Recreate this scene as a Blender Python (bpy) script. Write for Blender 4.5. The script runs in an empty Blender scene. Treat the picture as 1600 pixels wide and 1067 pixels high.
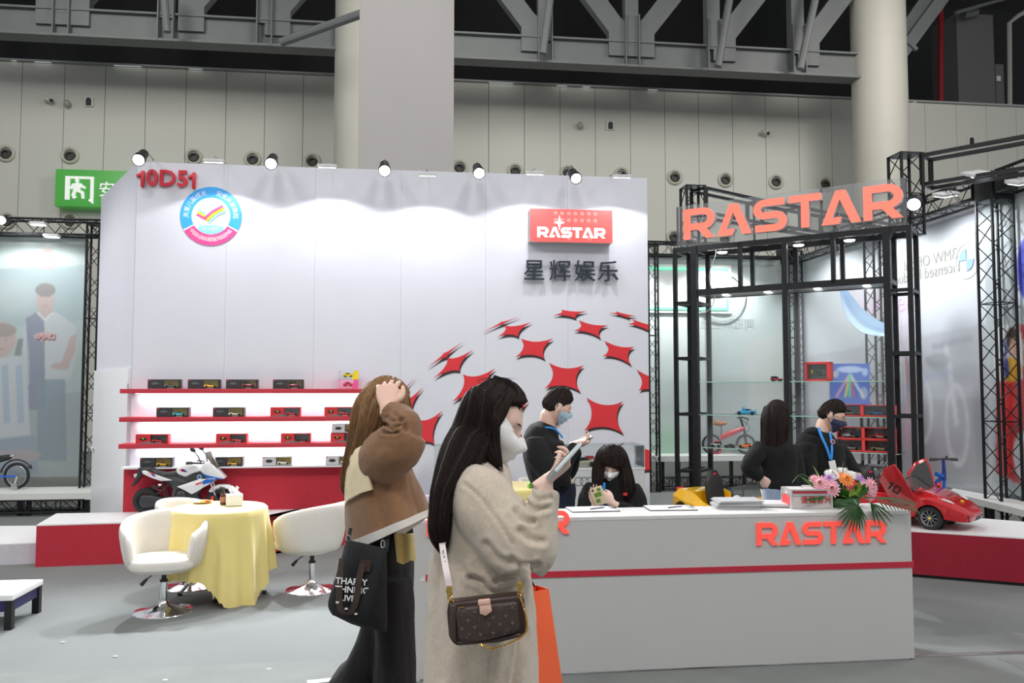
import bpy, bmesh, math, random
import numpy as np
from mathutils import Vector, Matrix, noise
random.seed(7)
R = math.radians
SC = bpy.context.scene
COL = SC.collection
# ---------------------------------------------------------------- camera
FPX, YAW, TILT, CAMZ = 1300.0, R(7.1), math.atan(74/1300), 1.7
cam = bpy.data.objects.new('camera', bpy.data.cameras.new('camera'))
cam.data.lens = 36*FPX/1600; cam.data.sensor_width = 36; cam.data.clip_end = 200
cam.location = (0, 0, CAMZ); cam.rotation_euler = (R(90)+TILT, 0, -YAW)
COL.objects.link(cam); SC.camera = cam
# ---------------------------------------------------------------- light
SC.view_settings.view_transform = 'Standard'; SC.view_settings.look = 'None'
SC.view_settings.gamma = 1; SC.view_settings.use_curve_mapping = False
SC.view_settings.exposure = 0.0
w = bpy.data.worlds.new('hall_air'); SC.world = w; w.use_nodes = True
w.node_tree.nodes['Background'].inputs[0].default_value = (0.93, 0.96, 1.0, 1)
w.node_tree.nodes['Background'].inputs[1].default_value = 0.44
def lamp(name, kind, loc, target, energy, color=(1,1,1), **k):
    d = bpy.data.lights.new(name, kind); d.energy = energy; d.color = color
    for a, v in k.items(): setattr(d, a, v)
    o = bpy.data.objects.new(name, d); o.location = loc
    o.rotation_euler = (Vector(target)-Vector(loc)).to_track_quat('-Z', 'Y').to_euler()
    COL.objects.link(o); return o
# the hall's high-bay lamps, outside the frame above and behind the camera
for x, y in ((-9, -2), (-2, -4), (5, -3), (12, 1), (-11, 6), (12, 9)):
    lamp('high_bay_light', 'AREA', (x, y, 11.5), (x*.9, y+(3.5 if y < 0 else 1), 0), 430, (1, .98, .95), shape='DISK', size=2.2)
lamp('high_bay_light', 'AREA', (-1, 8, 11.5), (-1, 9, 0), 140, (1, .98, .95), shape='DISK', size=2.5)
lamp('high_bay_light', 'AREA', (-8, 14, 11.6), (-8, 24, 5.5), 330, (1, .98, .92), shape='DISK', size=3)
lamp('high_bay_light', 'AREA', (2, 14.5, 11.6), (2, 24, 5.5), 330, (1, .98, .92), shape='DISK', size=3)
lamp('high_bay_light', 'AREA', (12, 15, 11.6), (13, 24, 5.5), 330, (1, .96, .9), shape='DISK', size=3)
# ---------------------------------------------------------------- pixel to place
def ray(px, py):
    u, v = (px-800)/FPX, (533.5-py)/FPX
    c, s = math.cos(TILT)-v*math.sin(TILT), math.sin(TILT)+v*math.cos(TILT)
    f, r = Vector((math.sin(YAW), math.cos(YAW), 0)), Vector((math.cos(YAW), -math.sin(YAW), 0))
    return f*c + r*u + Vector((0, 0, s)), c
CAM = Vector((0, 0, CAMZ))
def P(px, py, D): d, c = ray(px, py); return CAM + d*(D/c)
def PY(px, py, Y): d, c = ray(px, py); return CAM + d*(Y/d.y)
def PX(px, py, X): d, c = ray(px, py); return CAM + d*(X/d.x)
def PZ(px, py, Z): d, c = ray(px, py); return CAM + d*((Z-CAMZ)/d.z)
# ---------------------------------------------------------------- materials
MATS = {}
def mat(name, col, rough=.5, metal=0, emit=0, noise_amt=.04, noise_scale=30, bump=0, bump_scale=200, alpha=1, trans=0, coat=0, ior=1.45, sheen=0, stretch=None, detail=4):
    if name in MATS: return MATS[name]
    m = bpy.data.materials.new(name); m.use_nodes = True; MATS[name] = m
    nt = m.node_tree; b = nt.nodes['Principled BSDF']
    c = tuple(col)+(1,)
    b.inputs['Base Color'].default_value = c
    b.inputs['Roughness'].default_value = rough; b.inputs['Metallic'].default_value = metal
    b.inputs['IOR'].default_value = ior
    b.inputs['Transmission Weight'].default_value = trans; b.inputs['Alpha'].default_value = alpha
    b.inputs['Coat Weight'].default_value = coat; b.inputs['Sheen Weight'].default_value = sheen
    if emit:
        b.inputs['Emission Color'].default_value = c; b.inputs['Emission Strength'].default_value = emit
    if noise_amt or bump:
        tc = nt.nodes.new('ShaderNodeTexCoord'); src = tc.outputs['Object']
        if stretch:
            mp = nt.nodes.new('ShaderNodeMapping'); mp.inputs['Scale'].default_value = stretch
            nt.links.new(src, mp.inputs[0]); src = mp.outputs[0]
    if noise_amt:
        n = nt.nodes.new('ShaderNodeTexNoise'); n.inputs['Scale'].default_value = noise_scale; n.inputs['Detail'].default_value = detail
        nt.links.new(src, n.inputs['Vector'])
        mx = nt.nodes.new('ShaderNodeMix'); mx.data_type = 'RGBA'
        mx.inputs[6].default_value = tuple(max(0, v*(1-noise_amt*2)) for v in col)+(1,)
        mx.inputs[7].default_value = tuple(min(1, v*(1+noise_amt*2)) for v in col)+(1,)
        nt.links.new(n.outputs[0], mx.inputs[0]); nt.links.new(mx.outputs[2], b.inputs['Base Color'])
    if bump:
        n2 = nt.nodes.new('ShaderNodeTexNoise'); n2.inputs['Scale'].default_value = bump_scale; n2.inputs['Detail'].default_value = 3
        nt.links.new(src, n2.inputs['Vector'])
        bp = nt.nodes.new('ShaderNodeBump'); bp.inputs['Strength'].default_value = bump; bp.inputs['Distance'].default_value = .01
        nt.links.new(n2.outputs[0], bp.inputs['Height']); nt.links.new(bp.outputs[0], b.inputs['Normal'])
    return m
def clear_mat(name, tint=(.9, .96, .95), gloss=.12, rough=.03, haze=0, hazecol=(.8, .82, .84)):
    """thin clear sheet: mostly see-through, a little mirror, optional milky film"""
    if name in MATS: return MATS[name]
    m = bpy.data.materials.new(name); m.use_nodes = True; MATS[name] = m
    nt = m.node_tree; nt.nodes.clear()
    o = nt.nodes.new('ShaderNodeOutputMaterial'); t = nt.nodes.new('ShaderNodeBsdfTransparent'); g = nt.nodes.new('ShaderNodeBsdfGlossy')
    t.inputs[0].default_value = tuple(tint)+(1,); g.inputs['Roughness'].default_value = rough
    fr = nt.nodes.new('ShaderNodeFresnel'); fr.inputs[0].default_value = 1.45
    ma = nt.nodes.new('ShaderNodeMath'); ma.operation = 'ADD'; ma.inputs[1].default_value = gloss; nt.links.new(fr.outputs[0], ma.inputs[0])
    mx = nt.nodes.new('ShaderNodeMixShader'); nt.links.new(ma.outputs[0], mx.inputs[0]); nt.links.new(t.outputs[0], mx.inputs[1]); nt.links.new(g.outputs[0], mx.inputs[2])
    out = mx.outputs[0]
    if haze:
        d = nt.nodes.new('ShaderNodeBsdfDiffuse'); d.inputs[0].default_value = tuple(hazecol)+(1,)
        m2 = nt.nodes.new('ShaderNodeMixShader'); m2.inputs[0].default_value = haze
        nt.links.new(out, m2.inputs[1]); nt.links.new(d.outputs[0], m2.inputs[2]); out = m2.outputs[0]
    nt.links.new(out, o.inputs[0]); return m
def print_mat(name, rough=.6, emit=0, trans=0):
    """flat print: colour from the mesh's colour attribute"""
    if name in MATS: return MATS[name]
    m = bpy.data.materials.new(name); m.use_nodes = True; MATS[name] = m
    nt = m.node_tree; b = nt.nodes['Principled BSDF']; a = nt.nodes.new('ShaderNodeVertexColor'); a.layer_name = 'Col'
    nt.links.new(a.outputs[0], b.inputs['Base Color']); b.inputs['Roughness'].default_value = rough
    if emit:
        nt.links.new(a.outputs[0], b.inputs['Emission Color']); b.inputs['Emission Strength'].default_value = emit
    return m
# ---------------------------------------------------------------- objects
def wm(o):
    m = Matrix.LocRotScale(o.location, o.rotation_euler, o.scale)
    return wm(o.parent) @ o.matrix_parent_inverse @ m if o.parent else m
def tag(o, label=None, cat=None, group=None, kind=None):
    if label: o['label'] = label
    if cat: o['category'] = cat
    if group: o['group'] = group
    if kind: o['kind'] = kind
    return o
def thing(name, label, cat, loc=(0, 0, 0), rz=0, group=None, rot=None, s=1):
    o = bpy.data.objects.new(name, None); o.empty_display_size = .1
    o.location = loc; o.rotation_euler = rot if rot is not None else (0, 0, rz); o.scale = (s, s, s)
    COL.objects.link(o); return tag(o, label, cat, group)
LAST = []
def link(name, me, parent=None, world=False):
    o = bpy.data.objects.new(name, me); COL.objects.link(o); LAST[:] = [o]
    if parent:
        o.parent = parent
        if world: o.matrix_parent_inverse = wm(parent).inverted()
    return o
def copy_tree(o, parent=None):
    c = o.copy(); COL.objects.link(c)
    if parent: c.parent = parent
    for ch in list(o.children): copy_tree(ch, c)
    return c
def frame(x, z):
    x = Vector(x).normalized(); z = Vector(z); y = z.cross(x).normalized(); z = x.cross(y)
    return Matrix((x, y, z)).transposed()
def cr(pts, n):
    """Catmull-Rom through equal-length tuples"""
    pts = [tuple(p) for p in pts]
    if len(pts) < 3: n = max(n, 1)
    out = []
    for i in range(len(pts)-1):
        p0, p1, p2, p3 = pts[max(i-1, 0)], pts[i], pts[i+1], pts[min(i+2, len(pts)-1)]
        for k in range(n):
            t = k/n
            out.append(tuple(.5*(2*b+(c-a)*t+(2*a-5*b+4*c-d)*t*t+(3*b-a-3*c+d)*t**3) for a, b, c, d in zip(p0, p1, p2, p3)))
    out.append(pts[-1]); return out
class B:
    """collects shapes, then links them as ONE mesh object"""
    def __init__(s): s.v = []; s.f = []; s.mi = []; s.T = Matrix.Identity(4); s.cur = 0
    def at(s, loc=(0, 0, 0), rot=(0, 0, 0), sc=(1, 1, 1)):
        from mathutils import Euler
        s.T = Matrix.LocRotScale(Vector(loc), Euler(rot), Vector(sc)); return s
    def add(s, vs, fs):
        n = len(s.v); s.v += [s.T @ Vector(p) for p in vs]; s.f += [tuple(i+n for i in f) for f in fs]; s.mi += [s.cur]*len(fs); return s
    def m(s, i): s.cur = i; return s
    def box(s, c, d, bev=0, rot=None):
        x, y, z = d[0]/2, d[1]/2, d[2]/2; c = Vector(c)
        if bev:
            b = min(bev, x*.98, y*.98, z*.98); vs = []; idx = {}
            bm = bmesh.new(); bmesh.ops.create_cube(bm, size=1)
            for q in bm.verts: q.co = Vector((q.co.x*2*x, q.co.y*2*y, q.co.z*2*z))
            bmesh.ops.bevel(bm, geom=bm.edges[:], offset=b, segments=2, affect='EDGES', profile=.6)
            bm.verts.index_update()
            vs = [q.co.copy() for q in bm.verts]; fs = [tuple(q.index for q in f.verts) for f in bm.faces]; bm.free()
        else:
            vs = [Vector((i*x, j*y, k*z)) for i in (-1, 1) for j in (-1, 1) for k in (-1, 1)]
            fs = [(0, 1, 3, 2), (4, 6, 7, 5), (0, 4, 5, 1), (2, 3, 7, 6), (0, 2, 6, 4), (1, 5, 7, 3)]
        if rot is not None:
            from mathutils import Euler
            r = Euler(rot).to_matrix() if not isinstance(rot, Matrix) else rot; vs = [r @ q for q in vs]
        return s.add([c+q for q in vs], fs)
    def bar(s, a, b, w, h=None, up=(0, 0, 1), bev=0):
        a, b = Vector(a), Vector(b); h = h or w; d = b-a
        if abs(d.normalized().dot(Vector(up).normalized())) > .98: up = (1, 0, 0)
        return s.box((a+b)/2, (d.length, w, h), bev, frame(d, up))
    def tube(s, pts, r, n=10, caps=True, sub=1, closed=False):
        pts = [Vector(p) for p in pts]
        rs = list(r) if hasattr(r, '__len__') else [r]*len(pts)
        if sub > 1:
            q = cr([(*p, k) for p, k in zip(pts, rs)], sub); pts = [Vector(p[:3]) for p in q]; rs = [p[3] for p in q]
        vs = []; fs = []; u = None; L = len(pts)
        for i, p in enumerate(pts):
            if closed: t = pts[(i+1) % L]-pts[i-1]
            else: t = pts[min(i+1, L-1)]-pts[max(i-1, 0)]
            t = t.normalized()
            if u is None:
                u = t.orthogonal().normalized()
            else:
                u = (u-t*u.dot(t)); u = u.normalized() if u.length > 1e-6 else t.orthogonal().normalized()
            w = t.cross(u)
            for k in range(n):
                a = 2*math.pi*k/n; vs.append(p+(u*math.cos(a)+w*math.sin(a))*rs[i])
        for i in range(L if closed else L-1):
            j = (i+1) % L
            for k in range(n): fs.append((i*n+k, i*n+(k+1) % n, j*n+(k+1) % n, j*n+k))
        if caps and not closed: fs += [tuple(range(n-1, -1, -1)), tuple((L-1)*n+k for k in range(n))]
        return s.add(vs, fs)
    def cyl(s, a, b, r, r2=None, n=20): return s.tube([a, b], [r, r if r2 is None else r2], n)
    def lathe(s, prof, c=(0, 0, 0), axis=(0, 0, 1), n=28, arc=2*math.pi):
        z = Vector(axis).normalized(); x = z.orthogonal().normalized() if abs(z.z) < .99 else Vector((1, 0, 0)); y = z.cross(x); c = Vector(c)
        vs = []; fs = []; m = len(prof)
        for k in range(n):
            a = arc*k/n; d = x*math.cos(a)+y*math.sin(a)
            vs += [c+d*max(r, 1e-4)+z*h for r, h in prof]
        for k in range(n):
            j = (k+1) % n
            for i in range(m-1): fs.append((k*m+i, j*m+i, j*m+i+1, k*m+i+1))
        return s.add(vs, fs)
    def ell(s, c, r, nu=20, nv=12, rot=None):
        c = Vector(c); vs = []; fs = []
        from mathutils import Euler
        M = Euler(rot).to_matrix() if rot is not None and not isinstance(rot, Matrix) else rot
        r = r if hasattr(r, '__len__') else (r, r, r)
        for i in range(nv+1):
            t = math.pi*i/nv
            for k in range(nu):
                a = 2*math.pi*k/nu; q = Vector((r[0]*math.sin(t)*math.cos(a), r[1]*math.sin(t)*math.sin(a), r[2]*math.cos(t)))
                vs.append(c+(M @ q if M else q))
        for i in range(nv):
            for k in range(nu): fs.append((i*nu+k, (i+1)*nu+k, (i+1)*nu+(k+1) % nu, i*nu+(k+1) % nu))
        return s.add(vs, fs)
    def prism(s, poly, a, b, mapf=None):
        """poly 2-D (x,z) extruded along y from a to b; mapf(x,y,z)->point. Polygons may be concave."""
        n = len(poly); mapf = mapf or (lambda x, y, z: (x, y, z))
        ar = sum(poly[i][0]*poly[(i+1) % n][1]-poly[(i+1) % n][0]*poly[i][1] for i in range(n))
        if ar < 0: poly = poly[::-1]
        vs = [mapf(x, a, z) for x, z in poly]+[mapf(x, b, z) for x, z in poly]
        from mathutils.geometry import tessellate_polygon
        tri = tessellate_polygon([[Vector((x, z, 0)) for x, z in poly]])
        fs = []
        for t in tri:
            p = [poly[i] for i in t]; cr_ = (p[1][0]-p[0][0])*(p[2][1]-p[0][1])-(p[2][0]-p[0][0])*(p[1][1]-p[0][1])
            t = t if cr_ > 0 else t[::-1]
            fs.append(tuple(t)); fs.append(tuple(i+n for i in t[::-1]))
        fs += [(i, i+n, (i+1) % n+n, (i+1) % n) for i in range(n)]
        return s.add(vs, fs)
    def loft(s, rings, caps=True, closed=True):
        n = len(rings[0]); vs = [Vector(p) for r in rings for p in r]; fs = []
        for i in range(len(rings)-1):
            for k in range(n if closed else n-1): fs.append((i*n+k, i*n+(k+1) % n, (i+1)*n+(k+1) % n, (i+1)*n+k))
        if caps and closed: fs += [tuple(range(n-1, -1, -1)), tuple((len(rings)-1)*n+k for k in range(n))]
        return s.add(vs, fs)
    def sec(s, secs, n=22, sub=4, side=(1, 0, 0), pw=2.0, caps=True):
        """body-like loft: secs = [(centre, a, b)], a along `side`, b across; smooth between"""
        q = cr([(*c, a, b) for c, a, b in secs], sub)
        pts = [Vector(p[:3]) for p in q]; rings = []; sd = Vector(side).normalized()
        for i, p in enumerate(pts):
            t = (pts[min(i+1, len(pts)-1)]-pts[max(i-1, 0)]).normalized()
            x = sd-t*sd.dot(t)
            x = x.normalized() if x.length > .05 else t.orthogonal().normalized(); y = t.cross(x)
            ring = []
            for k in range(n):
                a = 2*math.pi*k/n; ca, sa = math.cos(a), math.sin(a); e = 2/pw
                ring.append(p+x*q[i][3]*math.copysign(abs(ca)**e, ca)+y*q[i][4]*math.copysign(abs(sa)**e, sa))
            rings.append(ring)
        return s.loft(rings, caps)
    def grid(s, fn, nu, nv, closed_u=False):
        vs = [fn(i/(nu if closed_u else nu-1), j/(nv-1)) for j in range(nv) for i in range(nu)]; fs = []
        for j in range(nv-1):
            for i in range(nu if closed_u else nu-1): fs.append((j*nu+i, j*nu+(i+1) % nu, (j+1)*nu+(i+1) % nu, (j+1)*nu+i))
        return s.add(vs, fs)
    def mesh(s, mats, smooth=35):
        me = bpy.data.meshes.new('mesh'); me.from_pydata([tuple(p) for p in s.v], [], s.f)
        for m in (mats if isinstance(mats, (list, tuple)) else [mats]): me.materials.append(m)
        if isinstance(mats, (list, tuple)) and len(mats) > 1: me.polygons.foreach_set('material_index', s.mi)
        me.validate(); me.update()
        if smooth:
            me.polygons.foreach_set('use_smooth', [True]*len(me.polygons)); me.set_sharp_from_angle(angle=R(smooth))
        return me
    def build(s, name, mats, parent=None, world=False, smooth=35, solid=0, remesh=0, relax=0, fold=None, sub=0, bev=0):
        o = link(name, s.mesh(mats, smooth), parent, world)
        if solid: md = o.modifiers.new('m', 'SOLIDIFY'); md.thickness = solid; md.offset = 0
        if remesh: md = o.modifiers.new('m', 'REMESH'); md.mode = 'VOXEL'; md.voxel_size = remesh; md.use_smooth_shade = True
        if relax: md = o.modifiers.new('m', 'SMOOTH'); md.iterations = relax; md.factor = .5
        if sub: md = o.modifiers.new('m', 'SUBSURF'); md.levels = md.render_levels = sub
        if bev: md = o.modifiers.new('m', 'BEVEL'); md.width = bev; md.segments = 2; md.limit_method = 'ANGLE'
        if o.modifiers:
            dg = bpy.context.evaluated_depsgraph_get(); me = bpy.data.meshes.new_from_object(o.evaluated_get(dg)); o.modifiers.clear(); o.data = me
            me.polygons.foreach_set('use_smooth', [True]*len(me.polygons))
            if not remesh: me.set_sharp_from_angle(angle=R(smooth or 35))
            else:
                ls = mats if isinstance(mats, (list, tuple)) else [mats]
                me.materials.clear(); [me.materials.append(m) for m in ls]
        if fold: fold_mesh(o.data, *fold)
        return o
def fold_mesh(me, amp, scale, stretch=(1, 1, 1), seed=0):
    n = len(me.vertices); co = np.empty(n*3); me.vertices.foreach_get('co', co); co = co.reshape(-1, 3)
    no = np.empty(n*3); me.vertices.foreach_get('normal', no); no = no.reshape(-1, 3)
    d = np.array([noise.fractal(Vector((c[0]*scale*stretch[0]+seed, c[1]*scale*stretch[1], c[2]*scale*stretch[2])), 1, 2, 3) for c in co])
    me.vertices.foreach_set('co', (co+no*(d*amp)[:, None]).ravel()); me.update()
def txt(body, size, depth=.002, bold=0, align='CENTER', spacing=1, mirror=False):
    """flat lettering as mesh: x right, z up, faces -y"""
    c = bpy.data.curves.new('t', 'FONT'); c.body = body; c.size = size; c.extrude = depth/2; c.offset = bold; c.align_x = align; c.align_y = 'CENTER'; c.space_character = spacing
    c.resolution_u = 3
    o = bpy.data.objects.new('t', c); COL.objects.link(o); dg = bpy.context.evaluated_depsgraph_get(); dg.update()
    me = bpy.data.meshes.new_from_object(o.evaluated_get(dg)); bpy.data.objects.remove(o)
    k = -1 if mirror else 1
    for v in me.vertices: v.co = Vector((v.co.x*k, -v.co.z, v.co.y))
    if mirror: me.flip_normals()
    me.update(); return me
def put_txt(name, body, size, m, parent, loc, rz=0, rot=None, **k):
    me = txt(body, size, **k); me.materials.append(m); o = link(name, me, parent); o.location = loc
    o.rotation_euler = rot if rot is not None else (0, 0, rz); return o
def stroke(pts, w):
    pts = [Vector(p) for p in pts]; L = []; Rr = []
    for i, p in enumerate(pts):
        d0 = (p-pts[i-1]).normalized() if i else None; d1 = (pts[i+1]-p).normalized() if i < len(pts)-1 else None
        d = ((d0 or d1)+(d1 or d0)).normalized(); n = Vector((-d.y, d.x)); k = w/2/max(.35, n.dot(Vector((-(d1 or d0).y, (d1 or d0).x))))
        L.append(p+n*k); Rr.append(p-n*k)
    return [tuple(p) for p in L+Rr[::-1]]
def arc(cx, cy, r, a0, a1, n=8, ry=None): return [(cx+r*math.cos(R(a0+(a1-a0)*i/n)), cy+(ry or r)*math.sin(R(a0+(a1-a0)*i/n))) for i in range(n+1)]
def glyph(ch, w=.21):
    """wide squared capitals, height 1; returns polygons and advance"""
    h = w/2
    if ch == 'R': return [stroke([(h, 0), (h, 1)], w), stroke([(h, 1-h)]+arc(.68, .68, .22, 90, -90, 10)[0:0]+[(.62, 1-h)]+arc(.6, 1-h-.245, .245, 75, -90, 9)+[(h, 1-.49-h)], w), [(.33, .45), (.6, .45), (.95, 0), (.68, 0)]], .98
    if ch == 'A': return [[(0, 0), (.37, 1), (.57, 1), (.27, .2), (.52, .2), (.44, 0)], [(.40, .93), (.37, 1), (.62, 1), (1.0, 0), (.75, 0)]], 1.02
    if ch == 'S': return [stroke([(.86, 1-h)]+arc(.3, 1-h-.2, .2, 90, 270, 9)+[(.32, .5-.005)]+arc(.62, h+.195, .2, 90, -90, 9)[0:]+[(.04, h)], w)], .94
    if ch == 'T': return [stroke([(0, 1-h), (.86, 1-h)], w), stroke([(.43, 1-h), (.43, 0)], w)], .82
def logo_word(b, mapf, y0, y1, word='RASTAR', gap=.04, w=.21):
    x = 0
    for ch in word:
        ps, adv = glyph(ch, w)
        for i, p in enumerate(ps): b.prism([(x+q[0], q[1]) for q in p], y0-.0006*i, y1, mapf)
        x += adv+gap
    return x-gap
WORDLEN = sum(glyph(c)[1]+.04 for c in 'RASTAR')-.04
# ---- raster prints on a fine grid
class Canvas:
    def __init__(s, w, h, nx, ny, bg):
        s.w, s.h, s.nx, s.ny = w, h, nx, ny; s.X, s.Y = np.meshgrid(np.linspace(0, w, nx), np.linspace(0, h, ny)); s.c = np.ones((ny, nx, 3))*np.array(bg)
    def mix(s, m, col, a=1): m = (m*a)[..., None]; s.c = s.c*(1-m)+np.array(col)*m; return s
    def ell(s, cx, cy, rx, ry, col, a=1, soft=0, rot=0):
        x, y = s.X-cx, s.Y-cy; c, q = math.cos(rot), math.sin(rot); x, y = x*c+y*q, -x*q+y*c
        d = np.sqrt((x/rx)**2+(y/ry)**2); m = np.clip((1-d)*min(rx, ry)/max(soft, s.w/s.nx*.7)+.5, 0, 1); return s.mix(m, col, a)
    def poly(s, pts, col, a=1):
        m = np.zeros(s.X.shape, bool); n = len(pts)
        for i in range(n):
            (x0, y0), (x1, y1) = pts[i], pts[(i+1) % n]
            if y0 == y1: continue
            cnd = ((y0 > s.Y) != (y1 > s.Y)) & (s.X < (x1-x0)*(s.Y-y0)/(y1-y0)+x0); m ^= cnd
        return s.mix(m.astype(float), col, a)
    def line(s, pts, w, col, a=1): return s.poly(stroke(pts, w), col, a)
    def ring(s, cx, cy, r, w, col, a=1):
        d = np.abs(np.hypot(s.X-cx, s.Y-cy)-r); return s.mix(np.clip((w/2-d)/(s.w/s.nx)+.5, 0, 1), col, a)
    def fade(s, a, col=(.64, .67, .67)): s.c = s.c*(1-a)+np.array(col)*a; return s
    def blur(s, n):
        for _ in range(n):
            p = np.pad(s.c, ((1, 1), (1, 1), (0, 0)), 'edge'); s.c = (p[:-2, 1:-1]+p[2:, 1:-1]+p[1:-1, :-2]+p[1:-1, 2:]+2*s.c)/6
        return s
    def build(s, name, m, parent, mapf, world=True):
        vs = [tuple(mapf(x, y)) for x, y in zip(s.X.ravel(), s.Y.ravel())]
        i = np.arange(s.nx*s.ny).reshape(s.ny, s.nx); fs = np.stack([i[:-1, :-1], i[:-1, 1:], i[1:, 1:], i[1:, :-1]], -1).reshape(-1, 4)
        me = bpy.data.meshes.new(name); me.from_pydata(vs, [], fs.tolist()); me.materials.append(m)
        ca = me.color_attributes.new('Col', 'FLOAT_COLOR', 'POINT'); ca.data.foreach_set('color', np.concatenate([np.clip(s.c, 0, 1)**2.2, np.ones(s.c.shape[:2]+(1,))], -1).ravel())
        return link(name, me, parent, world)
# ---------------------------------------------------------------- palette
WHITE = mat('white_board', (.80, .81, .85), .55, noise_amt=.008)
WALLW = mat('white_display_board', (.70, .71, .78), .5, noise_amt=.01, noise_scale=2)
REDB = mat('red_board', (.52, .035, .055), .6, noise_amt=.05, noise_scale=60)
REDF = mat('red_felt', (.50, .03, .05), .9, noise_amt=.1, noise_scale=80, bump=.2)
REDP = mat('red_print', (.72, .035, .045), .5, noise_amt=.02)
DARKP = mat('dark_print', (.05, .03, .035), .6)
BLACKM = mat('black_steel', (.018, .019, .021), .42, .3, noise_amt=.1)
BLACKP = mat('black_plastic', (.025, .026, .028), .45, noise_amt=.1)
TYRE = mat('tyre_rubber', (.022, .022, .023), .8, noise_amt=.15)
CHROME = mat('chrome', (.82, .83, .85), .12, 1, noise_amt=.03)
STEEL = mat('brushed_steel', (.55, .56, .58), .3, 1, noise_amt=.05)
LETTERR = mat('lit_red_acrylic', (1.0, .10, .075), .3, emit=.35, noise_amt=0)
SIGNR = mat('backlit_sign_face', (1.0, .16, .11), .35, emit=1.0, noise_amt=0)
SKIN = mat('skin', (.72, .47, .37), .5, noise_amt=.04, noise_scale=40)
SKINL = mat('pale_skin', (.80, .56, .47), .5, noise_amt=.04, noise_scale=40)
PAPER = mat('white_paper', (.82, .82, .82), .7, noise_amt=.01)
MASKW = mat('white_mask_fabric', (.84, .84, .83), .85, noise_amt=.03, noise_scale=150)
GLASS = clear_mat('clear_glass', (.93, .97, .96), .03, .02)
GLASSF = clear_mat('clear_film', (.95, .97, .97), .04, .12, .10)
CREAM = mat('cream_leather', (.74, .70, .64), .42, noise_amt=.02, bump=.08, bump_scale=90)
# ================================================================ THE HALL
HY = 24.0
floor = B().box((0, 12, -.05), (60, 60, .1)).build('floor', mat('grey_carpet', (.165, .176, .173), .95, noise_amt=.07, noise_scale=1.2, bump=.25, bump_scale=400), smooth=0)
tag(floor, kind='structure')
# carpet seams and the darker aisle strip in front
aisle_m = mat('aisle_carpet', (.175, .185, .18), .9, noise_amt=.1, noise_scale=3, bump=.2, bump_scale=300)
a0, a1 = PZ(0, 1041, 0), PZ(560, 1043, 0)
o = B().box((-2, (a0.y+a1.y)/2-2.0, .002), (14, 4.0, .004)).build('floor_strip', aisle_m, floor, smooth=0)
o = B().box((6.9, 4.93-1.0, .003), (6.4, 2.0, .006)).build('floor_strip', mat('aisle_concrete', (.17, .175, .175), .45, noise_amt=.25, noise_scale=6), floor, smooth=0)
B().bar(PZ(1200, 1031, .006), PZ(1640, 1018, .006), .05, .004).build('floor_edge_strip', STEEL, floor)
# metal edge strip under the walkers
B().bar(PZ(480, 1066, .006), PZ(660, 1048, .006), .06, .004).build('floor_edge_strip', STEEL, floor)
scuff = B()
for px, py in ((180, 1025), (420, 1045), (98, 1003), (258, 1062)): scuff.box(PZ(px, py, .006), (.025, .012, .003))
scuff.build('floor_scrap', PAPER, floor)
# rear wall of the hall, in tall panels
PANEL = mat('hall_wall_panel', (.57, .57, .52), .7, noise_amt=.02, noise_scale=40, bump=.05, bump_scale=60)
zt = (PY(0, 93, HY).z+PY(1335, 160, HY).z)/2
wall = B().box((3, HY+.2, zt/2-.1), (50, .3, zt-.25)).build('wall_back', mat('wall_joint', (.16, .16, .15), .8), smooth=0)
tag(wall, kind='structure')
joints = [-98, -34, 30, 97, 161, 225, 288, 351, 412, 472, 531, 590, 649, 706, 763, 819, 875, 930, 985, 1039, 1092, 1145, 1197, 1249, 1300, 1350, 1399, 1447, 1496, 1543, 1590, 1637, 1684, 1730]
xs = [PY(j, 300, HY).x for j in joints]
for a, b in zip(xs, xs[1:]):
    for z0, z1 in ((0, 3.9), (3.915, zt)):
        B().box(((a+b)/2, HY, (z0+z1)/2), (b-a-.014, .1, z1-z0), 0).build('panel', PANEL, wall, smooth=0)
cap = B().box((3, HY+.1, zt+.03), (50, .5, .05)).build('coping', mat('coping_grey', (.35, .36, .36), .6), wall, smooth=0)
lit = mat('light_slot', (.8, .85, .85), .5, emit=.6)
for p0, p1, y in ((18, 26, 93), (54, 80, 95), (178, 221, 101), (295, 316, 106), (764, 802, 130), (870, 886, 135), (910, 922, 137), (1012, 1027, 143), (1427, 1432, 165)):
    q0, q1 = PY(p0, y, HY-.1), PY(p1, y, HY-.1)
    B().box(((q0.x+q1.x)/2, HY-.1, zt+.03), (q1.x-q0.x, .06, .05)).build('light_slot', lit, wall)
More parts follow.
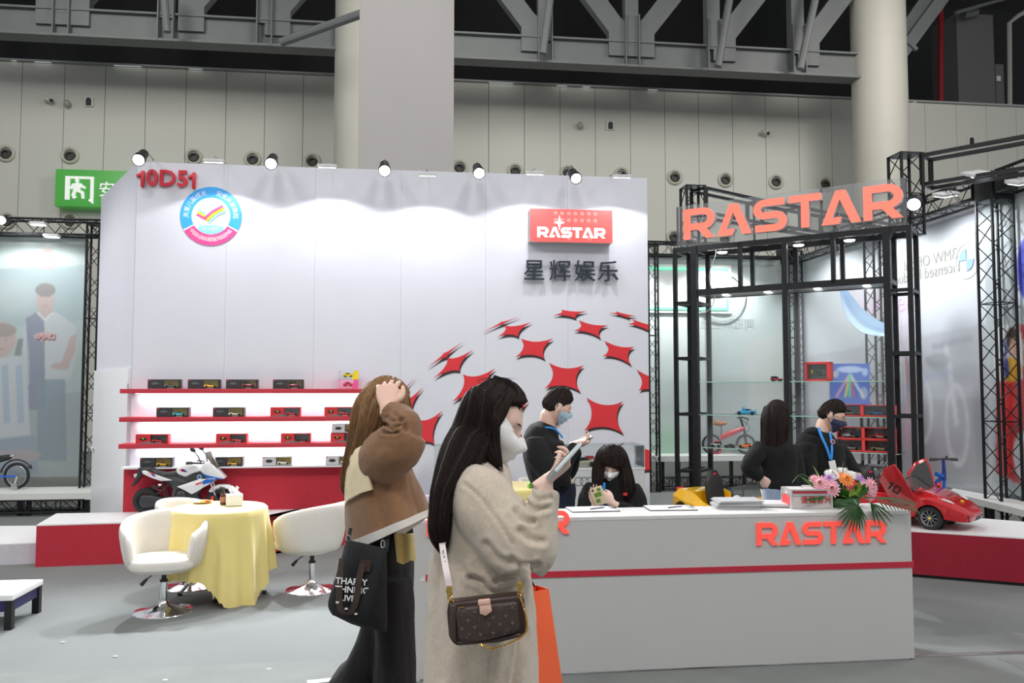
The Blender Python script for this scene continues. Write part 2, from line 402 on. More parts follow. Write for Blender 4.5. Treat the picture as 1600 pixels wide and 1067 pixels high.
# air nozzles
nz = [(10, 240), (110, 243), (303, 245), (395, 249), (488, 252), (718, 262), (805, 267), (887, 270), (971, 273), (1054, 277), (1133, 281), (1212, 284), (1289, 288), (1486, 294), (1536, 297), (12, 345), (110, 345), (1053, 371), (1132, 374), (1560, 402)]
ring_m = mat('nozzle_rim', (.52, .50, .42), .5); hole_m = mat('nozzle_inside', (.06, .06, .055), .6)
n0 = None
for i, (px, py) in enumerate(nz):
    p = PY(px, py, HY-.06)
    if n0 is None:
        n0 = thing('air_nozzle', '', 'vent')
        B().lathe([(.23, 0), (.235, -.04), (.20, -.075), (.165, -.06), (.15, -.01)], (0, 0, 0), (0, 1, 0)).build('rim', ring_m, n0)
        B().lathe([(.15, -.01), (.14, -.05), (.105, -.09), (.09, -.09), (.085, -.02), (.0, -.02)], (0, 0, -.03), (0, 1, 0)).build('jet', hole_m, n0)
        t = n0
    else: t = copy_tree(n0)
    t.location = p; row = 'upper' if py < 320 else 'lower'
    ords = ['first', 'second', 'third', 'fourth', 'fifth', 'sixth', 'seventh', 'eighth', 'ninth', 'tenth', 'eleventh', 'twelfth', 'thirteenth', 'fourteenth', 'fifteenth']
    tag(t, 'round cream air nozzle, %s from the left in the %s row on the hall wall' % (ords[i if i < 15 else i-15], row), 'vent', 'round air nozzles on the hall wall')
# wall gadgets
def cctv(px, py, kind, label):
    p = PY(px, py, HY-.05)
    t = thing('wall_camera' if kind == 'cam' else 'wall_sounder', label, 'camera' if kind == 'cam' else 'wall fitting', p)
    if kind == 'cam':
        B().cyl((0, 0, 0), (0, -.12, -.02), .03).build('bracket', PANEL, t)
        B().box((.02, -.17, -.02), (.22, .12, .12), .02, (0, .3, .5)).build('housing', mat('aged_white', (.5, .5, .45), .5), t)
        B().cyl((.1, -.22, -.05), (.13, -.25, -.06), .045).build('lens', BLACKP, t)
    elif kind == 'box':
        B().box((0, -.03, 0), (.24, .08, .27), .02).build('plate', mat('box_cream', (.65, .64, .58), .5), t)
        B().prism([(-.07, -.11), (.07, -.11), (.07, .04)]+arc(0, .04, .07, 0, 180, 8), -.09, -.065).build('opening', BLACKP, t)
    else:
        B().cyl((0, 0, 0), (0, -.1, -.02), .05).build('bracket', PANEL, t)
        B().ell((0, -.14, -.02), (.09, .09, .1)).build('dome', mat('aged_grey', (.33, .32, .3), .4), t)
cctv(79, 158, 'cam', 'small aged surveillance camera high on the hall wall at far left')
cctv(108, 163, 'dome', 'small grey dome sensor on the hall wall above the green exit sign')
cctv(140, 160, 'box', 'cream box with black opening, left end of the high hall wall')
cctv(905, 197, 'dome', 'small grey dome sensor on the hall wall right of the square pillar')
cctv(953, 197, 'box', 'cream box with black opening between pillar and round column')
cctv(1190, 209, 'cam', 'small aged surveillance camera on wall above the big red letters')
cctv(1516, 221, 'box', 'cream box with black opening above the right-hand black truss beam')
# columns
PLAS = mat('pillar_plaster', (.53, .50, .485), .8, noise_amt=.02, noise_scale=1.5)
COLM = mat('column_paint', (.47, .455, .405), .6, noise_amt=.02, noise_scale=2)
l, r = PY(560, 200, 12.3), PY(709, 200, 12.3)
o = B().box(((l.x+r.x)/2, 12.3+.7, 9), (r.x-l.x, 1.4, 18), .01).build('square_pillar', PLAS); tag(o, kind='structure')
BY = 21.2
for px0, px1 in ((523, 600), (1335, 1411)):
    a, b = PY(px0, 100, BY), PY(px1, 100, BY); rad = (b.x-a.x)/2
    o = B().cyl(((a.x+b.x)/2, BY, 0), ((a.x+b.x)/2, BY, 20), rad, n=40).build('round_column', COLM); tag(o, kind='structure')
# dark void behind and over the wall
o = B().box((5, 33, 12), (70, .3, 24)).build('wall_far', mat('void_wall', (.035, .036, .036), .9, noise_amt=.3, noise_scale=.6, stretch=(1, 1, .2)), smooth=0); tag(o, kind='structure')
o = B().box((5, 21.5, 18.5), (70, 24, .3)).build('ceiling', mat('dark_roof', (.05, .05, .052), .9, noise_amt=.2, noise_scale=1), smooth=0); tag(o, kind='structure')
# steel roof girders with tree-shaped webs, one between each pair of columns
GIR = mat('girder_grey', (.14, .15, .152), .55, noise_amt=.06, noise_scale=3)
def girder(pxa, ya, pxb, yb, nodes, label, yplane=BY):
    A, Bp = PY(pxa, ya, yplane), PY(pxb, yb, yplane); t = thing('roof_girder', label, 'girder', ((A.x+Bp.x)/2, yplane, A.z))
    z = (A.z+Bp.z)/2; x0, x1 = A.x, Bp.x; H = .62
    B().box(((x0+x1)/2, yplane, z+.03), (x1-x0, .5, .06)).build('bottom_flange', GIR, t, True)
    B().box(((x0+x1)/2, yplane, z+.06+H/2), (x1-x0, .06, H)).build('web_plate', GIR, t, True)
    B().box(((x0+x1)/2, yplane, z+.09+H), (x1-x0, .36, .05)).build('upper_flange', GIR, t, True)
    for px, kinds in nodes:
        p = PY(px, 60, yplane).x; w = .36
        if 'v' in kinds:
            B().bar((p, yplane, z+H), (p, yplane, z+6), w, .3, (0, 1, 0)).build('upright', GIR, t, True)
            for sx in (-1, 1): B().box((p+sx*w/2, yplane-.16, z+H/2+.4), (.03, .2, H+.8)).build('stiffener', GIR, t, True)
        for k, s in (('l', -1), ('r', 1)):
            if k in kinds:
                B().prism([(p, z+H-.3), (p+s*.62, z+H-.3), (p+s*.62, z+.95), (p+s*4.45, z+5.9), (p+s*4.05, z+6.3), (p+s*.3, z+1.35), (p+s*.12, z+1.2), (p, z+1.2)], yplane-.14, yplane+.14).build('diagonal', GIR, t, True)
girder(-90, 49, 527, 86, [(100, 'vlr'), (262, 'v'), (280, 'r'), (415, 'vr')], 'dark grey steel roof girder left of the pillar')
girder(640, 91, 1340, 128, [(850, 'vl'), (985, 'vlr'), (1112, 'vr'), (1243, 'vr')], 'dark grey steel roof girder with branching webs between pillar and round column')
girder(1405, 130, 1900, 160, [(1370, 'r')], 'dark steel girder stub right of the round column') if False else None
def rod(a, b, r, label, m=GIR, name='brace_rod', cat='rod'):
    o = B().cyl(a, b, r, n=10).build(name, m); tag(o, label, cat)
rod(PY(255, -20, 20.2), PY(261, 50, 20.2), .09, 'grey tie rod hanging before the left girder')
rod(PY(440, 66, 19.5), PY(575, 18, 18.5), .10, 'long slanting grey tie rod reaching the left round column')
rod(PY(862, -20, 20.4), PY(848, 84, 20.4), .10, 'grey tie rod right of the square pillar')
rod(PY(1143, -20, 20.4), PY(1122, 104, 20.4), .10, 'grey tie rod in the middle of the right girder')
rod(PY(1278, -20, 20.4), PY(1250, 108, 20.4), .10, 'grey tie rod next to the right round column')
# equipment above the wall at far right
t = thing('air_duct', 'large grey box duct above the wall at far right', 'duct', PY(1525, 166, 26))
a, b = PY(1494, 20, 26), PY(1556, 166, 26)
B().box(((a.x+b.x)/2, 26.7, a.z/2), (b.x-a.x, 1.4, a.z)).build('duct_body', mat('duct_grey', (.16, .16, .165), .6), t, True)
a, b = PY(1555, 100, 26.2), PY(1570, 166, 26.2)
B().box(((a.x+b.x)/2, 26.7, (a.z+b.z)/2-.5), (b.x-a.x, 1.0, a.z-b.z+1)).build('side_box', mat('duct_grey'  , (.16, .16, .165), .6), t, True)
B().box(PY(1560, 123, 26.1), (.14, .05, .18)).build('notice', PAPER, t, True)
B().cyl(PY(1505, 22, 25.6), PY(1525, 18, 25.6), .16).build('flange', GIR, t, True)
o = B().cyl(PY(1470, -30, 25.4), PY(1470, 170, 25.4), .09).build('red_pipe', mat('pipe_red', (.25, .01, .015), .5)); tag(o, 'thin red vertical fire pipe above the wall right of the round column', 'pipe')
o = B().tube([PY(1620, 8, 25), PY(1590, 25, 25), PY(1577, 36, 25), PY(1578, 176, 25)], .075).build('white_pipe', mat('pipe_pale', (.42, .41, .38), .5)); tag(o, 'pale bent pipe above the wall at the right frame edge', 'pipe')
o = B().bar(PY(1402, 88, 22), PY(1482, -20, 22), .55, .35).bar(PY(1402, 66, 22), PY(1462, -20, 22), .08, .4).bar(PY(1412, 60, 21.7), PY(1432, 78, 21.7), .1, .1).build('girder_arm', GIR); tag(o, 'slanting grey girder arm right of the round column', 'girder')
rod(PY(1492, 20, 25), PY(1640, -22, 25), .06, 'thin horizontal bar over the grey duct at far right')
# exit sign
p0, p1 = PY(87, 264, HY-.5), PY(213, 325, HY-.5)
t = thing('exit_sign', 'large green emergency exit sign with white running figure on the hall wall', 'sign', ((p0.x+p1.x)/2, HY-.5, p1.z))
W, H = p1.x-p0.x, PY(87, 264, HY-.5).z-PY(87, 322, HY-.5).z
GREEN = mat('exit_green', (.07, .36, .06), .4, emit=.25, noise_amt=0); EW = mat('exit_white', (.85, .9, .85), .4, emit=.3, noise_amt=0)
B().box((0, .225, H/2), (W, .45, H), .01).build('panel_box', GREEN, t)
fb = B(); sx = lambda x: -W/2+x/57*1.0
u = H/58.
def E(x, y): return (-W/2+(x-87)*u, H-(y-264)*u)
fb.prism([E(102, 312), E(102, 275), E(144, 275), E(144, 313), E(139, 313), E(139, 279), E(109, 279), E(109, 312)], -.03, 0)
fb.prism([E(137, 310), E(144, 314), E(144, 318), E(137, 313)], -.03, 0)
fb.prism([(q[0], q[1]) for q in arc(*E(119.5, 282), 2.9*u, 0, 345, 12)], -.05, 0)
fb.prism([E(113, 287), E(121, 285), E(127, 287), E(124, 296), E(130, 299), E(131, 310), E(127, 310), E(126, 302), E(119, 299), E(117, 305), E(120, 308), E(115, 311), E(112, 305), E(116, 292), E(112, 296), E(109, 294)], -.05, 0)
fb.prism([E(126, 287), E(133, 292), E(131, 295), E(124, 291)], -.05, 0)
fb.build('running_figure', EW, t)
put_txt('lettering', '安全出口', 25*u, EW, t, (-W/2+(151-87)*u, -.02, H*.45), align='LEFT', bold=.004)
# ================================================================ THE BOOTH
WY = 9.38; wl, wr = PY(206, 600, WY).x, PY(1014, 600, WY).x
wtop = (PY(210, 252, WY).z+PY(1013, 279, WY).z)/2
dw = thing('display_wall', 'big white booth back wall with red stars, round badge and dark chinese letters', 'wall', ((wl+wr)/2, WY, 0))
seg = [wl+(wr-wl)*i/6 for i in range(7)]
for a, b in zip(seg, seg[1:]): B().box(((a+b)/2, WY+.06, wtop/2), (b-a-.0015, .12, wtop)).build('wall_panel', WALLW, dw, True, smooth=0)
sl0 = wl; sl1 = PY(577, 607, WY-.1).x
B().box(((wl-.04+sl1)/2, WY-.03, .427+.0), (sl1-wl+.04, .06, .854)).build('red_base', REDF, dw, True, smooth=0)
B().box(((wl-.04+sl1)/2, WY-.09, .868), (sl1-wl+.04, .18, .018)).build('ledge', WHITE, dw, True, smooth=0)
SHZ = [PY(300, 608, WY-.2).z, PY(300, 652, WY-.2).z, PY(300, 693.5, WY-.2).z]
SHELFW = .22
for z in SHZ: B().box(((wl-.05+sl1)/2, WY-SHELFW/2, z-.02), (sl1-wl+.05, SHELFW, .048), .002).build('shelf', REDB, dw, True)
for z in SHZ+[.0]:
    zz = z-.047 if z else None
    if z: B().box(((wl+sl1)/2, WY-.03, zz), (sl1-wl-.1, .012, .006)).build('led_strip', mat('led_glow', (1, 1, 1), .3, emit=3, noise_amt=0), dw, True, smooth=0); lamp('shelf_led_light', 'AREA', ((wl+sl1)/2, WY-.05, zz-.006), ((wl+sl1)/2, WY-.03, 0), 11, (.95, .98, 1), shape='RECTANGLE', size=2.3, size_y=.02)
B().cyl((wl-.03, WY-.03, SHZ[0]), (wl-.03, WY-.03, SHZ[0]+.06), .006).build('shelf_bracket', STEEL, dw, True)
# letters 10D51
rl = mat('red_letter', (.62, .03, .05), .4)
a = PY(260, 280, WY-.02)
a = PY(262, 280, WY-.02); put_txt('booth_number', '0D5', .245, rl, dw, (a.x-(wl+wr)/2, -.025, a.z), depth=.03, bold=.006, spacing=1.05)
for px, dy in ((223, 0), (303, 2.5)):
    q = PY(px, 280+dy, WY-.02); o = B().prism([(-.016, -.085), (.018, -.085), (.018, .09), (-.008, .09), (-.03, .062), (-.062, .05), (-.062, .02), (-.03, .028), (-.016, .038)], WY-.04, WY-.001, lambda x, y, z: (q.x+x, y, q.z+z)).build('booth_number', rl, dw, True, bev=.002)
# round badge
c = PY(330, 338, WY); bx, bz = c.x-(wl+wr)/2, c.z; rr = (PY(378, 338, WY).x-PY(282, 338, WY).x)/2
bd = B().lathe([(0, -.004), (rr*1.0, -.004), (rr*1.0, 0)], (0, 0, 0), (0, 1, 0), n=64).build('badge', mat('badge_white', (.85, .87, .9), .4, noise_amt=0), dw, smooth=0); bd.location = (bx, -.002, bz)
def ringseg(r0, r1, a0, a1, y, n=48):
    b = B(); b.prism([(r1*math.cos(R(a0+(a1-a0)*i/n)), r1*math.sin(R(a0+(a1-a0)*i/n))) for i in range(n+1)]+[(r0*math.cos(R(a1-(a1-a0)*i/n)), r0*math.sin(R(a1-(a1-a0)*i/n))) for i in range(n+1)], y-.002, y); return b
BLUE = mat('badge_blue', (.05, .40, .90), .4, noise_amt=0); PINK = mat('badge_pink', (.90, .08, .30), .4, noise_amt=0); LBL = mat('badge_light_blue', (.30, .68, .92), .4, noise_amt=0); YEL = mat('badge_yellow', (.95, .72, .02), .4, noise_amt=0)
ringseg(.63*rr, rr, -27, 207, -.006).build('blue_arc', BLUE, bd)
ringseg(.63*rr, rr, 211, 329, -.006).build('pink_arc', PINK, bd)
ringseg(.0, .57*rr, 220, 320, -.006).f
lens = B(); lens.prism([(.43*rr*math.cos(t*math.pi/12), -.40*rr+.10*rr*math.sin(t*math.pi/12)) for t in range(13)]+[(-.43*rr*math.cos(t*math.pi/12), -.40*rr-.20*rr*math.sin(t*math.pi/12)) for t in range(1, 12)], -.008, -.006); lens.build('light_blue_lens', LBL, bd)
for i, m in enumerate((PINK, YEL, LBL)):
    s_ = B(); d = i*.085*rr
    s_.prism(stroke([(-.47*rr+d*.3, (.10-.0)*rr+d*1.0-.05*rr), (-.12*rr+d*.2, -.10*rr+d*.8-.03*rr)] , .07*rr), -.010, -.008)
    s_.prism(stroke([(-.20*rr+d*.8, -.08*rr-d*.9), (.05*rr+d*.8, .17*rr-d*.8), (.38*rr+d*.6, .36*rr-d*1.0)], .075*rr), -.013, -.011)
    s_.build('tick_stripe', m, bd)
def arctext(s, r, a0, a1, size, flip=False):
    for i, ch in enumerate(s):
        a = a0+(a1-a0)*i/(len(s)-1); rot = R(a-90 if not flip else a+90)
        me = txt(ch, size, .002, .0); me.materials.append(PAPER)
        o = link('badge_letter', me, bd); o.location = (r*math.cos(R(a)), -.009, r*math.sin(R(a))); o.rotation_euler = (0, -rot, 0)
arctext('关爱儿童成长', .80*rr, 178, 108, .2*rr); arctext('安全从我做起', .80*rr, 72, 2, .2*rr)
arctext('中国玩具和婴童用品协会', .80*rr, 220, 320, .16*rr, True); put_txt('badge_letters', '安全承诺', .13*rr, PAPER, bd, (0, -.010, -.43*rr))
# red light box with the company word and its four-pointed star
p0, p1 = PY(828, 325, WY-.15), PY(957, 382, WY-.15); lbx = B()
LBF = mat('lightbox_red', (1.0, .085, .08), .4, emit=.45, noise_amt=0)
lb = B().box(((p0.x+p1.x)/2, WY-.075, (p0.z+p1.z)/2+.005), (p1.x-p0.x, .15, p0.z-p1.z-.02), .004).build('light_box', mat('lightbox_side', (.5, .5, .52), .4), dw, True)
B().box(((p0.x+p1.x)/2, WY-.153, (p0.z+p1.z)/2+.005), (p1.x-p0.x, .006, p0.z-p1.z-.02)).build('light_box_face', LBF, lb, True, smooth=0)
LW = mat('lit_white', (1, 1, 1), .4, emit=.9, noise_amt=0)
q0, q1 = PY(839.5, 370, WY-.16), PY(946, 353, WY-.16); k = (q1.x-q0.x)/WORDLEN; hh = .118
wb = B(); logo_word(wb, lambda x, y, z: (q0.x+x*k, y, q0.z-.002+z*hh), WY-.164, WY-.157, w=.25); wb.build('company_word', LW, lb, True)
c = PY(874, 348, WY-.16); r_ = .085; pts = []
for i in range(8):
    a = R(45*i); rr2 = (r_ if i % 4 == 2 or i % 4 == 6 or i % 2 == 0 else r_*.25) ; pts.append((c.x+math.sin(a)*rr2*(.75 if i in (2, 6) else 1), c.z+math.cos(a)*rr2))
B().prism(pts, WY-.164, WY-.157).build('star_mark', LW, lb, True)
glow = mat('lightbox_led_spot', (1, .17, .15), .4, emit=.5, noise_amt=0); g = B()
for ix in range(7):
    for iz in range(2):
        q = PY(868+ix*10.3, 333+iz*11+ix*.3, WY-.155); g.lathe([(0, -.0015), (.022, -.001), (.024, 0)], (q.x, WY-.156, q.z), (0, 1, 0), n=14)
for px in (889, 921): q = PY(px, 373, WY-.155); g.lathe([(0, -.0015), (.022, -.001), (.024, 0)], (q.x, WY-.156, q.z), (0, 1, 0), n=14)
g.build('led_spots', glow, lb, True)
# four chinese letters, thick and dark
for ch, px in zip('星辉娱乐', (834, 874.5, 913, 949)):
    a = PY(px, 425+(px-834)*.018, WY-.02); put_txt('dark_letter', ch, .262, mat('letter_charcoal', (.02, .03, .045), .35), dw, (a.x-(wl+wr)/2, -.05, a.z), depth=.04, bold=0)
# printed stars of the sphere pattern: four tips each, plus the dark under-edge
Z4 = lambda x, y: (620+x/3.68, 470+y/3.68)
S4 = [  # tips in order: upper-left, upper-right, lower-right, lower-left (in zoomed crop pixels)
 [(945, 50), (1092, 60), (1028, 100), (898, 82)], [(1258, 60), (1378, 88), (1336, 100), (1220, 68)], [(1352, 104), (1500, 145), (1468, 182), (1326, 130)],
 [(600, 120), (702, 90), (614, 132), (486, 182)], [(620, 142), (772, 122), (698, 206), (578, 206)], [(1046, 110), (1212, 140), (1170, 214), (1018, 172)],
 [(714, 216), (898, 216), (850, 334), (680, 324)], [(1192, 228), (1364, 264), (1348, 370), (1184, 318)], [(270, 300), (380, 234), (285, 325), (172, 384)],
 [(292, 328), (438, 280), (360, 404), (210, 446)], [(876, 356), (1074, 370), (1054, 522), (850, 504)], [(1378, 394), (1540, 440), (1530, 540), (1390, 516)],
 [(380, 422), (565, 388), (512, 556), (318, 582)], [(30, 515), (106, 438), (42, 530), (-60, 620)], [(34, 572), (150, 496), (86, 648), (-50, 690)],
 [(1090, 556), (1300, 578), (1302, 764), (1076, 748)], [(104, 674), (262, 630), (214, 824), (66, 862)], [(560, 640), (756, 572), (718, 774), (500, 770)],
 [(1346, 806), (1540, 850), (1545, 1000), (1368, 1000)],
]
def star_poly(t, off=(0, 0), bulge=.42):
    cx, cz = sum(p[0] for p in t)/4, sum(p[1] for p in t)/4; out = []
    for i in range(4):
        a, b = t[i], t[(i+1) % 4]; m = ((a[0]+b[0])/2, (a[1]+b[1])/2); q = (m[0]+(cx-m[0])*bulge*1.6, m[1]+(cz-m[1])*bulge*1.6)
        for k in range(8):
            s = k/8; out.append(((1-s)**2*a[0]+2*s*(1-s)*q[0]+s*s*b[0]+off[0], (1-s)**2*a[1]+2*s*(1-s)*q[1]+s*s*b[1]+off[1]))
    return out
def clip_right(poly, x):
    out = []
    for i in range(len(poly)):
        a, b = poly[i], poly[(i+1) % len(poly)]
        if a[0] <= x: out.append(a)
        if (a[0] <= x) != (b[0] <= x): t = (x-a[0])/(b[0]-a[0]); out.append((x, a[1]+t*(b[1]-a[1])))
    return out
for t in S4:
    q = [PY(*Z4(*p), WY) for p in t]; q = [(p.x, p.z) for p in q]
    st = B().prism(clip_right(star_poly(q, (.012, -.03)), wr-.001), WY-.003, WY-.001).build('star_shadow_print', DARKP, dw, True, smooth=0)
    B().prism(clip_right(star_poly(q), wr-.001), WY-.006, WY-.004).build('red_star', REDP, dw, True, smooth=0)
# angled side panel with door at the left end
sd = thing('side_closet', 'white angled closet panel with a round-knob door at the wall left end', 'closet', P(178, 800, 9.2))
A0, A1 = P(205, 600, 8.97), P(150, 600, 10.42); d = (A1-A0); d.z = 0; L = d.length; fr = frame(d, (0, 0, 1)); n = fr.col[1]
if n.y > 0: n = -n
zc = wtop
zq = P(150, 308, 10.42).z
def cb(s0, s1, z0, z1, th, off, name, m, bev=0):
    c = A0+d*((s0+s1)/2); c.z = (z0+z1)/2; c = c+n*off
    return B().box(c, ((s1-s0)*L, th, z1-z0), bev, fr).build(name, m, sd, True)
B().prism([(0, 0), (L, 0), (L, zq), (0, zc)], 0, .08, lambda x, y, z: tuple(Vector((A0.x, A0.y, 0))+d.normalized()*x-n*y+Vector((0, 0, z)))).build('closet_panel', WALLW, sd, True, smooth=0)
zd = P(153, 579, 10.3).z
cb(.01, .985, .0, zd, .03, .015, 'door', mat('door_white', (.80, .81, .83), .35), .003)
kp = P(156, 700, 10.33)
B().lathe([(0, 0), (.03, 0), (.03, .01), (.012, .015), (.012, .04), (.028, .055), (.028, .075), (.015, .085), (0, .085)], kp+n*.03, n).build('door_knob', CHROME, LAST[-1], True)
# platforms
ph = .40
pl = thing('red_platform', 'low display platform with white top and red felt front under the motorbike', 'platform', PZ(220, 800, .2))
poly = [PZ(57, 820, ph), PZ(393, 810, ph), PZ(484, 791, ph), PZ(486, 789.5, ph), PZ(95, 799.5, ph)]
poly[3] = Vector((poly[2].x+.1, WY-.065, ph)); poly[4] = Vector((poly[4].x-.0, WY-.065, ph))
def plat(pts, z, top_m, side_m, t, topname='platform_top', sidename='platform_front', over=.012, z0=0):
    pts = [(p.x, p.y) for p in pts]; f = lambda x, y, zz: (x, zz, y)
    B().prism(pts, z-.03, z, f).build(topname, top_m, t, True, smooth=0)
    cx, cy = sum(p[0] for p in pts)/len(pts), sum(p[1] for p in pts)/len(pts)
    ins = [(p[0]+(cx-p[0])*over/abs(.5+abs(cx-p[0])), p[1]+(cy-p[1])*over/abs(.5+abs(cy-p[1]))) for p in pts]
    B().prism(ins, z0, z-.001, f).build(sidename, side_m, t, True, smooth=0)
PTOP = mat('platform_white', (.80, .80, .80), .4, noise_amt=.01)
f = lambda x, y, zz: (x, zz, y)
B().prism([(p.x, p.y) for p in poly], ph-.012, ph, f).build('platform_top', PTOP, pl, True, smooth=0)
B().prism([(p.x, p.y) for p in poly], .0, ph-.012, f).build('platform_body', REDF, pl, True, smooth=0)
pw_ = thing('white_platform', 'lower white platform at the left edge beside the red one', 'platform', PZ(10, 850, .2))
y0 = PZ(57, 848, .2); poly2 = [PZ(-190, 857, .2), Vector((y0.x, y0.y, .2)), PZ(58, 821, .2), PZ(-150, 823, .2)]
B().prism([(p.x, p.y) for p in poly2], .19, .2, f).build('platform_top', PTOP, pw_, True, smooth=0)
B().prism([(p.x, p.y) for p in poly2], .0, .19, f).build('platform_body', mat('platform_lilac_white', (.62, .61, .66), .5), pw_, True, smooth=0)
# right platform
pr = thing('right_platform', 'long angled platform with white top and dark red felt front under the toy cars', 'platform', PZ(1500, 870, .2))
zt_ = .418; a, b = PZ(1411, 828, zt_), PZ(1600, 840, zt_); dd = (b-a).normalized(); nn = Vector((-dd.y, dd.x, 0))
B0 = a-dd*1.1; B1 = b+dd*1.2; depth_ = 1.45
poly3 = [B0, B1, B1+nn*1.15, PZ(1600, 815, zt_), PZ(1527, 809, zt_), B0+nn*1.9]
B().prism([(p.x, p.y) for p in poly3], zt_-.012, zt_, f).build('platform_top', PTOP, pr, True, smooth=0)
B().prism([(p.x, p.y) for p in poly3], .03, zt_-.012, f).build('platform_body', mat('dark_red_felt', (.30, .012, .03), .9, noise_amt=.12, noise_scale=70, bump=.2), pr, True, smooth=0)
B().prism([(p.x+nn.x*.03, p.y+nn.y*.03) for p in poly3], .0, .03, f).build('platform_plinth', BLACKP, pr, True, smooth=0)
# lamps on arms over the wall
def arm_spot(px, py, black=False):
    p = PY(px, py, WY-.42); cat = 'black' if black else 'bright'
    words = {218: 'first from the left, over the booth number', 424: 'second from the left', 601: 'third, below the square pillar', 748: 'fourth, just right of the pillar', 899: 'black, unlit-looking, above the red light box'}[px]
    t = thing('arm_spotlight', ('white-glowing spotlight on an arm over the wall, ' if not black else 'black can spotlight on an arm over the wall, ')+words.replace('black, unlit-looking, ', ''), 'spotlight', (p.x, WY, wtop))
    m = BLACKP
    B().tube([(p.x, WY+.06, wtop-.1), (p.x, WY+.06, wtop+.04), (p.x, WY-.2, wtop+.06), (p.x, p.y+.04, p.z+.08)], .008).build('arm', STEEL, t, True)
    d = Vector((.04 if not black else .02, -1, -.62)).normalized(); c = p-d*.12
    B().lathe([(0, -.15), (.035, -.15), (.05, -.13), (.052, .0), (.064, .02), (.066, .1), (.058, .1), (.05, .02), (0, .02)], p-d*.05, d, n=24).build('can', m, t, True)
    B().lathe([(0, .0), (.057, .0), (.057, .008), (0, .012)], p+d*.035, d, n=24).build('lens', mat('spot_glow', (1, 1, 1), .3, emit=14 if not black else 14, noise_amt=0) if not black else mat('spot_glow_dim', (1, 1, .98), .3, emit=3, noise_amt=0), t, True)
    if not black: lamp('arm_spot_light', 'SPOT', p+d*.07, p+d*4, 680, (.94, .97, 1), spot_size=R(95), spot_blend=.5, shadow_soft_size=.05)
for px, py in ((218, 248), (424, 254), (601, 265), (748, 269)): arm_spot(px, py)
arm_spot(899, 277, True)
k = 0
fl_words = ['above the round badge', 'right of the second glowing spotlight', 'against the square pillar', 'beside the fourth glowing spotlight', 'near the wall right end']
for px, py in ((334, 251), (511, 259), (668, 272), (836, 270), (972, 275)):
    p = PY(px, py, WY-.5)
    t = thing('arm_floodlight', 'flat white floodlight on an arm over the wall, '+fl_words[k], 'floodlight', (p.x, WY, wtop)); k += 1
    B().tube([(p.x, WY+.06, wtop-.1), (p.x, WY+.06, wtop+.03), (p.x, p.y+.03, p.z+.05)], .007).build('arm', STEEL, t, True)
    B().box(p, (.20, .13, .035), .008, (R(14), 0, 0)).build('housing', mat('lamp_white', (.75, .75, .76), .4), t, True)
    B().box(p+Vector((0, .003, -.02)), (.17, .10, .006), 0, (R(14), 0, 0)).build('lens', mat('flood_glow', (1, 1, 1), .3, emit=5, noise_amt=0), t, True)
    lamp('flood_wash_light', 'SPOT', p+Vector((0, .01, -.04)), (p.x, p.y+.03, 0), 30, (.95, .97, 1), spot_size=R(138), spot_blend=.12, shadow_soft_size=.05)
# counter
cl, crr = PZ(645, 1056, 0), PZ(1411, 1022, 0); CY = (PY(657, 901, 4.97).y); CH = .93
CYF = 4.97; x0 = PY(657, 901, CYF).x; x1 = PZ(1411, 1022, 0).x
ct = thing('reception_counter', 'long grey-white reception counter with red stripe and red company letters', 'counter', ((x0+x1)/2, CYF+.3, 0))
CG = mat('counter_laminate', (.50, .50, .49), .45, noise_amt=.01, noise_scale=3)
zs = PY(1000, 893.5, CYF).z; cth = .36
B().box(((x0+x1)/2, CYF+.012, zs/2), (x1-x0, .024, zs-.03)).build('lower_panel', CG, ct, True, smooth=0)
B().box(((x0+x1)/2, CYF+.012, (zs+.015+CH-.025)/2), (x1-x0, .024, CH-.025-zs-.015)).build('upper_panel', CG, ct, True, smooth=0)
B().box(((x0+x1)/2+.02, CYF+.008, zs), (x1-x0-.02, .026, .036)).build('red_stripe', mat('stripe_red', (.48, .02, .045), .5), ct, True, smooth=0)
B().box((x0-.02, CYF+cth/2, CH/2-.01), (.04, cth, CH-.02)).build('end_panel', CG, ct, True, smooth=0)
B().box((x1-.012, CYF+cth/2, CH/2-.01), (.024, cth-.05, CH-.02)).build('end_panel', CG, ct, True, smooth=0)
B().box(((x0+x1)/2-.02, CYF+cth/2, CH-.012), (x1-x0+.04, cth, .024), .002).build('counter_top', mat('counter_top_white', (.62, .61, .60), .35), ct, True)
q0, q1 = PY(1182, 852, CYF), PY(1384, 815, CYF); kx = (q1.x-q0.x)/WORDLEN
wb = B(); logo_word(wb, lambda x, y, z: (q0.x+x*kx, y, q0.z+z*.137), CYF-.012, CYF+.0); wb.build('company_letters', LETTERR, ct, True)
q0 = PY(667, 838, CYF); wb = B(); logo_word(wb, lambda x, y, z: (q0.x+x*kx, y, q0.z+z*.137), CYF-.012, CYF+.0); wb.build('company_letters', LETTERR, ct, True)
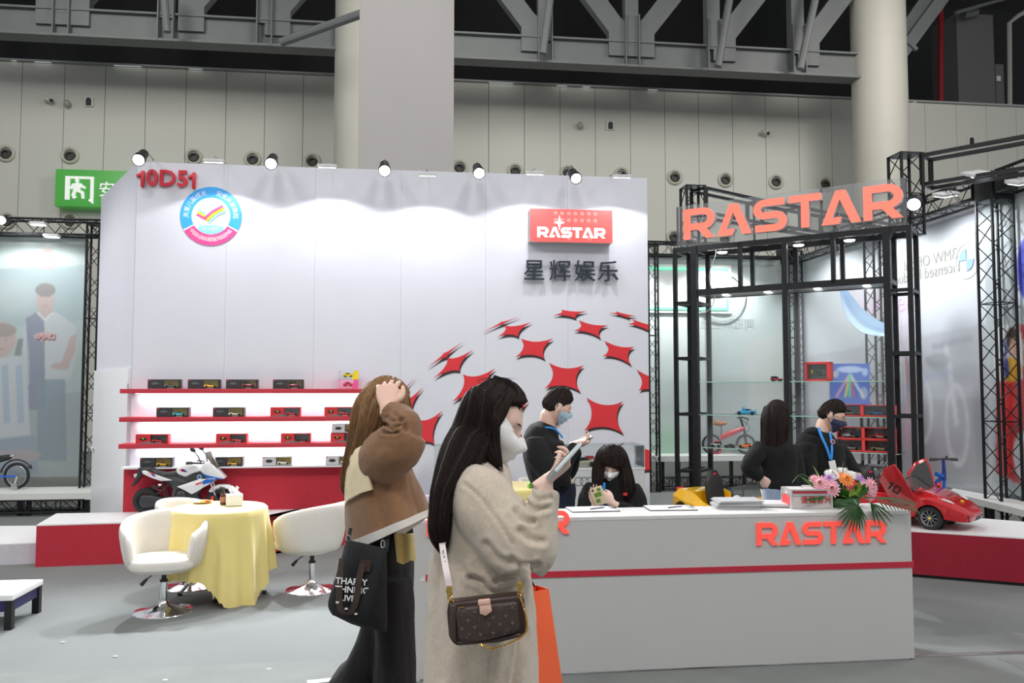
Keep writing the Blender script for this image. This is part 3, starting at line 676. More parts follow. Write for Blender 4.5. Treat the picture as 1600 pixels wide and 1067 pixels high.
# ================================================================ TRUSSES
def lattice(b, a, c, w=.28, up=(0, 0, 1), r=.018, step=.22, tri=.006):
    """box truss between two points: four chords and diagonal webs"""
    a, c = Vector(a), Vector(c); fr = frame(c-a, up if abs((c-a).normalized().dot(Vector(up))) < .9 else (0, 1, 0)); y, z = fr.col[1], fr.col[2]; L = (c-a).length; x = (c-a)/L
    cs = [y*w/2+z*w/2, y*w/2-z*w/2, -y*w/2-z*w/2, -y*w/2+z*w/2]
    for q in cs: b.tube([a+q, c+q], r, 6)
    n = max(2, round(L/step))
    for i in range(n):
        for k in range(4):
            q0, q1 = cs[k], cs[(k+1) % 4]
            if i % 2: q0, q1 = q1, q0
            b.tube([a+q0+x*L*i/n, a+q1+x*L*(i+1)/n], tri, 4, caps=False)
            if i == n//3 or i == 2*n//3: b.tube([a+q0+x*L*i/n, a+q1+x*L*i/n], tri*1.3, 4, caps=False)
    return b
def truss(name, a, c, label, w=.28, group=None, plates=True, **k):
    t = thing(name, label, 'truss', a, group=group)
    b = B(); lattice(b, a, c, w, **k); b.build('lattice', BLACKM, t, True)
    if plates:
        for q, nm in ((a, 'end_plate'), (c, 'end_plate')):
            d = (Vector(c)-Vector(a)).normalized(); fr = frame(d, (0, 0, 1) if abs(d.z) < .9 else (0, 1, 0)); B().box(q, (.012, w+.03, w+.03), 0, fr).build(nm, BLACKM, t, True)
    return t
# ================================================================ SIGN TOWER
def camv(X, Z): return Vector((X*math.cos(YAW)+Z*math.sin(YAW), -X*math.sin(YAW)+Z*math.cos(YAW), 0))
TH = 4.0
TL, TR = P(1057, 607, 10.05), P(1427, 607, 8.6); TL.z = TR.z = 0
ts = (TR-TL).normalized(); tn = Vector((-ts.y, ts.x, 0)); TLEN = (TR-TL).length; TD = .45
def T(s, d, z): v = TL+ts*s+tn*d; v.z = z; return v
def s_at(px, d=0):
    """position along the tower front whose vertical line falls on image column px"""
    rr, c = ray(px, 500); r2 = Vector((rr.x, rr.y)); o = TL+tn*d
    # solve o + ts*s = k*r2
    den = ts.x*r2.y-ts.y*r2.x; return (-(o.x*r2.y-o.y*r2.x))/den
ZB = .0; ztop = P(1057, 388, 10.05).z; zhd = P(1093, 457, 9.9).z
tw = thing('sign_tower', 'open black steel tower with glass shelves carrying the big red letters', 'display tower', T(TLEN/2, TD/2, 0))
rot = frame(ts, (0, 0, 1))
def post(s, d, z0, z1, w=.05, nm='post'): B().box(T(s, d, (z0+z1)/2), (w, w, z1-z0), 0, rot).build(nm, BLACKM, tw, True, smooth=0)
def rail(s0, d0, s1, d1, z, h=.05, w=.045, nm='rail'): B().bar(T(s0, d0, z), T(s1, d1, z), w, h).build(nm, BLACKM, tw, True, smooth=0)
sL0, sL1, sR0, sR1 = 0, s_at(1086), s_at(1388), TLEN
zp = 0.0
for s, w_ in ((sL0, .045), (sL1, .075), (sR0, .07), (sR1, .05)):
    for d in (0, TD): post(s, d, zp if s > 0.8 else 0.0, ztop, w_ if d == 0 else .05)
sM = s_at(1228); post(sM, 0, zp, ztop, .055); post(sM, TD, zp, ztop, .055)
for z in (ztop-.03, ):
    for d in (0, TD): rail(-.02, d, TLEN+.02, d, z, .06)
    for s in (sL0, sL1, sM, sR0, sR1): rail(s, 0, s, TD, z)
for d in (0, TD): rail(sL1, d, sR0, d, zhd, .07)
for s in (sL1, sM, sR0): rail(s, 0, s, TD, zhd)
for px in (1158, 1304):
    for d in (0, TD): post(s_at(px, 0), d, zhd, ztop, .045, 'header_post')
for (s0, s1, zs_) in ((sL0, sL1, [P(1060, y, 10.05).z for y in (474, 560, 647, 735)]), (sR0, sR1, [P(1420, y, 8.6).z for y in (452, 551, 651)])):
    for z in zs_:
        for d in (0, TD): rail(s0, d, s1, d, z, .035)
        for s in (s0, s1): rail(s, 0, s, TD, z, .035)
# header underside board with small downlights
B().box(T((sL1+sR0)/2, TD/2, zhd-.02), (sR0-sL1, TD-.03, .012), 0, rot).build('header_board', mat('smoky_board', (.42, .42, .43), .3), tw, True, smooth=0)
dl = mat('downlight_glow', (1, 1, .97), .3, emit=8, noise_amt=0)
for px in (1134, 1200, 1278, 1355):
    c = T(s_at(px, TD*.4), TD*.4, zhd-.032); B().lathe([(0, -.004), (.035, -.004), (.04, .006), (0, .006)], c, n=16).build('downlight', dl, tw, True)
for px, ln in ((1130, .1), (1250, .1), (1330, .12)):
    c = T(s_at(px, TD*.4), TD*.4, ztop-.08); B().lathe([(0, -.004), (.05, -.004), (.06, .01), (0, .012)], c, n=16).build('downlight', dl, tw, True)
# white cable hanging inside
cp = T(s_at(1117, .2), .2, ztop-.05)
B().tube([T(s_at(px, .2), .2, P(px, py, 10.0).z) for px, py in ((1120, 388), (1119, 400), (1110, 425), (1111, 445), (1117, 462), (1113, 478), (1100, 488), (1088, 483))], .006, 8, sub=4).build('cable', mat('white_cable', (.8, .8, .8), .4), tw, True)
# glass panes and shelves
B().box(T((sL1+sM)/2, TD*.5, (zhd+.9)/2), (sM-sL1-.07, .006, zhd-.95), 0, rot).build('glass_pane', GLASSF, tw, True, smooth=0)
B().box(T((sR0+sM)/2, TD*.5, (zhd+.9)/2), (sR0-sM-.07, .006, zhd-.95), 0, rot).build('glass_pane', GLASSF, tw, True, smooth=0)
GE = mat('glass_edge_green', (.35, .62, .52), .2, noise_amt=0)
SHT = {}
def gshelf(key, pxa, pxb, pya, pyb):
    sa, sb = s_at(pxa), s_at(pxb); Da = (T(sa, 0, 0)).dot(Vector((math.sin(YAW), math.cos(YAW), 0))); z = P(pxa, pya, Da).z; SHT[key] = z
    B().box(T((sa+sb)/2, TD/2, z), (sb-sa, TD, .008), 0, rot).build('glass_shelf', GLASS, tw, True, smooth=0)
    B().bar(T(sa, -.0, z), T(sb, -.0, z), .004, .010).bar(T(sa, TD, z), T(sb, TD, z), .004, .010).build('shelf_edge', GE, tw, True, smooth=0)
gshelf('t', 1089, 1388, 597, 594); gshelf('m', 1089, 1226, 648, 649); gshelf('m2', 1230, 1388, 650, 650.5); gshelf('b', 1093, 1226, 699, 702); gshelf('b2', 1230, 1400, 703, 707)
# acrylic board and the big letters on top
zA0, zA1 = ztop+.01, ztop+.01+.50
B().box(T(TLEN/2, .02, (zA0+zA1)/2), (TLEN-.04, .01, zA1-zA0), 0, rot).build('acrylic_board', GLASSF, tw, True, smooth=0)
for s in (.02, TLEN*.37, TLEN*.66, TLEN-.03): B().bar(T(s, .045, zA0), T(s, .045, zA1), .02, .02).build('board_support', BLACKM, tw, True, smooth=0)
sa, sb = s_at(1070, -.06), s_at(1418, -.06); kx = (sb-sa)/WORDLEN
DA = lambda s: T(s, -.06, 0).dot(Vector((math.sin(YAW), math.cos(YAW), 0)))
zb0, zt0 = P(1072, 376, DA(sa)).z, P(1072, 326, DA(sa)).z; zb1, zt1 = P(1410, 338, DA(sb)).z, P(1410, 287, DA(sb)).z
print('letter z', zb0, zt0, zb1, zt1)
xx = 0
for ch in 'RASTAR':
    ps, adv = glyph(ch); b = B(); b2 = B()
    mf = lambda x, y, z: tuple(T(sa+x*kx, y, 0)+Vector((0, 0, (zb0+zb1)/2+z*((zt0+zt1)/2-(zb0+zb1)/2))))
    for i, p in enumerate(ps): b.prism([(xx+q[0], q[1]) for q in p], -.065-.0006*i, -.058, mf); b2.prism([(xx+q[0], q[1]) for q in p], -.058, .015, mf)
    l_ = b2.build('letter', mat('letter_return', (.62, .64, .68), .35), tw, True, smooth=0); b.build('letter_face', SIGNR, l_, True, smooth=0)
    xx += adv+.04
# corner trusses and top frame behind the letters
def col_truss(px, py, D, label, w=.26, z0=0.0, ztop_=None, px_w=None):
    a = P(px, 607, D); z = P(px, py, D).z; a.z = z0; return truss('truss_column', a, Vector((a.x, a.y, z)), label, w)
t1 = col_truss(1086, 293, 10.65, 'black lattice truss column standing on the tower left corner', .24, ztop)
t2 = col_truss(1424, 243, 9.22, 'black lattice truss column standing on the tower right corner', .25, ztop)
def rail_frame(name, pts, label, h=.30, w=.24, step=.9):
    """double ladder frame of flat black bars along pts"""
    t = thing(name, label, 'truss', pts[0]); b = B(); k = 0
    for a, c in zip(pts, pts[1:]):
        a, c = Vector(a), Vector(c); d = (c-a).normalized(); n = Vector((-d.y, d.x, 0)).normalized(); L = (c-a).length
        for off in (0, w):
            for dz in (0, -h): b = B(); b.bar(a+n*off+Vector((0, 0, dz)), c+n*off+Vector((0, 0, dz)), .04, .04); b.build('frame_bar', BLACKM, t, True, smooth=0)
        m = max(1, round(L/step))
        for i in range(m+1):
            q = a+(c-a)*i/m; b = B()
            b.bar(q+Vector((0, 0, -h)), q, .04, .04).bar(q+n*w+Vector((0, 0, -h)), q+n*w, .04, .04).bar(q, q+n*w, .03, .03).bar(q+Vector((0, 0, -h)), q+n*w+Vector((0, 0, -h)), .03, .03).build('frame_rung', BLACKM, t, True, smooth=0)
    return t
rail_frame('ladder_truss', [P(1103, 294, 10.65), P(1190, 313, 11.4), P(1400, 352, 13.5)], 'black ladder frame running back behind the red tower letters', .32)
rail_frame('ladder_truss', [P(1440, 243, 9.2), P(1640, 206, 8.3)], 'black double-rail frame jutting out at the upper right', .33, .26, .95)
# round can lamp on the right truss
t = thing('can_spotlight', 'black can spotlight clamped beside the last red tower letter', 'spotlight', P(1437, 305, 9.05))
p = P(1428, 319, 8.95); d = Vector((-.45, -.55, -.35)).normalized()
B().lathe([(0, -.2), (.05, -.2), (.075, -.15), (.08, .02), (.07, .02), (.06, 0), (0, 0)], p, d, n=24).build('can', BLACKP, t, True)
B().lathe([(0, .006), (.068, .006), (.068, .012), (0, .014)], p, d, n=24).build('lens', mat('spot_glow_blue', (.75, .85, 1), .3, emit=9, noise_amt=0), t, True)
B().tube([p-d*.1, p-d*.1+Vector((.12, .03, .12)), p-d*.1+Vector((.16, .03, .0))], .012).build('yoke', BLACKM, t, True)
# ================================================================ NEIGHBOUR STANDS (right)
NX, NYB, NH = 6.85, 14.06, 4.0
FABRIC = mat('banner_fabric', (.62, .66, .66), .8, noise_amt=.02, noise_scale=1.2)
def canvas_wall(name, W_, H_, nx, ny, bg): return Canvas(W_, H_, nx, ny, bg)
PRN = print_mat('fabric_print', .8)
# -- back wall fabric, faces the camera, seen x 1016..1240
xl = PY(1000, 500, NYB).x; xr = NX; Wb = xr-xl
zb = .55; c = canvas_wall('b', Wb, NH-zb, 190, 150, (.62, .68, .67))
def bp(px, py): q = PY(px, py, NYB); return (q.x-xl, q.z-zb)
g = lambda *pp: [bp(*p) for p in pp]
for k in range(12): c.ell(*bp(1150+40*math.sin(k*2.1), 560+15*k), .9, .1, (.50, .55, .57), .25, soft=.3)
c.poly(g((1000, 595), (1245, 585), (1245, 720), (1000, 720)), (.46, .49, .50), .55)
c.poly(g((1168, 530), (1235, 522), (1235, 640), (1168, 640)), (.70, .68, .64), .6)
c.ell(*bp(1030, 650), .5, .9, (.52, .60, .58), .6, soft=.4)
c.ell(*bp(1110, 690), .8, .4, (.40, .46, .48), .5, soft=.3); c.ell(*bp(1045, 700), .25, .5, (.35, .62, .42), .6, soft=.2)
c.poly(g((1000, 690), (1245, 690), (1245, 722), (1000, 722)), (.36, .52, .40), .4)
c.ell(*bp(1155, 660), 1.6, .16, (.72, .74, .74), .5, soft=.2)
c.ell(*bp(1165, 480), .25, .35, (.88, .92, .92), .8, soft=.3); c.ell(*bp(1060, 520), .3, .5, (.8, .84, .82), .5, soft=.3)
c.blur(5).fade(.45, (.84, .86, .85))
bn = thing('rear_banner', 'grey-green fabric backdrop of the next stand seen left of and through the tower', 'banner', ((xl+xr)/2, NYB, 0))
c.build('fabric', PRN, bn, lambda x, y: (xl+x, NYB, zb+y))
B().box(((xl+xr)/2, NYB+.05, NH-.02), (Wb, .06, .09)).build('top_bar', BLACKM, bn, True, smooth=0)
# green neon-edged panel
q0, q1 = PY(1000, 412, NYB-.03), PY(1143, 490, NYB-.03); gp = B()
B().box(((q0.x+q1.x)/2, NYB-.03, (q0.z+q1.z)/2), (q1.x-q0.x, .04, q0.z-q1.z)).build('light_panel', mat('panel_pale', (.80, .84, .82), .5), bn, True, smooth=0)
e0, e1 = PY(1005, 419, NYB-.06), PY(1137, 483, NYB-.06); NEON = mat('neon_green', (.18, .95, .5), .4, emit=.9, noise_amt=0)
B().bar((e0.x, NYB-.06, e0.z), (e1.x, NYB-.06, e0.z), .02, .04).bar((e1.x, NYB-.06, e0.z), (e1.x, NYB-.06, e1.z), .02, .04).bar((e1.x, NYB-.06, e1.z), (e0.x, NYB-.06, e1.z), .02, .04).build('green_strip', NEON, bn, True)
FAINT = mat('faint_print_grey', (.50, .55, .54), .8)
rg = B()
for px in (1128, ): q = PY(px, 462, NYB-.06); rg.lathe([(.40, 0), (.44, 0), (.44, .004), (.40, .004)], q, (0, 1, 0), n=30)
rg.build('ring_print', FAINT, bn, True)
a = PY(1130, 507, NYB-.05); put_txt('faint_lettering', '同冠联盟遥控', .20, mat('faint_print_dark', (.40, .44, .43), .8), bn, (a.x-(xl+xr)/2, -.004, a.z), mirror=True)
# -- side wall fabric, runs towards the camera at x=NX, y from 8.0 to NYB
y0s, y1s = 7.2, NYB; Ws = y1s-y0s; zs0 = .45; c = Canvas(Ws, NH-zs0, 300, 170, (.66, .69, .71))
def sp(px, py): q = PX(px, py, NX); return (q.y-y0s, q.z-zs0)
g = lambda *pp: [sp(*p) for p in pp]
c.ell(*sp(1500, 420), 1.3, .9, (.76, .78, .82), .8, soft=.6); c.ell(*sp(1440, 395), .5, .3, (.84, .87, .87), .6, soft=.4)
c.poly(g((1245, 560), (1545, 505), (1545, 745), (1245, 720)), (.52, .52, .545), .65)
c.poly(g((1245, 400), (1545, 320), (1545, 340), (1245, 415)), (.55, .57, .62), .6)
c.poly(g((1410, 398), (1500, 375), (1530, 378), (1530, 425), (1500, 430), (1410, 440)), (.70, .70, .67), .7)
c.poly(g((1245, 640), (1545, 620), (1545, 760), (1245, 740)), (.40, .385, .41), .5)
c.ell(*sp(1500, 530), .28, .28, (.42, .44, .47), .6, soft=.25); c.ell(*sp(1470, 580), .5, .12, (.44, .45, .48), .5, soft=.1); c.ell(*sp(1515, 585), .3, .12, (.40, .41, .44), .5, soft=.1)
c.ell(*sp(1440, 700), .8, .3, (.45, .36, .41), .6, soft=.2)
c.ell(*sp(1530, 660), .12, .4, (.33, .33, .37), .6, soft=.1)
c.ell(*sp(1330, 470), 1.2, .5, (.72, .74, .75), .7, soft=.3)
c.poly(g((1330, 455), (1400, 445), (1400, 510), (1330, 505)), (.80, .60, .72), .35)
c.poly(g((1395, 470), (1440, 470), (1440, 560), (1395, 565)), (.80, .68, .76), .45)
c.poly(g((1412, 560), (1432, 560), (1432, 700), (1412, 700)), (.72, .38, .48), .45); c.poly(g((1428, 535), (1440, 535), (1440, 575), (1428, 575)), (.2, .7, .4), .5)
c.poly(g((1416, 578), (1440, 576), (1440, 690), (1416, 690)), (.66, .42, .50), .5)
# printed bicycles, pale outlines
for px, py, rz in ((1495, 664, .52), (1438, 640, .48)):
    X_, Y_ = sp(px, py); kx_ = abs(sp(px-18, py)[0]-sp(px+18, py)[0])/2/rz; Xs = c.X; c.X = X_+(c.X-X_)/kx_; c.ring(X_, Y_, rz*.95, .06, (.80, .80, .82), .9); c.ring(X_, Y_, rz*.80, .03, (.72, .72, .74), .6); c.X = Xs
X_, Y_ = sp(1495, 664)
c.line([(X_, Y_), (X_+.12, Y_+.75), (X_+.18, Y_+1.05)], .09, (.72, .73, .75), .8); c.line([(X_-.35, Y_+1.08), (X_+.45, Y_+1.0)], .07, (.36, .37, .40), .7); c.ell(X_+.35, Y_+.82, .26, .10, (.36, .37, .40), .7)
c.line([(X_+.1, Y_+.7), (X_+1.2, Y_+.45)], .10, (.45, .50, .60), .6); c.line([(X_+.9, Y_+.5), (X_+1.5, Y_-.1)], .08, (.45, .50, .60), .6)
c.blur(3).fade(.45, (.82, .82, .84))
sb_ = thing('side_banner', 'long grey fabric backdrop with faint bicycle print and mirrored lettering, right', 'banner', (NX, (y0s+y1s)/2, 0))
c.build('fabric', PRN, sb_, lambda x, y: (NX, y0s+x, zs0+y))
B().box((NX+.04, (y0s+y1s)/2, NH+.02), (.06, Ws, .06)).build('top_bar', BLACKM, sb_, True, smooth=0)
FG = mat('faint_letter_tan', (.30, .30, .27), .8)
def side_txt(name, s_, px, py, size, m, mirror=True, **k):
    q = PX(px, py, NX-.004); me = txt(s_, size, mirror=mirror, **k); me.materials.append(m); o = link(name, me, sb_); o.location = (-.004, q.y-(y0s+y1s)/2, q.z); o.rotation_euler = (0, 0, -math.pi/2); return o
side_txt('mirrored_letters', 'BMW Official', 1452, 407, .21, FG); side_txt('mirrored_letters', 'Licensed Product', 1444, 428, .21, FG)
side_txt('mirrored_letters', 'EasyRider', 1372, 478, .42, mat('faint_pink', (.72, .50, .66), .8), mirror=False); 
q = PX(1510, 406, NX-.006); rb = B().lathe([(.20, 0), (.24, 0), (.24, .004), (.20, .004)], q, (1, 0, 0), n=32).build('round_emblem', mat('faint_grey', (.50, .51, .52), .8), sb_, True)
BL_ = mat('faint_blue', (.28, .42, .68), .8); e = B()
for a0 in (0, 180):
    e.prism([(0, 0)]+arc(0, 0, .14, a0, a0+90, 8), 0, .004, lambda x, y, z: (q.x-.004+y, q.y+x, q.z+z))
e.build('emblem_quarters', BL_, rb, True)
# blue poster with coloured rays, and hanging blue sail, on the side wall
c = Canvas(1, 1, 60, 60, (.25, .42, .80))
for a_, col in ((.15, (.95, .6, .7)), (.38, (.9, .85, .3)), (.6, (.85, .3, .4)), (.85, (.9, .9, .9)), (.5, (.3, .85, .7))): c.line([(.5, .75), (a_, .2)], .07, col, .85)
c.ell(.5, .86, .34, .08, (.85, .9, 1), .8); c.ell(.14, .75, .08, .09, (.9, .88, .8), .7); c.ell(.88, .8, .08, .1, (.8, .9, 1), .7); c.ell(.85, .3, .1, .15, (.85, .85, .8), .6); c.blur(2)
pa, pb_, pc, pd = [P(px, py, D) for px, py, D in ((1297, 568, 11.4), (1359, 568, 11.4), (1359, 634, 11.4), (1297, 634, 11.4))]
po = thing('blue_poster', 'bright blue poster with coloured rays behind the tower glass', 'poster', (pc+pd)/2)
c.build('print', print_mat('poster_print', .5, emit=.15), po, lambda x, y: pd+(pc-pd)*x+(pa-pd)*y)
B().prism([(0, 0), (1, 0), (1, 1), (0, 1)], .01, .04, lambda x, y, z: tuple(pd+(pc-pd)*x+(pa-pd)*z+Vector((.12, .99, 0))*y)).build('board', PAPER, po, True, smooth=0)
for x_ in (.2, .8): B().bar(pd+(pc-pd)*x_+Vector((.01, .03, 0)), Vector(((pd+(pc-pd)*x_).x+.01, (pd+(pc-pd)*x_).y+.03, 0)), .03).build('stand_leg', BLACKM, po, True)
sl = thing('blue_sail', 'pale blue lit sail-shaped cloth hanging behind the tower glass', 'cloth', P(1345, 490, 11.0))
def sail(u, v):
    # u along the curve, v across
    top = cr([(1312, 440), (1315, 472), (1328, 502), (1352, 521), (1390, 526)], 8); bot = cr([(1313, 440), (1332, 464), (1351, 485), (1370, 499), (1390, 510)], 8)
    i = min(int(u*32), 31); f_ = u*32-i; a = [top[i][k]*(1-f_)+top[i+1][k]*f_ for k in (0, 1)]; b_ = [bot[i][k]*(1-f_)+bot[i+1][k]*f_ for k in (0, 1)]
    px, py = a[0]*(1-v)+b_[0]*v, a[1]*(1-v)+b_[1]*v
    return P(px, py, 11.0+.25*math.sin(v*3)+.3*u)
B().grid(sail, 30, 10).build('cloth', mat('sail_cloth', (.62, .76, .95), .6, emit=.35, noise_amt=.1, noise_scale=3), sl, True, solid=.006)
B().tube([P(1312, 440, 11.0), P(1311, 330, 11.0)], .004).build('cord', STEEL, sl, True)
# ledges of the neighbour stand
def ledge(name, pts, z, th, label, legs, group=None):
    t = thing(name, label, 'bench', (sum(p.x for p in pts)/len(pts), sum(p.y for p in pts)/len(pts), 0)); ff = lambda x, y, zz: (x, zz, y)
    B().prism([(p.x, p.y) for p in pts], z-th, z, ff).build('bench_top', mat('ledge_white', (.72, .73, .70), .4), t, True, smooth=0)
    for q in legs:
        B().bar((q.x, q.y, 0), (q.x, q.y, z-th), .05).build('leg', BLACKM, t, True, smooth=0)
    if len(legs) > 1: b = B(); [lattice(b, (p.x, p.y, .13), (q.x, q.y, .13), .16, r=.012, step=.18) for p, q in zip(legs, legs[1:])]; b.build('lattice_rail', BLACKM, t, True)
    return t
zr = .62
pts = [PZ(1000, 712, zr), PZ(1300, 712, zr), PZ(1300, 718, zr)+Vector((0, -.1, 0)), PZ(1000, 718, zr)+Vector((0, -.1, 0))]
yA = PZ(1016, 713, .58).y
lt = ledge('display_bench', [Vector((xl, yA+.6, 0)), Vector((NX-.1, yA+.6, 0)), Vector((NX-.1, yA, 0)), Vector((xl, yA, 0))], .58, .09, 'long white display bench before the rear banner, behind the tower', [PY(px, 700, yA+.1) for px in (1035, 1060, 1142, 1162, 1240, 1300)])
# right ledge near frame edge
pts = [PZ(1513, 779, .46), PZ(1660, 806, .46), PZ(1660, 790, .46), PZ(1560, 775, .46)]
z_ = .46; q1, q2 = PZ(1480, 768, z_), PZ(1600, 797, z_); q3 = q2+(q2-q1)*.5; nn2 = Vector((NX-.1, 0, 0))
ledge('display_bench', [Vector((q1.x, q1.y, 0)), Vector((NX-.08, q1.y+.3, 0)), Vector((NX-.08, q3.y, 0)), Vector((q3.x, q3.y, 0))], z_, .07, 'white display bench at the right frame edge behind the red platform', [Vector((q1.x+.1, q1.y-.0, 0)), Vector(((q1.x+q2.x)/2+.1, (q1.y+q2.y)/2, 0)), Vector((q2.x+.06, q2.y, 0))])
# trusses of the neighbour stand
truss('truss_column', Vector((NX-.22, PX(1563, 600, NX-.22).y, .0)), Vector((NX-.22, PX(1563, 600, NX-.22).y, 4.0)), 'black lattice truss column before the fabric near the right frame edge', .26)
yc = PX(1563, 600, NX-.22).y
truss('top_truss', Vector((NX-.22, yc+.2, 4.02)), Vector((NX-.22, NYB-.2, 4.02)), 'long black top truss of the right-hand fabric stand', .24)
truss('top_truss', Vector((NX-.22, yc-.2, 4.02)), Vector((NX-.22, 6.6, 4.02)), 'short black top truss reaching the right frame edge', .24)
B().box((NX-.22, yc, 4.0), (.30, .30, .34), .05).build('corner_block', BLACKM, [o for o in COL.objects if o.name == 'truss_column.002'][0], True)
truss('top_truss', Vector((xl-.3, NYB-.15, 4.12)), Vector((NX-.35, NYB-.15, 4.12)), 'black top truss of the rear backdrop seen through the tower header', .22)
qx = PY(1241, 600, NYB-.3).x; truss('truss_column', Vector((qx, NYB-.3, 0)), Vector((qx, NYB-.3, 4.1)), 'black lattice truss column in the middle behind the tower post', .24)
for px in (1375, ): q = PX(px, 600, NX-.2); truss('truss_column', Vector((q.x, q.y, 0)), Vector((q.x, q.y, 4.0)), 'black lattice truss column behind the tower right glass', .24)
truss('truss_column', Vector((PY(1020, 600, 13.5).x, 13.5, 0)), Vector((PY(1020, 600, 13.5).x, 13.5, 4.1)), 'thin black lattice truss column just right of the white wall', .16)
# long floodlights on arms on the right stand
for px, py, D, lab in ((1525, 409/2+78-10, 8.9, 'tilted white floodlight over the right stand near the top frame edge'), (1478, 303, 10.0, 'tilted white floodlight over the right stand beside the tower truss'), (1595, 283, 8.6, 'white floodlight over the right stand cut by the frame edge')):
    py = {1525: 271, 1478: 303, 1595: 283}[px]; p = P(px, py, D)
    t = thing('arm_floodlight', lab, 'floodlight', p); 
    B().box(p, (.30, .16, .04), .01, (R(20), R(-12), .3)).build('housing', mat('lamp_white', (.75, .75, .76), .4), t, True)
    B().box(p+Vector((0, 0, -.025)), (.26, .12, .008), 0, (R(20), R(-12), .3)).build('lens', mat('flood_glow', (1, 1, 1), .3, emit=5, noise_amt=0), t, True)
    B().tube([p, p+Vector((.2, .1, .05)), Vector((NX-.2, p.y+.2, 4.0))], .008).build('arm', STEEL, t, True)
for y in (9.2, 10.8, 12.4): lamp('stand_wash_light', 'SPOT', (NX-1.1, y, 3.95), (NX+.1, y, 1.7), 125, (.95, .98, 1), spot_size=R(125), spot_blend=.5, shadow_soft_size=.08)
for x in (3.6, 5.4): lamp('stand_wash_light', 'SPOT', (x, NYB-.7, 3.95), (x, NYB, 1.8), 170, (.95, .98, 1), spot_size=R(125), spot_blend=.5, shadow_soft_size=.08)
# poster wall at far right: red print with a child and a baby in round frames, beyond the side banner
rp = thing('photo_wall', 'bright poster at the right frame edge: red field, child in yellow, sleeping baby', 'poster', P(1600, 600, 8.3))
# sits on the near part of the side wall
c = Canvas(2.0, 3.4, 110, 190, (.66, .70, .72)); yq = yc+.42
def rp_(px, py): q = PX(px, py, NX-.05); return (yq-q.y, q.z-.5)
g = lambda *pp: [rp_(*p) for p in pp]
c.poly(g((1556, 508), (1650, 508), (1650, 780), (1556, 740)), (.75, .22, .24)); c.poly(g((1568, 592), (1584, 592), (1584, 745), (1568, 742)), (.92, .06, .06))
c.poly(g((1553, 508), (1592, 508), (1600, 540), (1598, 594), (1553, 596)), (.84, .84, .84)); c.ell(*rp_(1582, 530), .10, .14, (.16, .10, .09)); c.ell(*rp_(1584, 542), .07, .11, (.80, .60, .52)); c.ell(*rp_(1580, 578), .16, .14, (.90, .62, .08)); c.ell(*rp_(1572, 575), .05, .12, (.12, .16, .50)); c.ell(*rp_(1568, 545), .05, .10, (.15, .22, .62)); c.ell(*rp_(1567, 545), .03, .05, (.85, .87, .9))
c.ell(*rp_(1603, 715), .20, .30, (.84, .84, .86)); c.ell(*rp_(1606, 712), .10, .17, (.80, .62, .56))
c.ell(*rp_(1605, 425), .2, .42, (.82, .86, .95)); c.ell(*rp_(1606, 420), .17, .36, (.18, .20, .72))
c.blur(1).fade(.2, (.8, .8, .8)); c.build('print', print_mat('poster_print_dull', .5), rp, lambda x, y: (NX-.05, yq-x, .5+y))
B().box((NX-.02, yq-1.0, 2.2), (.04, 2.0, 3.4)).build('board', PAPER, rp, True, smooth=0)
# ================================================================ NEIGHBOUR STAND (left)
LY = 12.9; a, b = PY(-60, 500, LY), PY(134, 500, LY); zt2 = PY(70, 369, LY).z; zb2 = .42; c = Canvas(b.x-a.x, zt2-zb2, 200, 300, (.60, .66, .66))
def lp(px, py): q = PY(px, py, LY); return (q.x-a.x, q.z-zb2)
g = lambda *pp: [lp(*p) for p in pp]
c.poly(g((-60, 369), (134, 369), (134, 377), (-60, 377)), (.42, .45, .46)); c.poly(g((-60, 378), (134, 378), (134, 420), (-60, 420)), (.72, .78, .76), .7)
c.poly(g((-60, 422), (134, 414), (134, 500), (-60, 520)), (.52, .60, .62), .7); c.ell(*lp(20, 465), .35, .25, (.66, .70, .70), .6, soft=.2)
c.poly(g((-60, 640), (134, 610), (134, 770), (-60, 770)), (.50, .53, .54), .6)
LS = (.66, .56, .54); DK = (.42, .38, .38); NV = (.42, .44, .52); WH = (.68, .70, .72)
# standing man in halved shirt
c.poly(g((42, 495), (56, 488), (88, 488), (100, 496), (118, 510), (121, 540), (112, 590), (98, 600), (46, 600), (38, 540)), WH); c.poly(g((40, 497), (58, 487), (69, 500), (71, 640), (46, 640), (42, 560)), NV)
c.poly(g((30, 540), (40, 500), (46, 560), (46, 600), (30, 620)), WH, .6)
c.ell(*lp(71, 468), .125, .21, LS); c.ell(*lp(71, 453), .14, .10, DK); c.poly(g((63, 480), (80, 480), (82, 494), (71, 498), (62, 494)), LS)
c.poly(g((110, 526), (120, 522), (118, 548), (104, 578), (92, 578)), LS); c.ell(*lp(94, 572), .13, .05, LS); c.poly(g((58, 592), (102, 592), (104, 720), (58, 720)), (.40, .47, .52), .8)
c.ell(*lp(66, 463), .015, .01, DK); c.ell(*lp(76, 463), .015, .01, DK); c.ell(*lp(71, 478), .03, .008, (.55, .42, .42)); c.ell(*lp(82, 468), .012, .035, LS)
c.ell(*lp(71, 526), .16, .065, (.74, .58, .58)); c.line(g((58, 488), (70, 500), (84, 488)), .03, (.76, .77, .78))
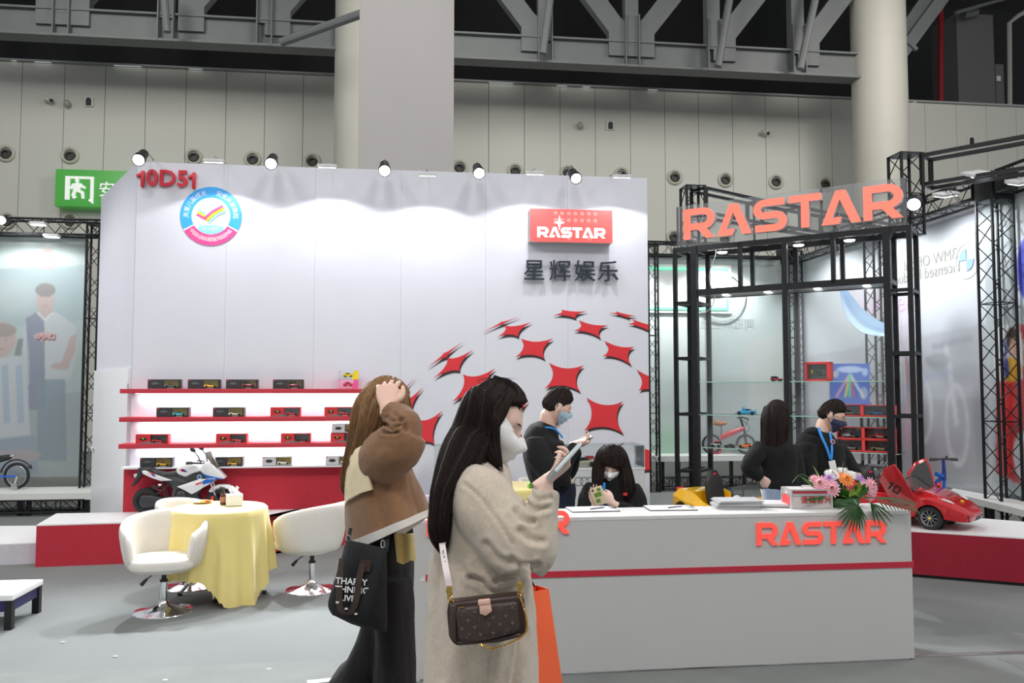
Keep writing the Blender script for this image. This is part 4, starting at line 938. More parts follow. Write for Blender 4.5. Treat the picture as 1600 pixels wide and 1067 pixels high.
# sitting player left
c.ell(*lp(3, 530), .19, .26, LS); c.ell(*lp(3, 516), .20, .10, (.50, .45, .42)); c.poly(g((-40, 575), (0, 560), (28, 556), (40, 590), (48, 680), (-40, 690)), WH); 
for px in (-20, 2, 24): c.poly(g((px, 572), (px+10, 568), (px+14, 660), (px+4, 662)), (.50, .58, .68), .7)
c.ell(*lp(-3, 531), .016, .01, DK); c.ell(*lp(9, 531), .016, .01, DK); c.ell(*lp(3, 545), .035, .01, (.55, .42, .42)); c.poly(g((28, 530), (36, 528), (34, 555), (22, 556)), (.30, .31, .31), .7)
c.poly(g((-40, 690), (55, 680), (60, 740), (-40, 742)), (.44, .50, .60), .6); c.ell(*lp(30, 712), .3, .1, LS, .6)
# crown crest
c.ring(*lp(74, 406), .125, .03, (.74, .50, .50)); 
for k in range(4): X_, Y_ = lp(74, 406); c.line([(X_-.08+k*.035, Y_+.06-k*.01), (X_-.02+k*.035, Y_-.06-k*.01)], .014, (.50, .62, .74))
for k in (-6, -2, 2, 6): c.line(g((74+k, 391), (74+k*1.2, 386)), .02, (.76, .55, .50))
c.blur(2).fade(.38)
lb_ = thing('player_banner', 'faded fabric banner of two men in football shirts at the left edge', 'banner', ((a.x+b.x)/2, LY, 0))
c.build('fabric', PRN, lb_, lambda x, y: (a.x+x, LY, zb2+y))
q = PY(71, 526, LY-.01); put_txt('mirrored_letters', 'DANI', .11, mat('faint_red', (.50, .33, .33), .8), lb_, (q.x-(a.x+b.x)/2, -.012, q.z), mirror=True, bold=.004)
B().box(((a.x+b.x)/2, LY+.03, 2.2), (b.x-a.x, .02, 3.6)).build('backing', mat('backing_grey', (.55, .56, .55), .8), lb_, True, smooth=0)
qx = PY(143, 500, LY-.3); cz = PY(143, 352, LY-.3).z
truss('truss_column', Vector((qx.x+.02, LY-.3, 0)), Vector((qx.x+.02, LY-.3, cz)), 'black lattice truss column beside the player banner at left', .17)
truss('top_truss', Vector((a.x-1, LY-.3, cz-.05)), Vector((qx.x+.35, LY-.3, cz-.05)), 'black top truss over the player banner at left', .22)
for px, lab in ((60, 'small white floodlight hanging on the truss above the player banner'), (81, 'small white floodlight right below the left top truss')):
    p = PY(px, 349 if px == 60 else 368, LY-.6); t = thing('arm_floodlight', lab, 'floodlight', p)
    B().box(p, (.2, .12, .04), .01).build('housing', mat('lamp_white', (.75, .75, .76), .4), t, True); B().box(p+Vector((0, 0, -.023)), (.17, .1, .008)).build('lens', mat('flood_glow', (1, 1, 1), .3, emit=5, noise_amt=0), t, True)
    B().tube([p, p+Vector((0, .12, .06)), Vector((p.x, LY-.35, cz-.05))], .008).build('arm', STEEL, t, True)
p = PY(2, 344, LY-.7); t = thing('can_spotlight', 'glowing can spotlight at the left frame edge over the player banner', 'spotlight', p); d = Vector((.1, -1, -.3)).normalized()
B().lathe([(0, -.15), (.05, -.15), (.06, .02), (0, .02)], p-d*.03, d).build('can', BLACKP, t, True); B().lathe([(0, .0), (.055, 0), (.05, .012), (0, .015)], p, d).build('lens', mat('spot_glow', (1, 1, 1)), t, True); B().tube([p-d*.1, Vector((p.x, LY-.35, cz))], .01).build('arm', BLACKM, t, True)
lamp('stand_wash_light', 'SPOT', (PY(60, 400, LY).x, LY-.8, 4.0), (PY(60, 400, LY).x, LY, 2.2), 95, (.95, .98, 1), spot_size=R(125), spot_blend=.5, shadow_soft_size=.08)
zl = .30; q1 = PZ(-60, 773, zl)
ledge('display_bench', [Vector((a.x-.5, q1.y, 0)), Vector((PY(151, 700, q1.y).x, q1.y, 0)), Vector((PY(151, 700, q1.y).x, q1.y+.8, 0)), Vector((a.x-.5, q1.y+.8, 0))], zl, .09, 'low white display bench under the player banner at left', [Vector((PY(px, 700, q1.y).x, q1.y+.08, 0)) for px in (-50, 30, 44, 135)])

lamp('stand_wash_light', 'SPOT', (-6.2, 8.6, 3.9), (-3.5, 9.9, 1.9), 190, (1, 1, 1), spot_size=R(80), spot_blend=.6, shadow_soft_size=.1)
# ================================================================ TUB CHAIRS AND CAFE TABLES
def tub_chair(label, loc, rz, lev=0):
    """front towards local -y"""
    t = thing('tub_chair', label, 'chair', loc, rz, 'cream tub chairs')
    N = 41; A = 128   # half sweep of the shell in degrees, measured from the back (+y)
    def shell(u, v):
        a = R(-A+2*A*u); f = abs(u-.5)*2                       # f: 0 at back, 1 at the arm fronts
        top = .745-.13*f**2; bot = .335
        ro = .275+.02*(1-f); th = .055
        w = v*2*math.pi; cu, su = math.cos(w), math.sin(w)
        z = (top+bot)/2+(top-bot)/2*math.copysign(abs(su)**.55, su)
        k = max(0, (z-bot)/(top-bot)); r = ro*(.80+.24*k**.7)+th*.62*math.copysign(abs(cu)**.8, cu)
        x, y = math.sin(a)*r*1.02, math.cos(a)*r*.93
        return (x, y-.02, z)
    b = B(); rings = []
    for i in range(N): rings.append([shell(i/(N-1), j/20) for j in range(20)])
    for k in (0, 1):   # rounded arm ends
        i = -1 if k else 0; c = sum((Vector(p) for p in rings[i]), Vector())/20; base = rings[i]; e = Vector((0, -1, 0))
        new = [[c+(Vector(p)-c)*s_+e*q for p in base] for s_, q in ((.93, .022), (.72, .04), (.4, .05))]
        rings = rings+new if k else new[::-1]+rings
    b.loft(rings).build('tub_shell', CREAM, t, smooth=60)
    B().sec([((0, -.03, .31), .15, .14), ((0, -.03, .33), .21, .21), ((0, -.03, .36), .225, .225)], pw=2.8, side=(1, 0, 0), n=32).build('seat_pan', CREAM, t, smooth=60)
    B().sec([((0, -.06, .345), .19, .20), ((0, -.06, .357), .225, .225), ((0, -.06, .41), .228, .23), ((0, -.06, .432), .205, .205), ((0, -.06, .438), .12, .12)], pw=3.4, n=36, side=(1, 0, 0)).build('seat_cushion', CREAM, t, smooth=60)
    B().cyl((0, 0, .04), (0, 0, .235), .026).build('gas_column', CHROME, t)
    B().cyl((0, 0, .23), (0, 0, .31), .018).cyl((0, 0, .225), (0, 0, .242), .03).build('collar', BLACKP, t)
    B().lathe([(0, .075), (.03, .085), (.034, .075), (.05, .05), (.10, .027), (.17, .014), (.215, .006), (.218, 0), (0, 0)], n=48).build('trumpet_base', CHROME, t)
    B().tube([(0, 0, .30), (-.08, .02, .28), (-.13, .03, .24)], .005, 8).tube([(-.125, .03, .245), (-.165, .04, .20)], [.011, .016], 10).build('height_lever', BLACKP, t)
    LAST[-1].rotation_euler = (0, 0, lev)
    return t
fw = lambda px, py, z=0: PZ(px, py, z)
tub_chair('cream tub chair in front left of the yellow table, open side to the viewer', fw(255, 955), R(8))
tub_chair('cream tub chair behind the yellow table beside the motorbike, mostly hidden', fw(296, 916), R(75))
tub_chair('cream tub chair right of the yellow table, back to the viewer', fw(487, 921), R(-122), R(125))
YC = mat('yellow_satin', (.80, .66, .24), .5, noise_amt=.05, noise_scale=3, sheen=.4)
def cloth_table(label, clabel, c, feet=None, hemA=-50, top=.73, r=.37):
    t = thing('cafe_table', label, 'table', c)
    B().lathe([(0, top-.03), (r-.01, top-.03), (r, top-.015), (r-.01, top-.004), (0, top-.004)]).build('tabletop', WHITE, t)
    feet = feet or [Vector((c[0]+math.cos(R(a))*.36, c[1]+math.sin(R(a))*.36, 0)) for a in (40, 140, 220, 320)]
    for p in feet:
        d = Vector((p.x-c[0], p.y-c[1], 0)); a = d+Vector((0, 0, .02)); b_ = -d*.75+Vector((0, 0, top-.03))
        B().tube([a, b_], .016, 12).build('leg', CHROME, t); B().cyl(a+Vector((0, 0, -.018)), a+Vector((0, 0, .012)), .019).build('leg_cap', BLACKP, LAST[-1])
    cl = B(); n = 160
    def f(u, v):
        th = u*2*math.pi; dd_ = .44+.26*max(0, math.cos(th-R(hemA)))**3+.10*abs(math.sin(2*(th-R(hemA)+.78)))
        if v < .4: k = v/.4; rr_ = r*.998*k; z = top+.003
        else:
            k = (v-.4)/.6; fo = .018*math.sin(th*13+2*math.sin(th*2))+.012*math.sin(th*7+1)+.008*math.sin(th*23)
            rr_ = r+.008+.04*k+fo*min(1, k*2.2)*(.4+k); z = top+.003-.006*min(k*8, 1)-max(0, k-.02)*dd_
            if k > .98: z += .010*math.sin(th*62)
        return (math.cos(th)*rr_, math.sin(th)*rr_, z)
    o = cl.grid(f, n, 34, closed_u=True).build('tablecloth', YC, smooth=70); o.location = c
    tag(o, clabel, 'tablecloth'); return t
tc = fw(347, 932); tc = P(347, 607, 6.92); tc.z = 0
cloth_table('round cafe table with splayed chrome legs under the yellow cloth', 'pale yellow satin cloth hanging unevenly over the front cafe table', tc, [fw(281, 931), fw(335, 942), fw(358, 921), fw(413, 928)])
t2 = P(795, 607, 8.45); t2.z = 0
cloth_table('second round cafe table behind the counter beside the standing man', 'yellow satin cloth on the table behind the counter', t2)
c3 = P(850, 607, 8.95); c3.z = 0; tub_chair('cream tub chair at the second yellow table, mostly hidden by the standing man', c3, R(70))
# things on the front table
TT = .738
def on_tab(px, py): return PZ(px, py, TT)
p = on_tab(317, 785); t = thing('candy_plate', 'small yellow paper plate with sweets on the front cafe table', 'plate', p)
B().lathe([(0, .002), (.06, .003), (.085, .012), (.087, .012), (.062, 0), (0, 0)]).build('plate', mat('plate_straw', (.70, .55, .22), .6), t)
for x, y, c_, ry in ((.03, .01, (.85, .05, .03), .4), (.0, -.02, (.9, .6, .05), .9), (.05, -.01, (.85, .05, .03), 0), (.02, .03, (.9, .75, .1), 2)):
    o = B().box((0, 0, 0), (.035, .018, .014), .006).build('wrapped_sweet', mat('sweet_%d' % int(c_[1]*100), c_, .3)); o.location = p+Vector((x, y, .012)); o.rotation_euler = (0, 0, ry); tag(o, {.03: 'red sweet at the back right of the straw plate', .0: 'orange sweet at the left of the straw plate', .05: 'red sweet at the right edge of the straw plate', .02: 'yellow sweet at the back of the straw plate'}[x], 'sweet', 'wrapped sweets on the plate')
p = on_tab(349, 788); t = thing('pump_bottle', 'small brown pump bottle on the yellow table beside the tissue box', 'bottle', p)
B().lathe([(0, 0), (.026, 0), (.028, .004), (.028, .075), (.020, .088), (.013, .092), (.013, .10), (0, .10)]).build('bottle', mat('brown_glass', (.06, .02, .01), .2), t)
B().lathe([(.0285, .02), (.0285, .065), (.0286, .065), (.0286, .02)]).build('bottle_label', mat('label_brown', (.35, .16, .12), .5), t)
B().cyl((0, 0, .10), (0, 0, .13), .010).tube([(.012, 0, .135), (-.03, -.01, .145)], .007, 8).build('pump', BLACKP, t)
p = on_tab(366, 789); t = thing('tissue_box', 'white tissue box with a tissue standing up on the front yellow table', 'tissue box', p, .25)
B().box((0, 0, .045), (.13, .11, .09), .004).build('carton', PAPER, t)
B().grid(lambda u, v: ((u-.5)*.09*(1-.3*v)+.01*math.sin(v*7), .02*math.sin(u*9)*(1-.3*v)-.02+.03*v, .088+v*.06+.008*math.sin(u*11)), 16, 8).build('tissue', mat('tissue_white', (.85, .85, .85), .9), t, solid=.003)
# ================================================================ TOY CARS
def wheels(t, xs, W, r, wth, rim_m=STEEL, spokes=10, tyre=None, hub=None, name='wheel', part_rims=True):
    for x in xs:
        for s in (-1, 1):
            y = s*(W/2-wth/2); w_ = B().lathe([(r*.70, -wth/2), (r*.93, -wth/2), (r, -wth*.35), (r, wth*.35), (r*.93, wth/2), (r*.70, wth/2), (r*.70, -wth/2)], (x, y, r), (0, 1, 0), n=32).build(name, tyre or TYRE, t)
            q = B().lathe([(r*.60, wth*.2), (r*.70, wth*.45), (r*.74, wth*.5), (r*.74, wth*.3), (r*.60, -wth*.1)], (x, y, r), (0, s, 0), n=32)
            q.lathe([(0, wth*.42), (r*.13, wth*.42), (r*.16, wth*.2), (0, wth*.2)], (x, y, r), (0, s, 0), n=16)
            for k in range(spokes):
                a = 2*math.pi*k/spokes; d = Vector((math.cos(a), 0, math.sin(a)))
                q.bar(Vector((x, y+s*wth*.3, r))+d*r*.08, Vector((x, y+s*wth*.34, r))+d*r*.66, r*.07, wth*.12, (0, 1, 0))
            q.build('rim', rim_m, w_)
            B().lathe([(0, 0), (r*.68, 0), (r*.68, .002), (0, .002)], (x, y-s*wth*.1, r), (0, s, 0), n=24).build('hub_back', BLACKP, w_)
            if hub: B().lathe([(0, 0), (r*.10, 0), (0, .003)], (x, y+s*wth*.44, r), (0, s, 0), n=12).build('hub_badge', hub, w_)
def body_rings(stations, n=9):
    """stations: (x, half width, z bottom, z belt, z top, top half width)"""
    rings = []
    for x, w_, zb, zm, zt, wt in stations:
        half = [(0, zb), (w_*.75, zb), (w_*.97, zb+.12*(zm-zb)), (w_, zb+.5*(zm-zb)), (w_*.985, zm-.1*(zm-zb)), (w_*.93, zm), (wt+.35*(w_*.93-wt), zm+.62*(zt-zm)), (wt, zt-.04*(zt-zm)), (wt*.6, zt), (0, zt+.02*(zt-zm))]
        rings.append([(x, y, z) for y, z in half]+[(x, -y, z) for y, z in half[-2:0:-1]])
    return rings
def smooth_stations(st, n=4): return cr(st, n)
def boolean(o, cutters):
    for c in cutters: m = o.modifiers.new('b', 'BOOLEAN'); m.operation = 'DIFFERENCE'; m.object = c; m.solver = 'EXACT'
    dg = bpy.context.evaluated_depsgraph_get(); dg.update(); me = bpy.data.meshes.new_from_object(o.evaluated_get(dg)); o.modifiers.clear(); o.data = me
    me.set_sharp_from_angle(angle=R(32))
    for c in cutters: bpy.data.objects.remove(c)
def mini_car(label, loc, rz, L=.15, paint=(.7, .5, .02), style='sport', group=None, parent_s=1, name='toy_car'):
    t = thing(name, label, 'toy car', loc, rz, group); W, H = L*.44, L*.27; pm = mat('paint_%02d%02d%02d' % tuple(int(c*99) for c in paint), paint, .22, coat=.6, noise_amt=.01)
    if style == 'sport': st = [(-.5, .18, .07, .17, .175, .12), (-.42, .215, .05, .2, .215, .17), (-.2, .22, .045, .19, .21, .17), (.1, .215, .045, .17, .19, .17), (.35, .21, .045, .14, .15, .15), (.47, .18, .06, .10, .105, .12), (.5, .14, .07, .09, .092, .1)]; cab = [(-.34, .15, .18, .19, .2, .12), (-.16, .17, .18, .2, .27, .12), (.0, .17, .17, .19, .27, .12), (.2, .15, .15, .16, .165, .13)]
    elif style == 'jeep': st = [(-.45, .2, .12, .26, .27, .18), (-.43, .215, .10, .27, .28, .2), (.15, .215, .10, .26, .28, .2), (.43, .2, .11, .24, .25, .17), (.45, .18, .12, .23, .235, .15)]; cab = [(-.43, .18, .26, .28, .3, .17), (-.41, .19, .26, .3, .44, .17), (.05, .19, .26, .3, .44, .17), (.14, .18, .26, .27, .28, .17)]
    elif style == 'formula': st = [(-.45, .06, .06, .13, .16, .03), (-.2, .14, .05, .12, .18, .05), (.0, .12, .05, .11, .14, .05), (.25, .05, .06, .09, .11, .03), (.5, .03, .06, .08, .085, .02)]; cab = [(-.12, .03, .14, .15, .16, .02), (-.06, .035, .14, .17, .2, .02), (.0, .03, .13, .14, .15, .02)]
    else: st = [(-.48, .19, .07, .2, .22, .16), (-.4, .215, .06, .22, .24, .18), (.1, .215, .055, .2, .22, .18), (.4, .21, .055, .17, .19, .16), (.48, .18, .07, .14, .15, .13)]; cab = [(-.42, .16, .2, .22, .24, .15), (-.3, .175, .2, .24, .33, .14), (.02, .175, .2, .23, .33, .14), (.2, .16, .18, .2, .21, .14)]
    sc_ = lambda s: [tuple(v*L for v in q) for q in s]
    B().loft(body_rings(smooth_stations(sc_(st), 2))).build('car_body', pm, t, smooth=50)
    B().loft(body_rings(smooth_stations(sc_(cab), 2))).build('cabin_glass', mat('toy_glass', (.02, .025, .03), .1, noise_amt=0), t, smooth=50)
    if style != 'formula': B().box((-.08*L, 0, (.275 if style == 'sport' else .44 if style == 'jeep' else .335)*L), (.2*L, .22*L, .008*L)).build('roof', pm, t)
    r = (.085 if style != 'jeep' else .105)*L; wb = B()
    for x in ((-.3, .31) if style != 'jeep' else (-.28, .28)):
        for s in (-1, 1): B().lathe([(0, -.03*L), (r, -.03*L), (r, .03*L), (r*.6, .032*L), (r*.55, .022*L), (0, .02*L)], (x*L, s*.2*L, r), (0, s, 0), n=14).build('wheel', TYRE, t)
    if style == 'sport' or style == 'formula': B().box((-.46*L, 0, .24*L if style == 'sport' else .2*L), (.06*L, .36*L, .012*L)).build('rear_wing', pm if style == 'sport' else TYRE, t)
    if style == 'jeep': B().lathe([(0, -.03*L), (.09*L, -.03*L), (.09*L, .03*L), (0, .03*L)], (-.48*L, 0, .25*L), (1, 0, 0), n=14).build('spare_wheel', TYRE, t)
    return t
# ================================================================ BOXED CARS ON THE SHELVES
def car_box(px, py_b, z, W, paint, sty, kind, boxlabel, carlabel, stack=0, D=.10, H=.098, yfront=None):
    yf = (WY-SHELFW+.03) if yfront is None else yfront; p = PY(px, py_b, yf+D/2); x = p.x; z = z+stack
    col = {'dark': (.045, .045, .05), 'red': (.62, .03, .035), 'white': (.62, .63, .66), 'pink': (.85, .35, .55), 'grey': (.28, .28, .30)}[kind]
    m = mat('carton_'+kind, col, .4); t = thing('toy_box', boxlabel, 'toy box', (x, yf+D/2, z), 0, 'boxed toy cars on the red shelves')
    th = .003; wx0, wx1 = (-.04*W, .46*W)
    if kind in ('dark', 'red', 'white', 'grey'):
        B().box((0, D/2-th, H/2), (W, th*2, H)).box((0, 0, th/2), (W, D, th)).box((0, 0, H-th/2), (W, D, th)).box((-W/2+th/2, 0, H/2), (th, D, H)).box((W/2-th/2, 0, H/2), (th, D, H)) .box((-W*.27, -D/2+th, H/2), (W*.46, th*2, H)).box((W*.48, -D/2+th, H/2), (W*.04, th*2, H)).box((W*.21, -D/2+th, H*.07), (W*.52, th*2, H*.14)).box((W*.21, -D/2+th, H*.95), (W*.52, th*2, H*.1)).build('carton', m, t, smooth=0)
        ins = {'dark': (1, .58, .06), 'red': (.30, .29, .32), 'white': (1, .62, .06), 'grey': (.8, .42, .03)}[kind]
        B().box((W*.21, -.0, H/2), (W*.5, .004, H*.92)).box((W*.21, -D*.25, H*.1), (W*.5, D*.45, .004)).build('inner_tray', mat('tray_%d' % int(ins[0]*100), ins, .5), t, smooth=0)
        B().box((W*.21, -D/2-.0012, H*.52), (W*.5, .001, H*.8)).build('window', GLASS, t, smooth=0)
        b = B(); b.ell((-W*.27, -D/2-.002, H*.52), (W*.12, .004, H*.17), 14, 8); b.tube([(-W*.37, -D/2-.001, H*.48), (-W*.30, -D/2-.001, H*.5)], .006, 6); b.tube([(-W*.17, -D/2-.001, H*.48), (-W*.24, -D/2-.001, H*.5)], .006, 6)
        b.build('remote_print', BLACKP if kind != 'dark' else mat('remote_grey', (.10, .10, .11), .5), t)
        B().box((-W*.45, -D/2-.0005, H*.88), (W*.05, .001, H*.10)).build('logo_patch', REDP, t)
        if kind == 'red': B().prism([(-W*.5, 0), (W*.1, 0), (W*.0, H*.22), (-W*.2, H*.2)], -D/2-.0015, -D/2-.0005).build('grey_swoosh', mat('swoosh_grey', (.2, .2, .21), .5), t, smooth=0); B().box((-W*.27, -D/2-.004, H*.55), (W*.05, .004, H*.12)).build('yellow_patch', YEL, t)
        b = B(); b.box((W*.2, -D/2-.001, H*.07), (W*.22, .001, H*.05)); b.build('name_print', mat('print_pale', (.6, .6, .6), .5), t)
        mini_car(carlabel, (x+W*.21, yf+D/2-.027, z+H*.12), .06, W*.42, paint, sty, 'small toy cars inside the shelf boxes')
    else:
        pass
    return t
SH = {'top': SHZ[0]+.004, 'second': SHZ[1]+.004, 'third': SHZ[2]+.004}
zq = [z+.005 for z in SHZ]; z4 = .878
Wb_ = .325
G_ = lambda i: None
rows = [
 (258, 604, 0, Wb_, (.10, .11, .12), 'sport', 'dark', 'dark toy box, grey left half, leftmost on the top red shelf', 'dark grey toy car in the leftmost top-shelf box'),
 (320, 604, 0, Wb_, (.85, .42, .02), 'sport', 'dark', 'dark toy box second from left on the top red shelf', 'yellow toy car in the second box of the top shelf'),
 (379, 604, 0, Wb_, (.28, .02, .04), 'jeep', 'dark', 'dark toy box third from left on the top red shelf', 'dark red toy off-roader in the third top-shelf box'),
 (451, 604, 0, Wb_*.97, (.30, .02, .05), 'jeep', 'dark', 'dark toy box fourth from left on the top shelf, standing apart', 'dark red toy jeep in the fourth top-shelf box'),
 (271.5, 647, 1, Wb_, (.05, .55, .65), 'sport', 'dark', 'dark toy box at the left of the second shelf', 'turquoise toy car in the left box of the second shelf'),
 (358.5, 647, 1, Wb_*.98, (.62, .58, .45), 'sport', 'dark', 'dark toy box second from left on the second shelf', 'pale beige toy car in the second box of the second shelf'),
 (447, 646, 1, Wb_*.96, (.6, .02, .03), 'sport', 'red', 'red toy box third from left on the second shelf', 'red toy car in the third box of the second shelf'),
 (530, 646, 1, Wb_*.94, (.5, .02, .04), 'sedan', 'red', 'red toy box at the right of the second shelf, near the brown-haired woman', 'dark red toy car in the rightmost second-shelf box'),
 (239.5, 688, 2, Wb_, (.55, .02, .03), 'sport', 'red', 'red toy box leftmost on the third shelf', 'red toy car in the leftmost third-shelf box'),
 (363, 687, 2, Wb_*.97, (.6, .02, .03), 'sport', 'red', 'red toy box second from left on the third shelf', 'red toy car in the second box of the third shelf'),
 (463, 687, 2, Wb_*.95, (.55, .08, .08), 'formula', 'red', 'red toy box third from left on the third shelf', 'small red formula car in the third box of the third shelf'),
 (246, 730, 3, Wb_, (.85, .42, .02), 'sport', 'dark', 'dark toy box leftmost on the white ledge behind the motorbike tail', 'yellow toy car in the leftmost ledge box'),
 (357, 728, 3, Wb_*.95, (.80, .42, .02), 'sport', 'dark', 'dark toy box on the white ledge behind the motorbike windscreen', 'yellow toy car in the ledge box behind the windscreen'),
 (434, 728, 3, Wb_*.95, (.75, .75, .72), 'sedan', 'white', 'white toy box third on the white ledge', 'white toy car in the third ledge box'),
 (532, 727, 3, Wb_*.95, (.7, .7, .7), 'sedan', 'white', 'white toy box at the right of the ledge, beside the brown-haired woman', 'white toy car in the rightmost ledge box'),
 (540, 687, 2, .31, (.75, .04, .04), 'formula', 'red', 'red toy box at the right of the third shelf, under the black controller box', 'grey-red toy car in the lower right third-shelf box'),
]
for px, py, row, W_, pc_, sty, kind, l1, l2 in rows:
    car_box(px, py, (zq+[z4])[row], W_, pc_, sty, kind, l1, l2, yfront=None if row < 3 else WY-.175)
car_box(541, 677, zq[2], .30, (.7, .03, .04), 'formula', 'white', 'white toy box with a black controller, stacked on the red box of the third shelf', 'red formula toy car in the stacked controller box', stack=.099)
b = B(); q = PY(539, 672, WY-.2)
# printed cartons at the right end of the top shelf
for py, kc, cc, lab, st in ((597, (.85, .38, .56), (.75, .06, .12), 'pink carton with a printed red toy car, at the right end of the top shelf', 0), (584, (.62, .64, .70), (.75, .55, .02), 'grey and yellow carton with a printed yellow toy car, stacked on the pink one', .1)):
    p = PY(544.5, py, WY-.16); W_ = .215; t = thing('toy_box', lab, 'toy box', (p.x, WY-.14, zq[0]+st), 0, 'boxed toy cars on the red shelves'); y = -.0505
    B().box((0, 0, .05), (W_, .10, .098), .001).build('carton', mat('carton_%d' % int(kc[1]*100), kc, .4), t)
    B().prism([(W_*.18, .001), (W_*.5, .001), (W_*.5, .097), (W_*.28, .097)], y-.001, y).build('corner_print', YEL if st else mat('hot_pink', (.85, .12, .35), .4), t, smooth=0)
    b = B(); m_ = mat('printed_car_%d' % int(cc[1]*100), cc, .4); b.prism([(-.055, .03), (.045, .035), (.055, .05), (.03, .058), (.012, .072), (-.025, .074), (-.045, .058), (-.058, .05)], y-.002, y-.001).build('car_print', m_, t, smooth=0)
    b = B(); [b.prism(arc(cx_, .034, .010, 0, 350, 12), y-.003, y-.002) for cx_ in (-.032, .028)]; b.prism([(-.022, .058), (.015, .058), (.006, .069), (-.02, .070)], y-.003, y-.002); b.build('wheel_print', BLACKP, t, smooth=0)
    B().box((-W_*.43, y-.0005, .088), (.014, .001, .006)).build('logo_patch', REDP, t)
# ================================================================ TOWER CONTENTS
def on_shelf(px, key, d=TD*.5): s = s_at(px, d); return T(s, d, SHT[key]+.004)
tz = math.atan2(ts.y, ts.x)
mini_car('tiny red toy jeep on the upper glass shelf of the tower', on_shelf(1212, 't'), tz, .135, (.35, .02, .03), 'jeep')
lam = mini_car('light blue toy sports car with raised doors on the middle glass shelf', on_shelf(1163, 'm'), tz+math.pi+.3, .24, (.02, .35, .62), 'sport')
for s in (-1, 1): B().prism([(-.01, .03), (.05, .03), (.035, .085), (.02, .09)], s*.045-.001, s*.045+.001).build('raised_door', MATS['paint_023461'] if 'paint_023461' in MATS else mat('lam_blue', (.02, .35, .62), .25), lam)
B().box(on_shelf(1168, 'm')+Vector((0, 0, -.001)), (.42, .16, .004), 0, rot).build('display_plate', BLACKP, tw, True)
mini_car('tiny white toy off-roader on the lower left glass shelf', on_shelf(1116, 'b'), tz+math.pi, .125, (.65, .66, .64), 'jeep'); mini_car('black toy car between white and orange ones on the lower glass shelf', on_shelf(1137, 'b'), tz+math.pi, .13, (.03, .03, .035), 'sport')
mini_car('orange toy sports car on the lower left glass shelf', on_shelf(1163, 'b'), tz+math.pi, .19, (.85, .16, .02), 'sport')
RB = mat('carton_bright_red', (.85, .07, .07), .4)
def open_box(px, key, W_, H_, label, paint=None, carlab=None, d=TD*.35, sty='sport', stack=0, window=True, D_=.13):
    p = on_shelf(px, key, d)+Vector((0, 0, stack)); t = thing('toy_box', label, 'toy box', p, tz); th = .006
    B().box((0, D_/2, H_/2), (W_, th, H_)).box((0, 0, th/2+.006), (W_, D_, .012)).box((0, 0, H_-th/2), (W_, D_, th)).box((W_/2-.014, 0, H_/2), (.028, D_, H_)).box((-W_/2+th/2, 0, H_/2), (th, D_, H_)).build('carton', RB, t, smooth=0)
    B().box((0, D_/2-.006, H_/2), (W_*.92, .004, H_*.9)).build('inner_print', mat('inner_grey', (.35, .34, .35), .5), t, smooth=0)
    B().box((0, -D_/2+.002, H_/2), (W_*.95, .001, H_*.95)).build('window', GLASS, t, smooth=0)
    if paint: mini_car(carlab, T(s_at(px, d), d, p.z+.014), tz, W_*.62, paint, sty)
    return t
t = thing('toy_box', 'large bright red framed window box on the upper glass shelf', 'toy box', on_shelf(1278, 't', .2), tz)
Wx, Hx = .275, .215
B().box((0, .06, Hx/2), (Wx, .01, Hx)).box((0, 0, .012), (Wx, .13, .024)).box((0, 0, Hx-.012), (Wx, .13, .024)).box((-Wx/2+.012, 0, Hx/2), (.024, .13, Hx)).box((Wx/2-.02, 0, Hx/2), (.04, .13, Hx)).build('frame_carton', RB, t, smooth=0)
B().box((0, .05, Hx/2), (Wx*.8, .006, Hx*.82)).build('dark_insert', mat('insert_dark', (.05, .04, .05), .5), t, smooth=0)
B().box((-.07, -.01, Hx*.5), (.03, .02, .04), .004).build('yellow_tag', YEL, t); B().lathe([(.018, 0), (.028, 0), (.028, .02), (.018, .02)], (-.01, -.0, Hx*.45), (0, -1, 0)).box((.05, .02, Hx*.45), (.05, .03, .06), .005).box((0.02, .02, Hx*.2), (.12, .03, .03), .005).build('toy_parts', mat('toy_parts_grey', (.30, .28, .28), .4), t)
B().box((0, -.062, Hx/2), (Wx*.85, .001, Hx*.85)).build('window', GLASS, t, smooth=0)
open_box(1325, 'm2', .30, .13, 'white-backed red toy box behind the man with glasses, middle shelf', (.25, .25, .27), 'grey toy car in the middle-shelf box behind the man with glasses')
open_box(1369, 'm2', .34, .125, 'red toy box with blue car at the right end of the middle shelf', (.03, .16, .45), 'dark blue toy car in the right middle-shelf box')
open_box(1327, 'b2', .28, .13, 'lower red toy box stacked left on the bottom right glass shelf', (.5, .45, .42), 'pale toy car in the lower left stacked box'); open_box(1327, 'b2', .28, .13, 'upper red toy box stacked left on the bottom right glass shelf', (.15, .15, .16), 'dark toy car in the upper left stacked box', stack=.132)
open_box(1371, 'b2', .30, .13, 'lower red toy box stacked right on the bottom glass shelf', (.6, .42, .18), 'golden toy car in the lower right stacked box'); open_box(1371, 'b2', .30, .13, 'upper red toy box stacked right on the bottom glass shelf', (.55, .04, .04), 'red toy car in the upper right stacked box', stack=.132)
o = B().ell(on_shelf(1196, 'm')+Vector((0, 0, .022)), (.022, .022, .024)).build('orange_ball', mat('orange_toy', (.9, .35, .02), .4)); tag(o, 'tiny orange round toy on the middle glass shelf by the woman', 'toy')
# ================================================================ COUNTER THINGS
CT = CH+.001
def ctp(px, py): return PZ(px, py, CT)
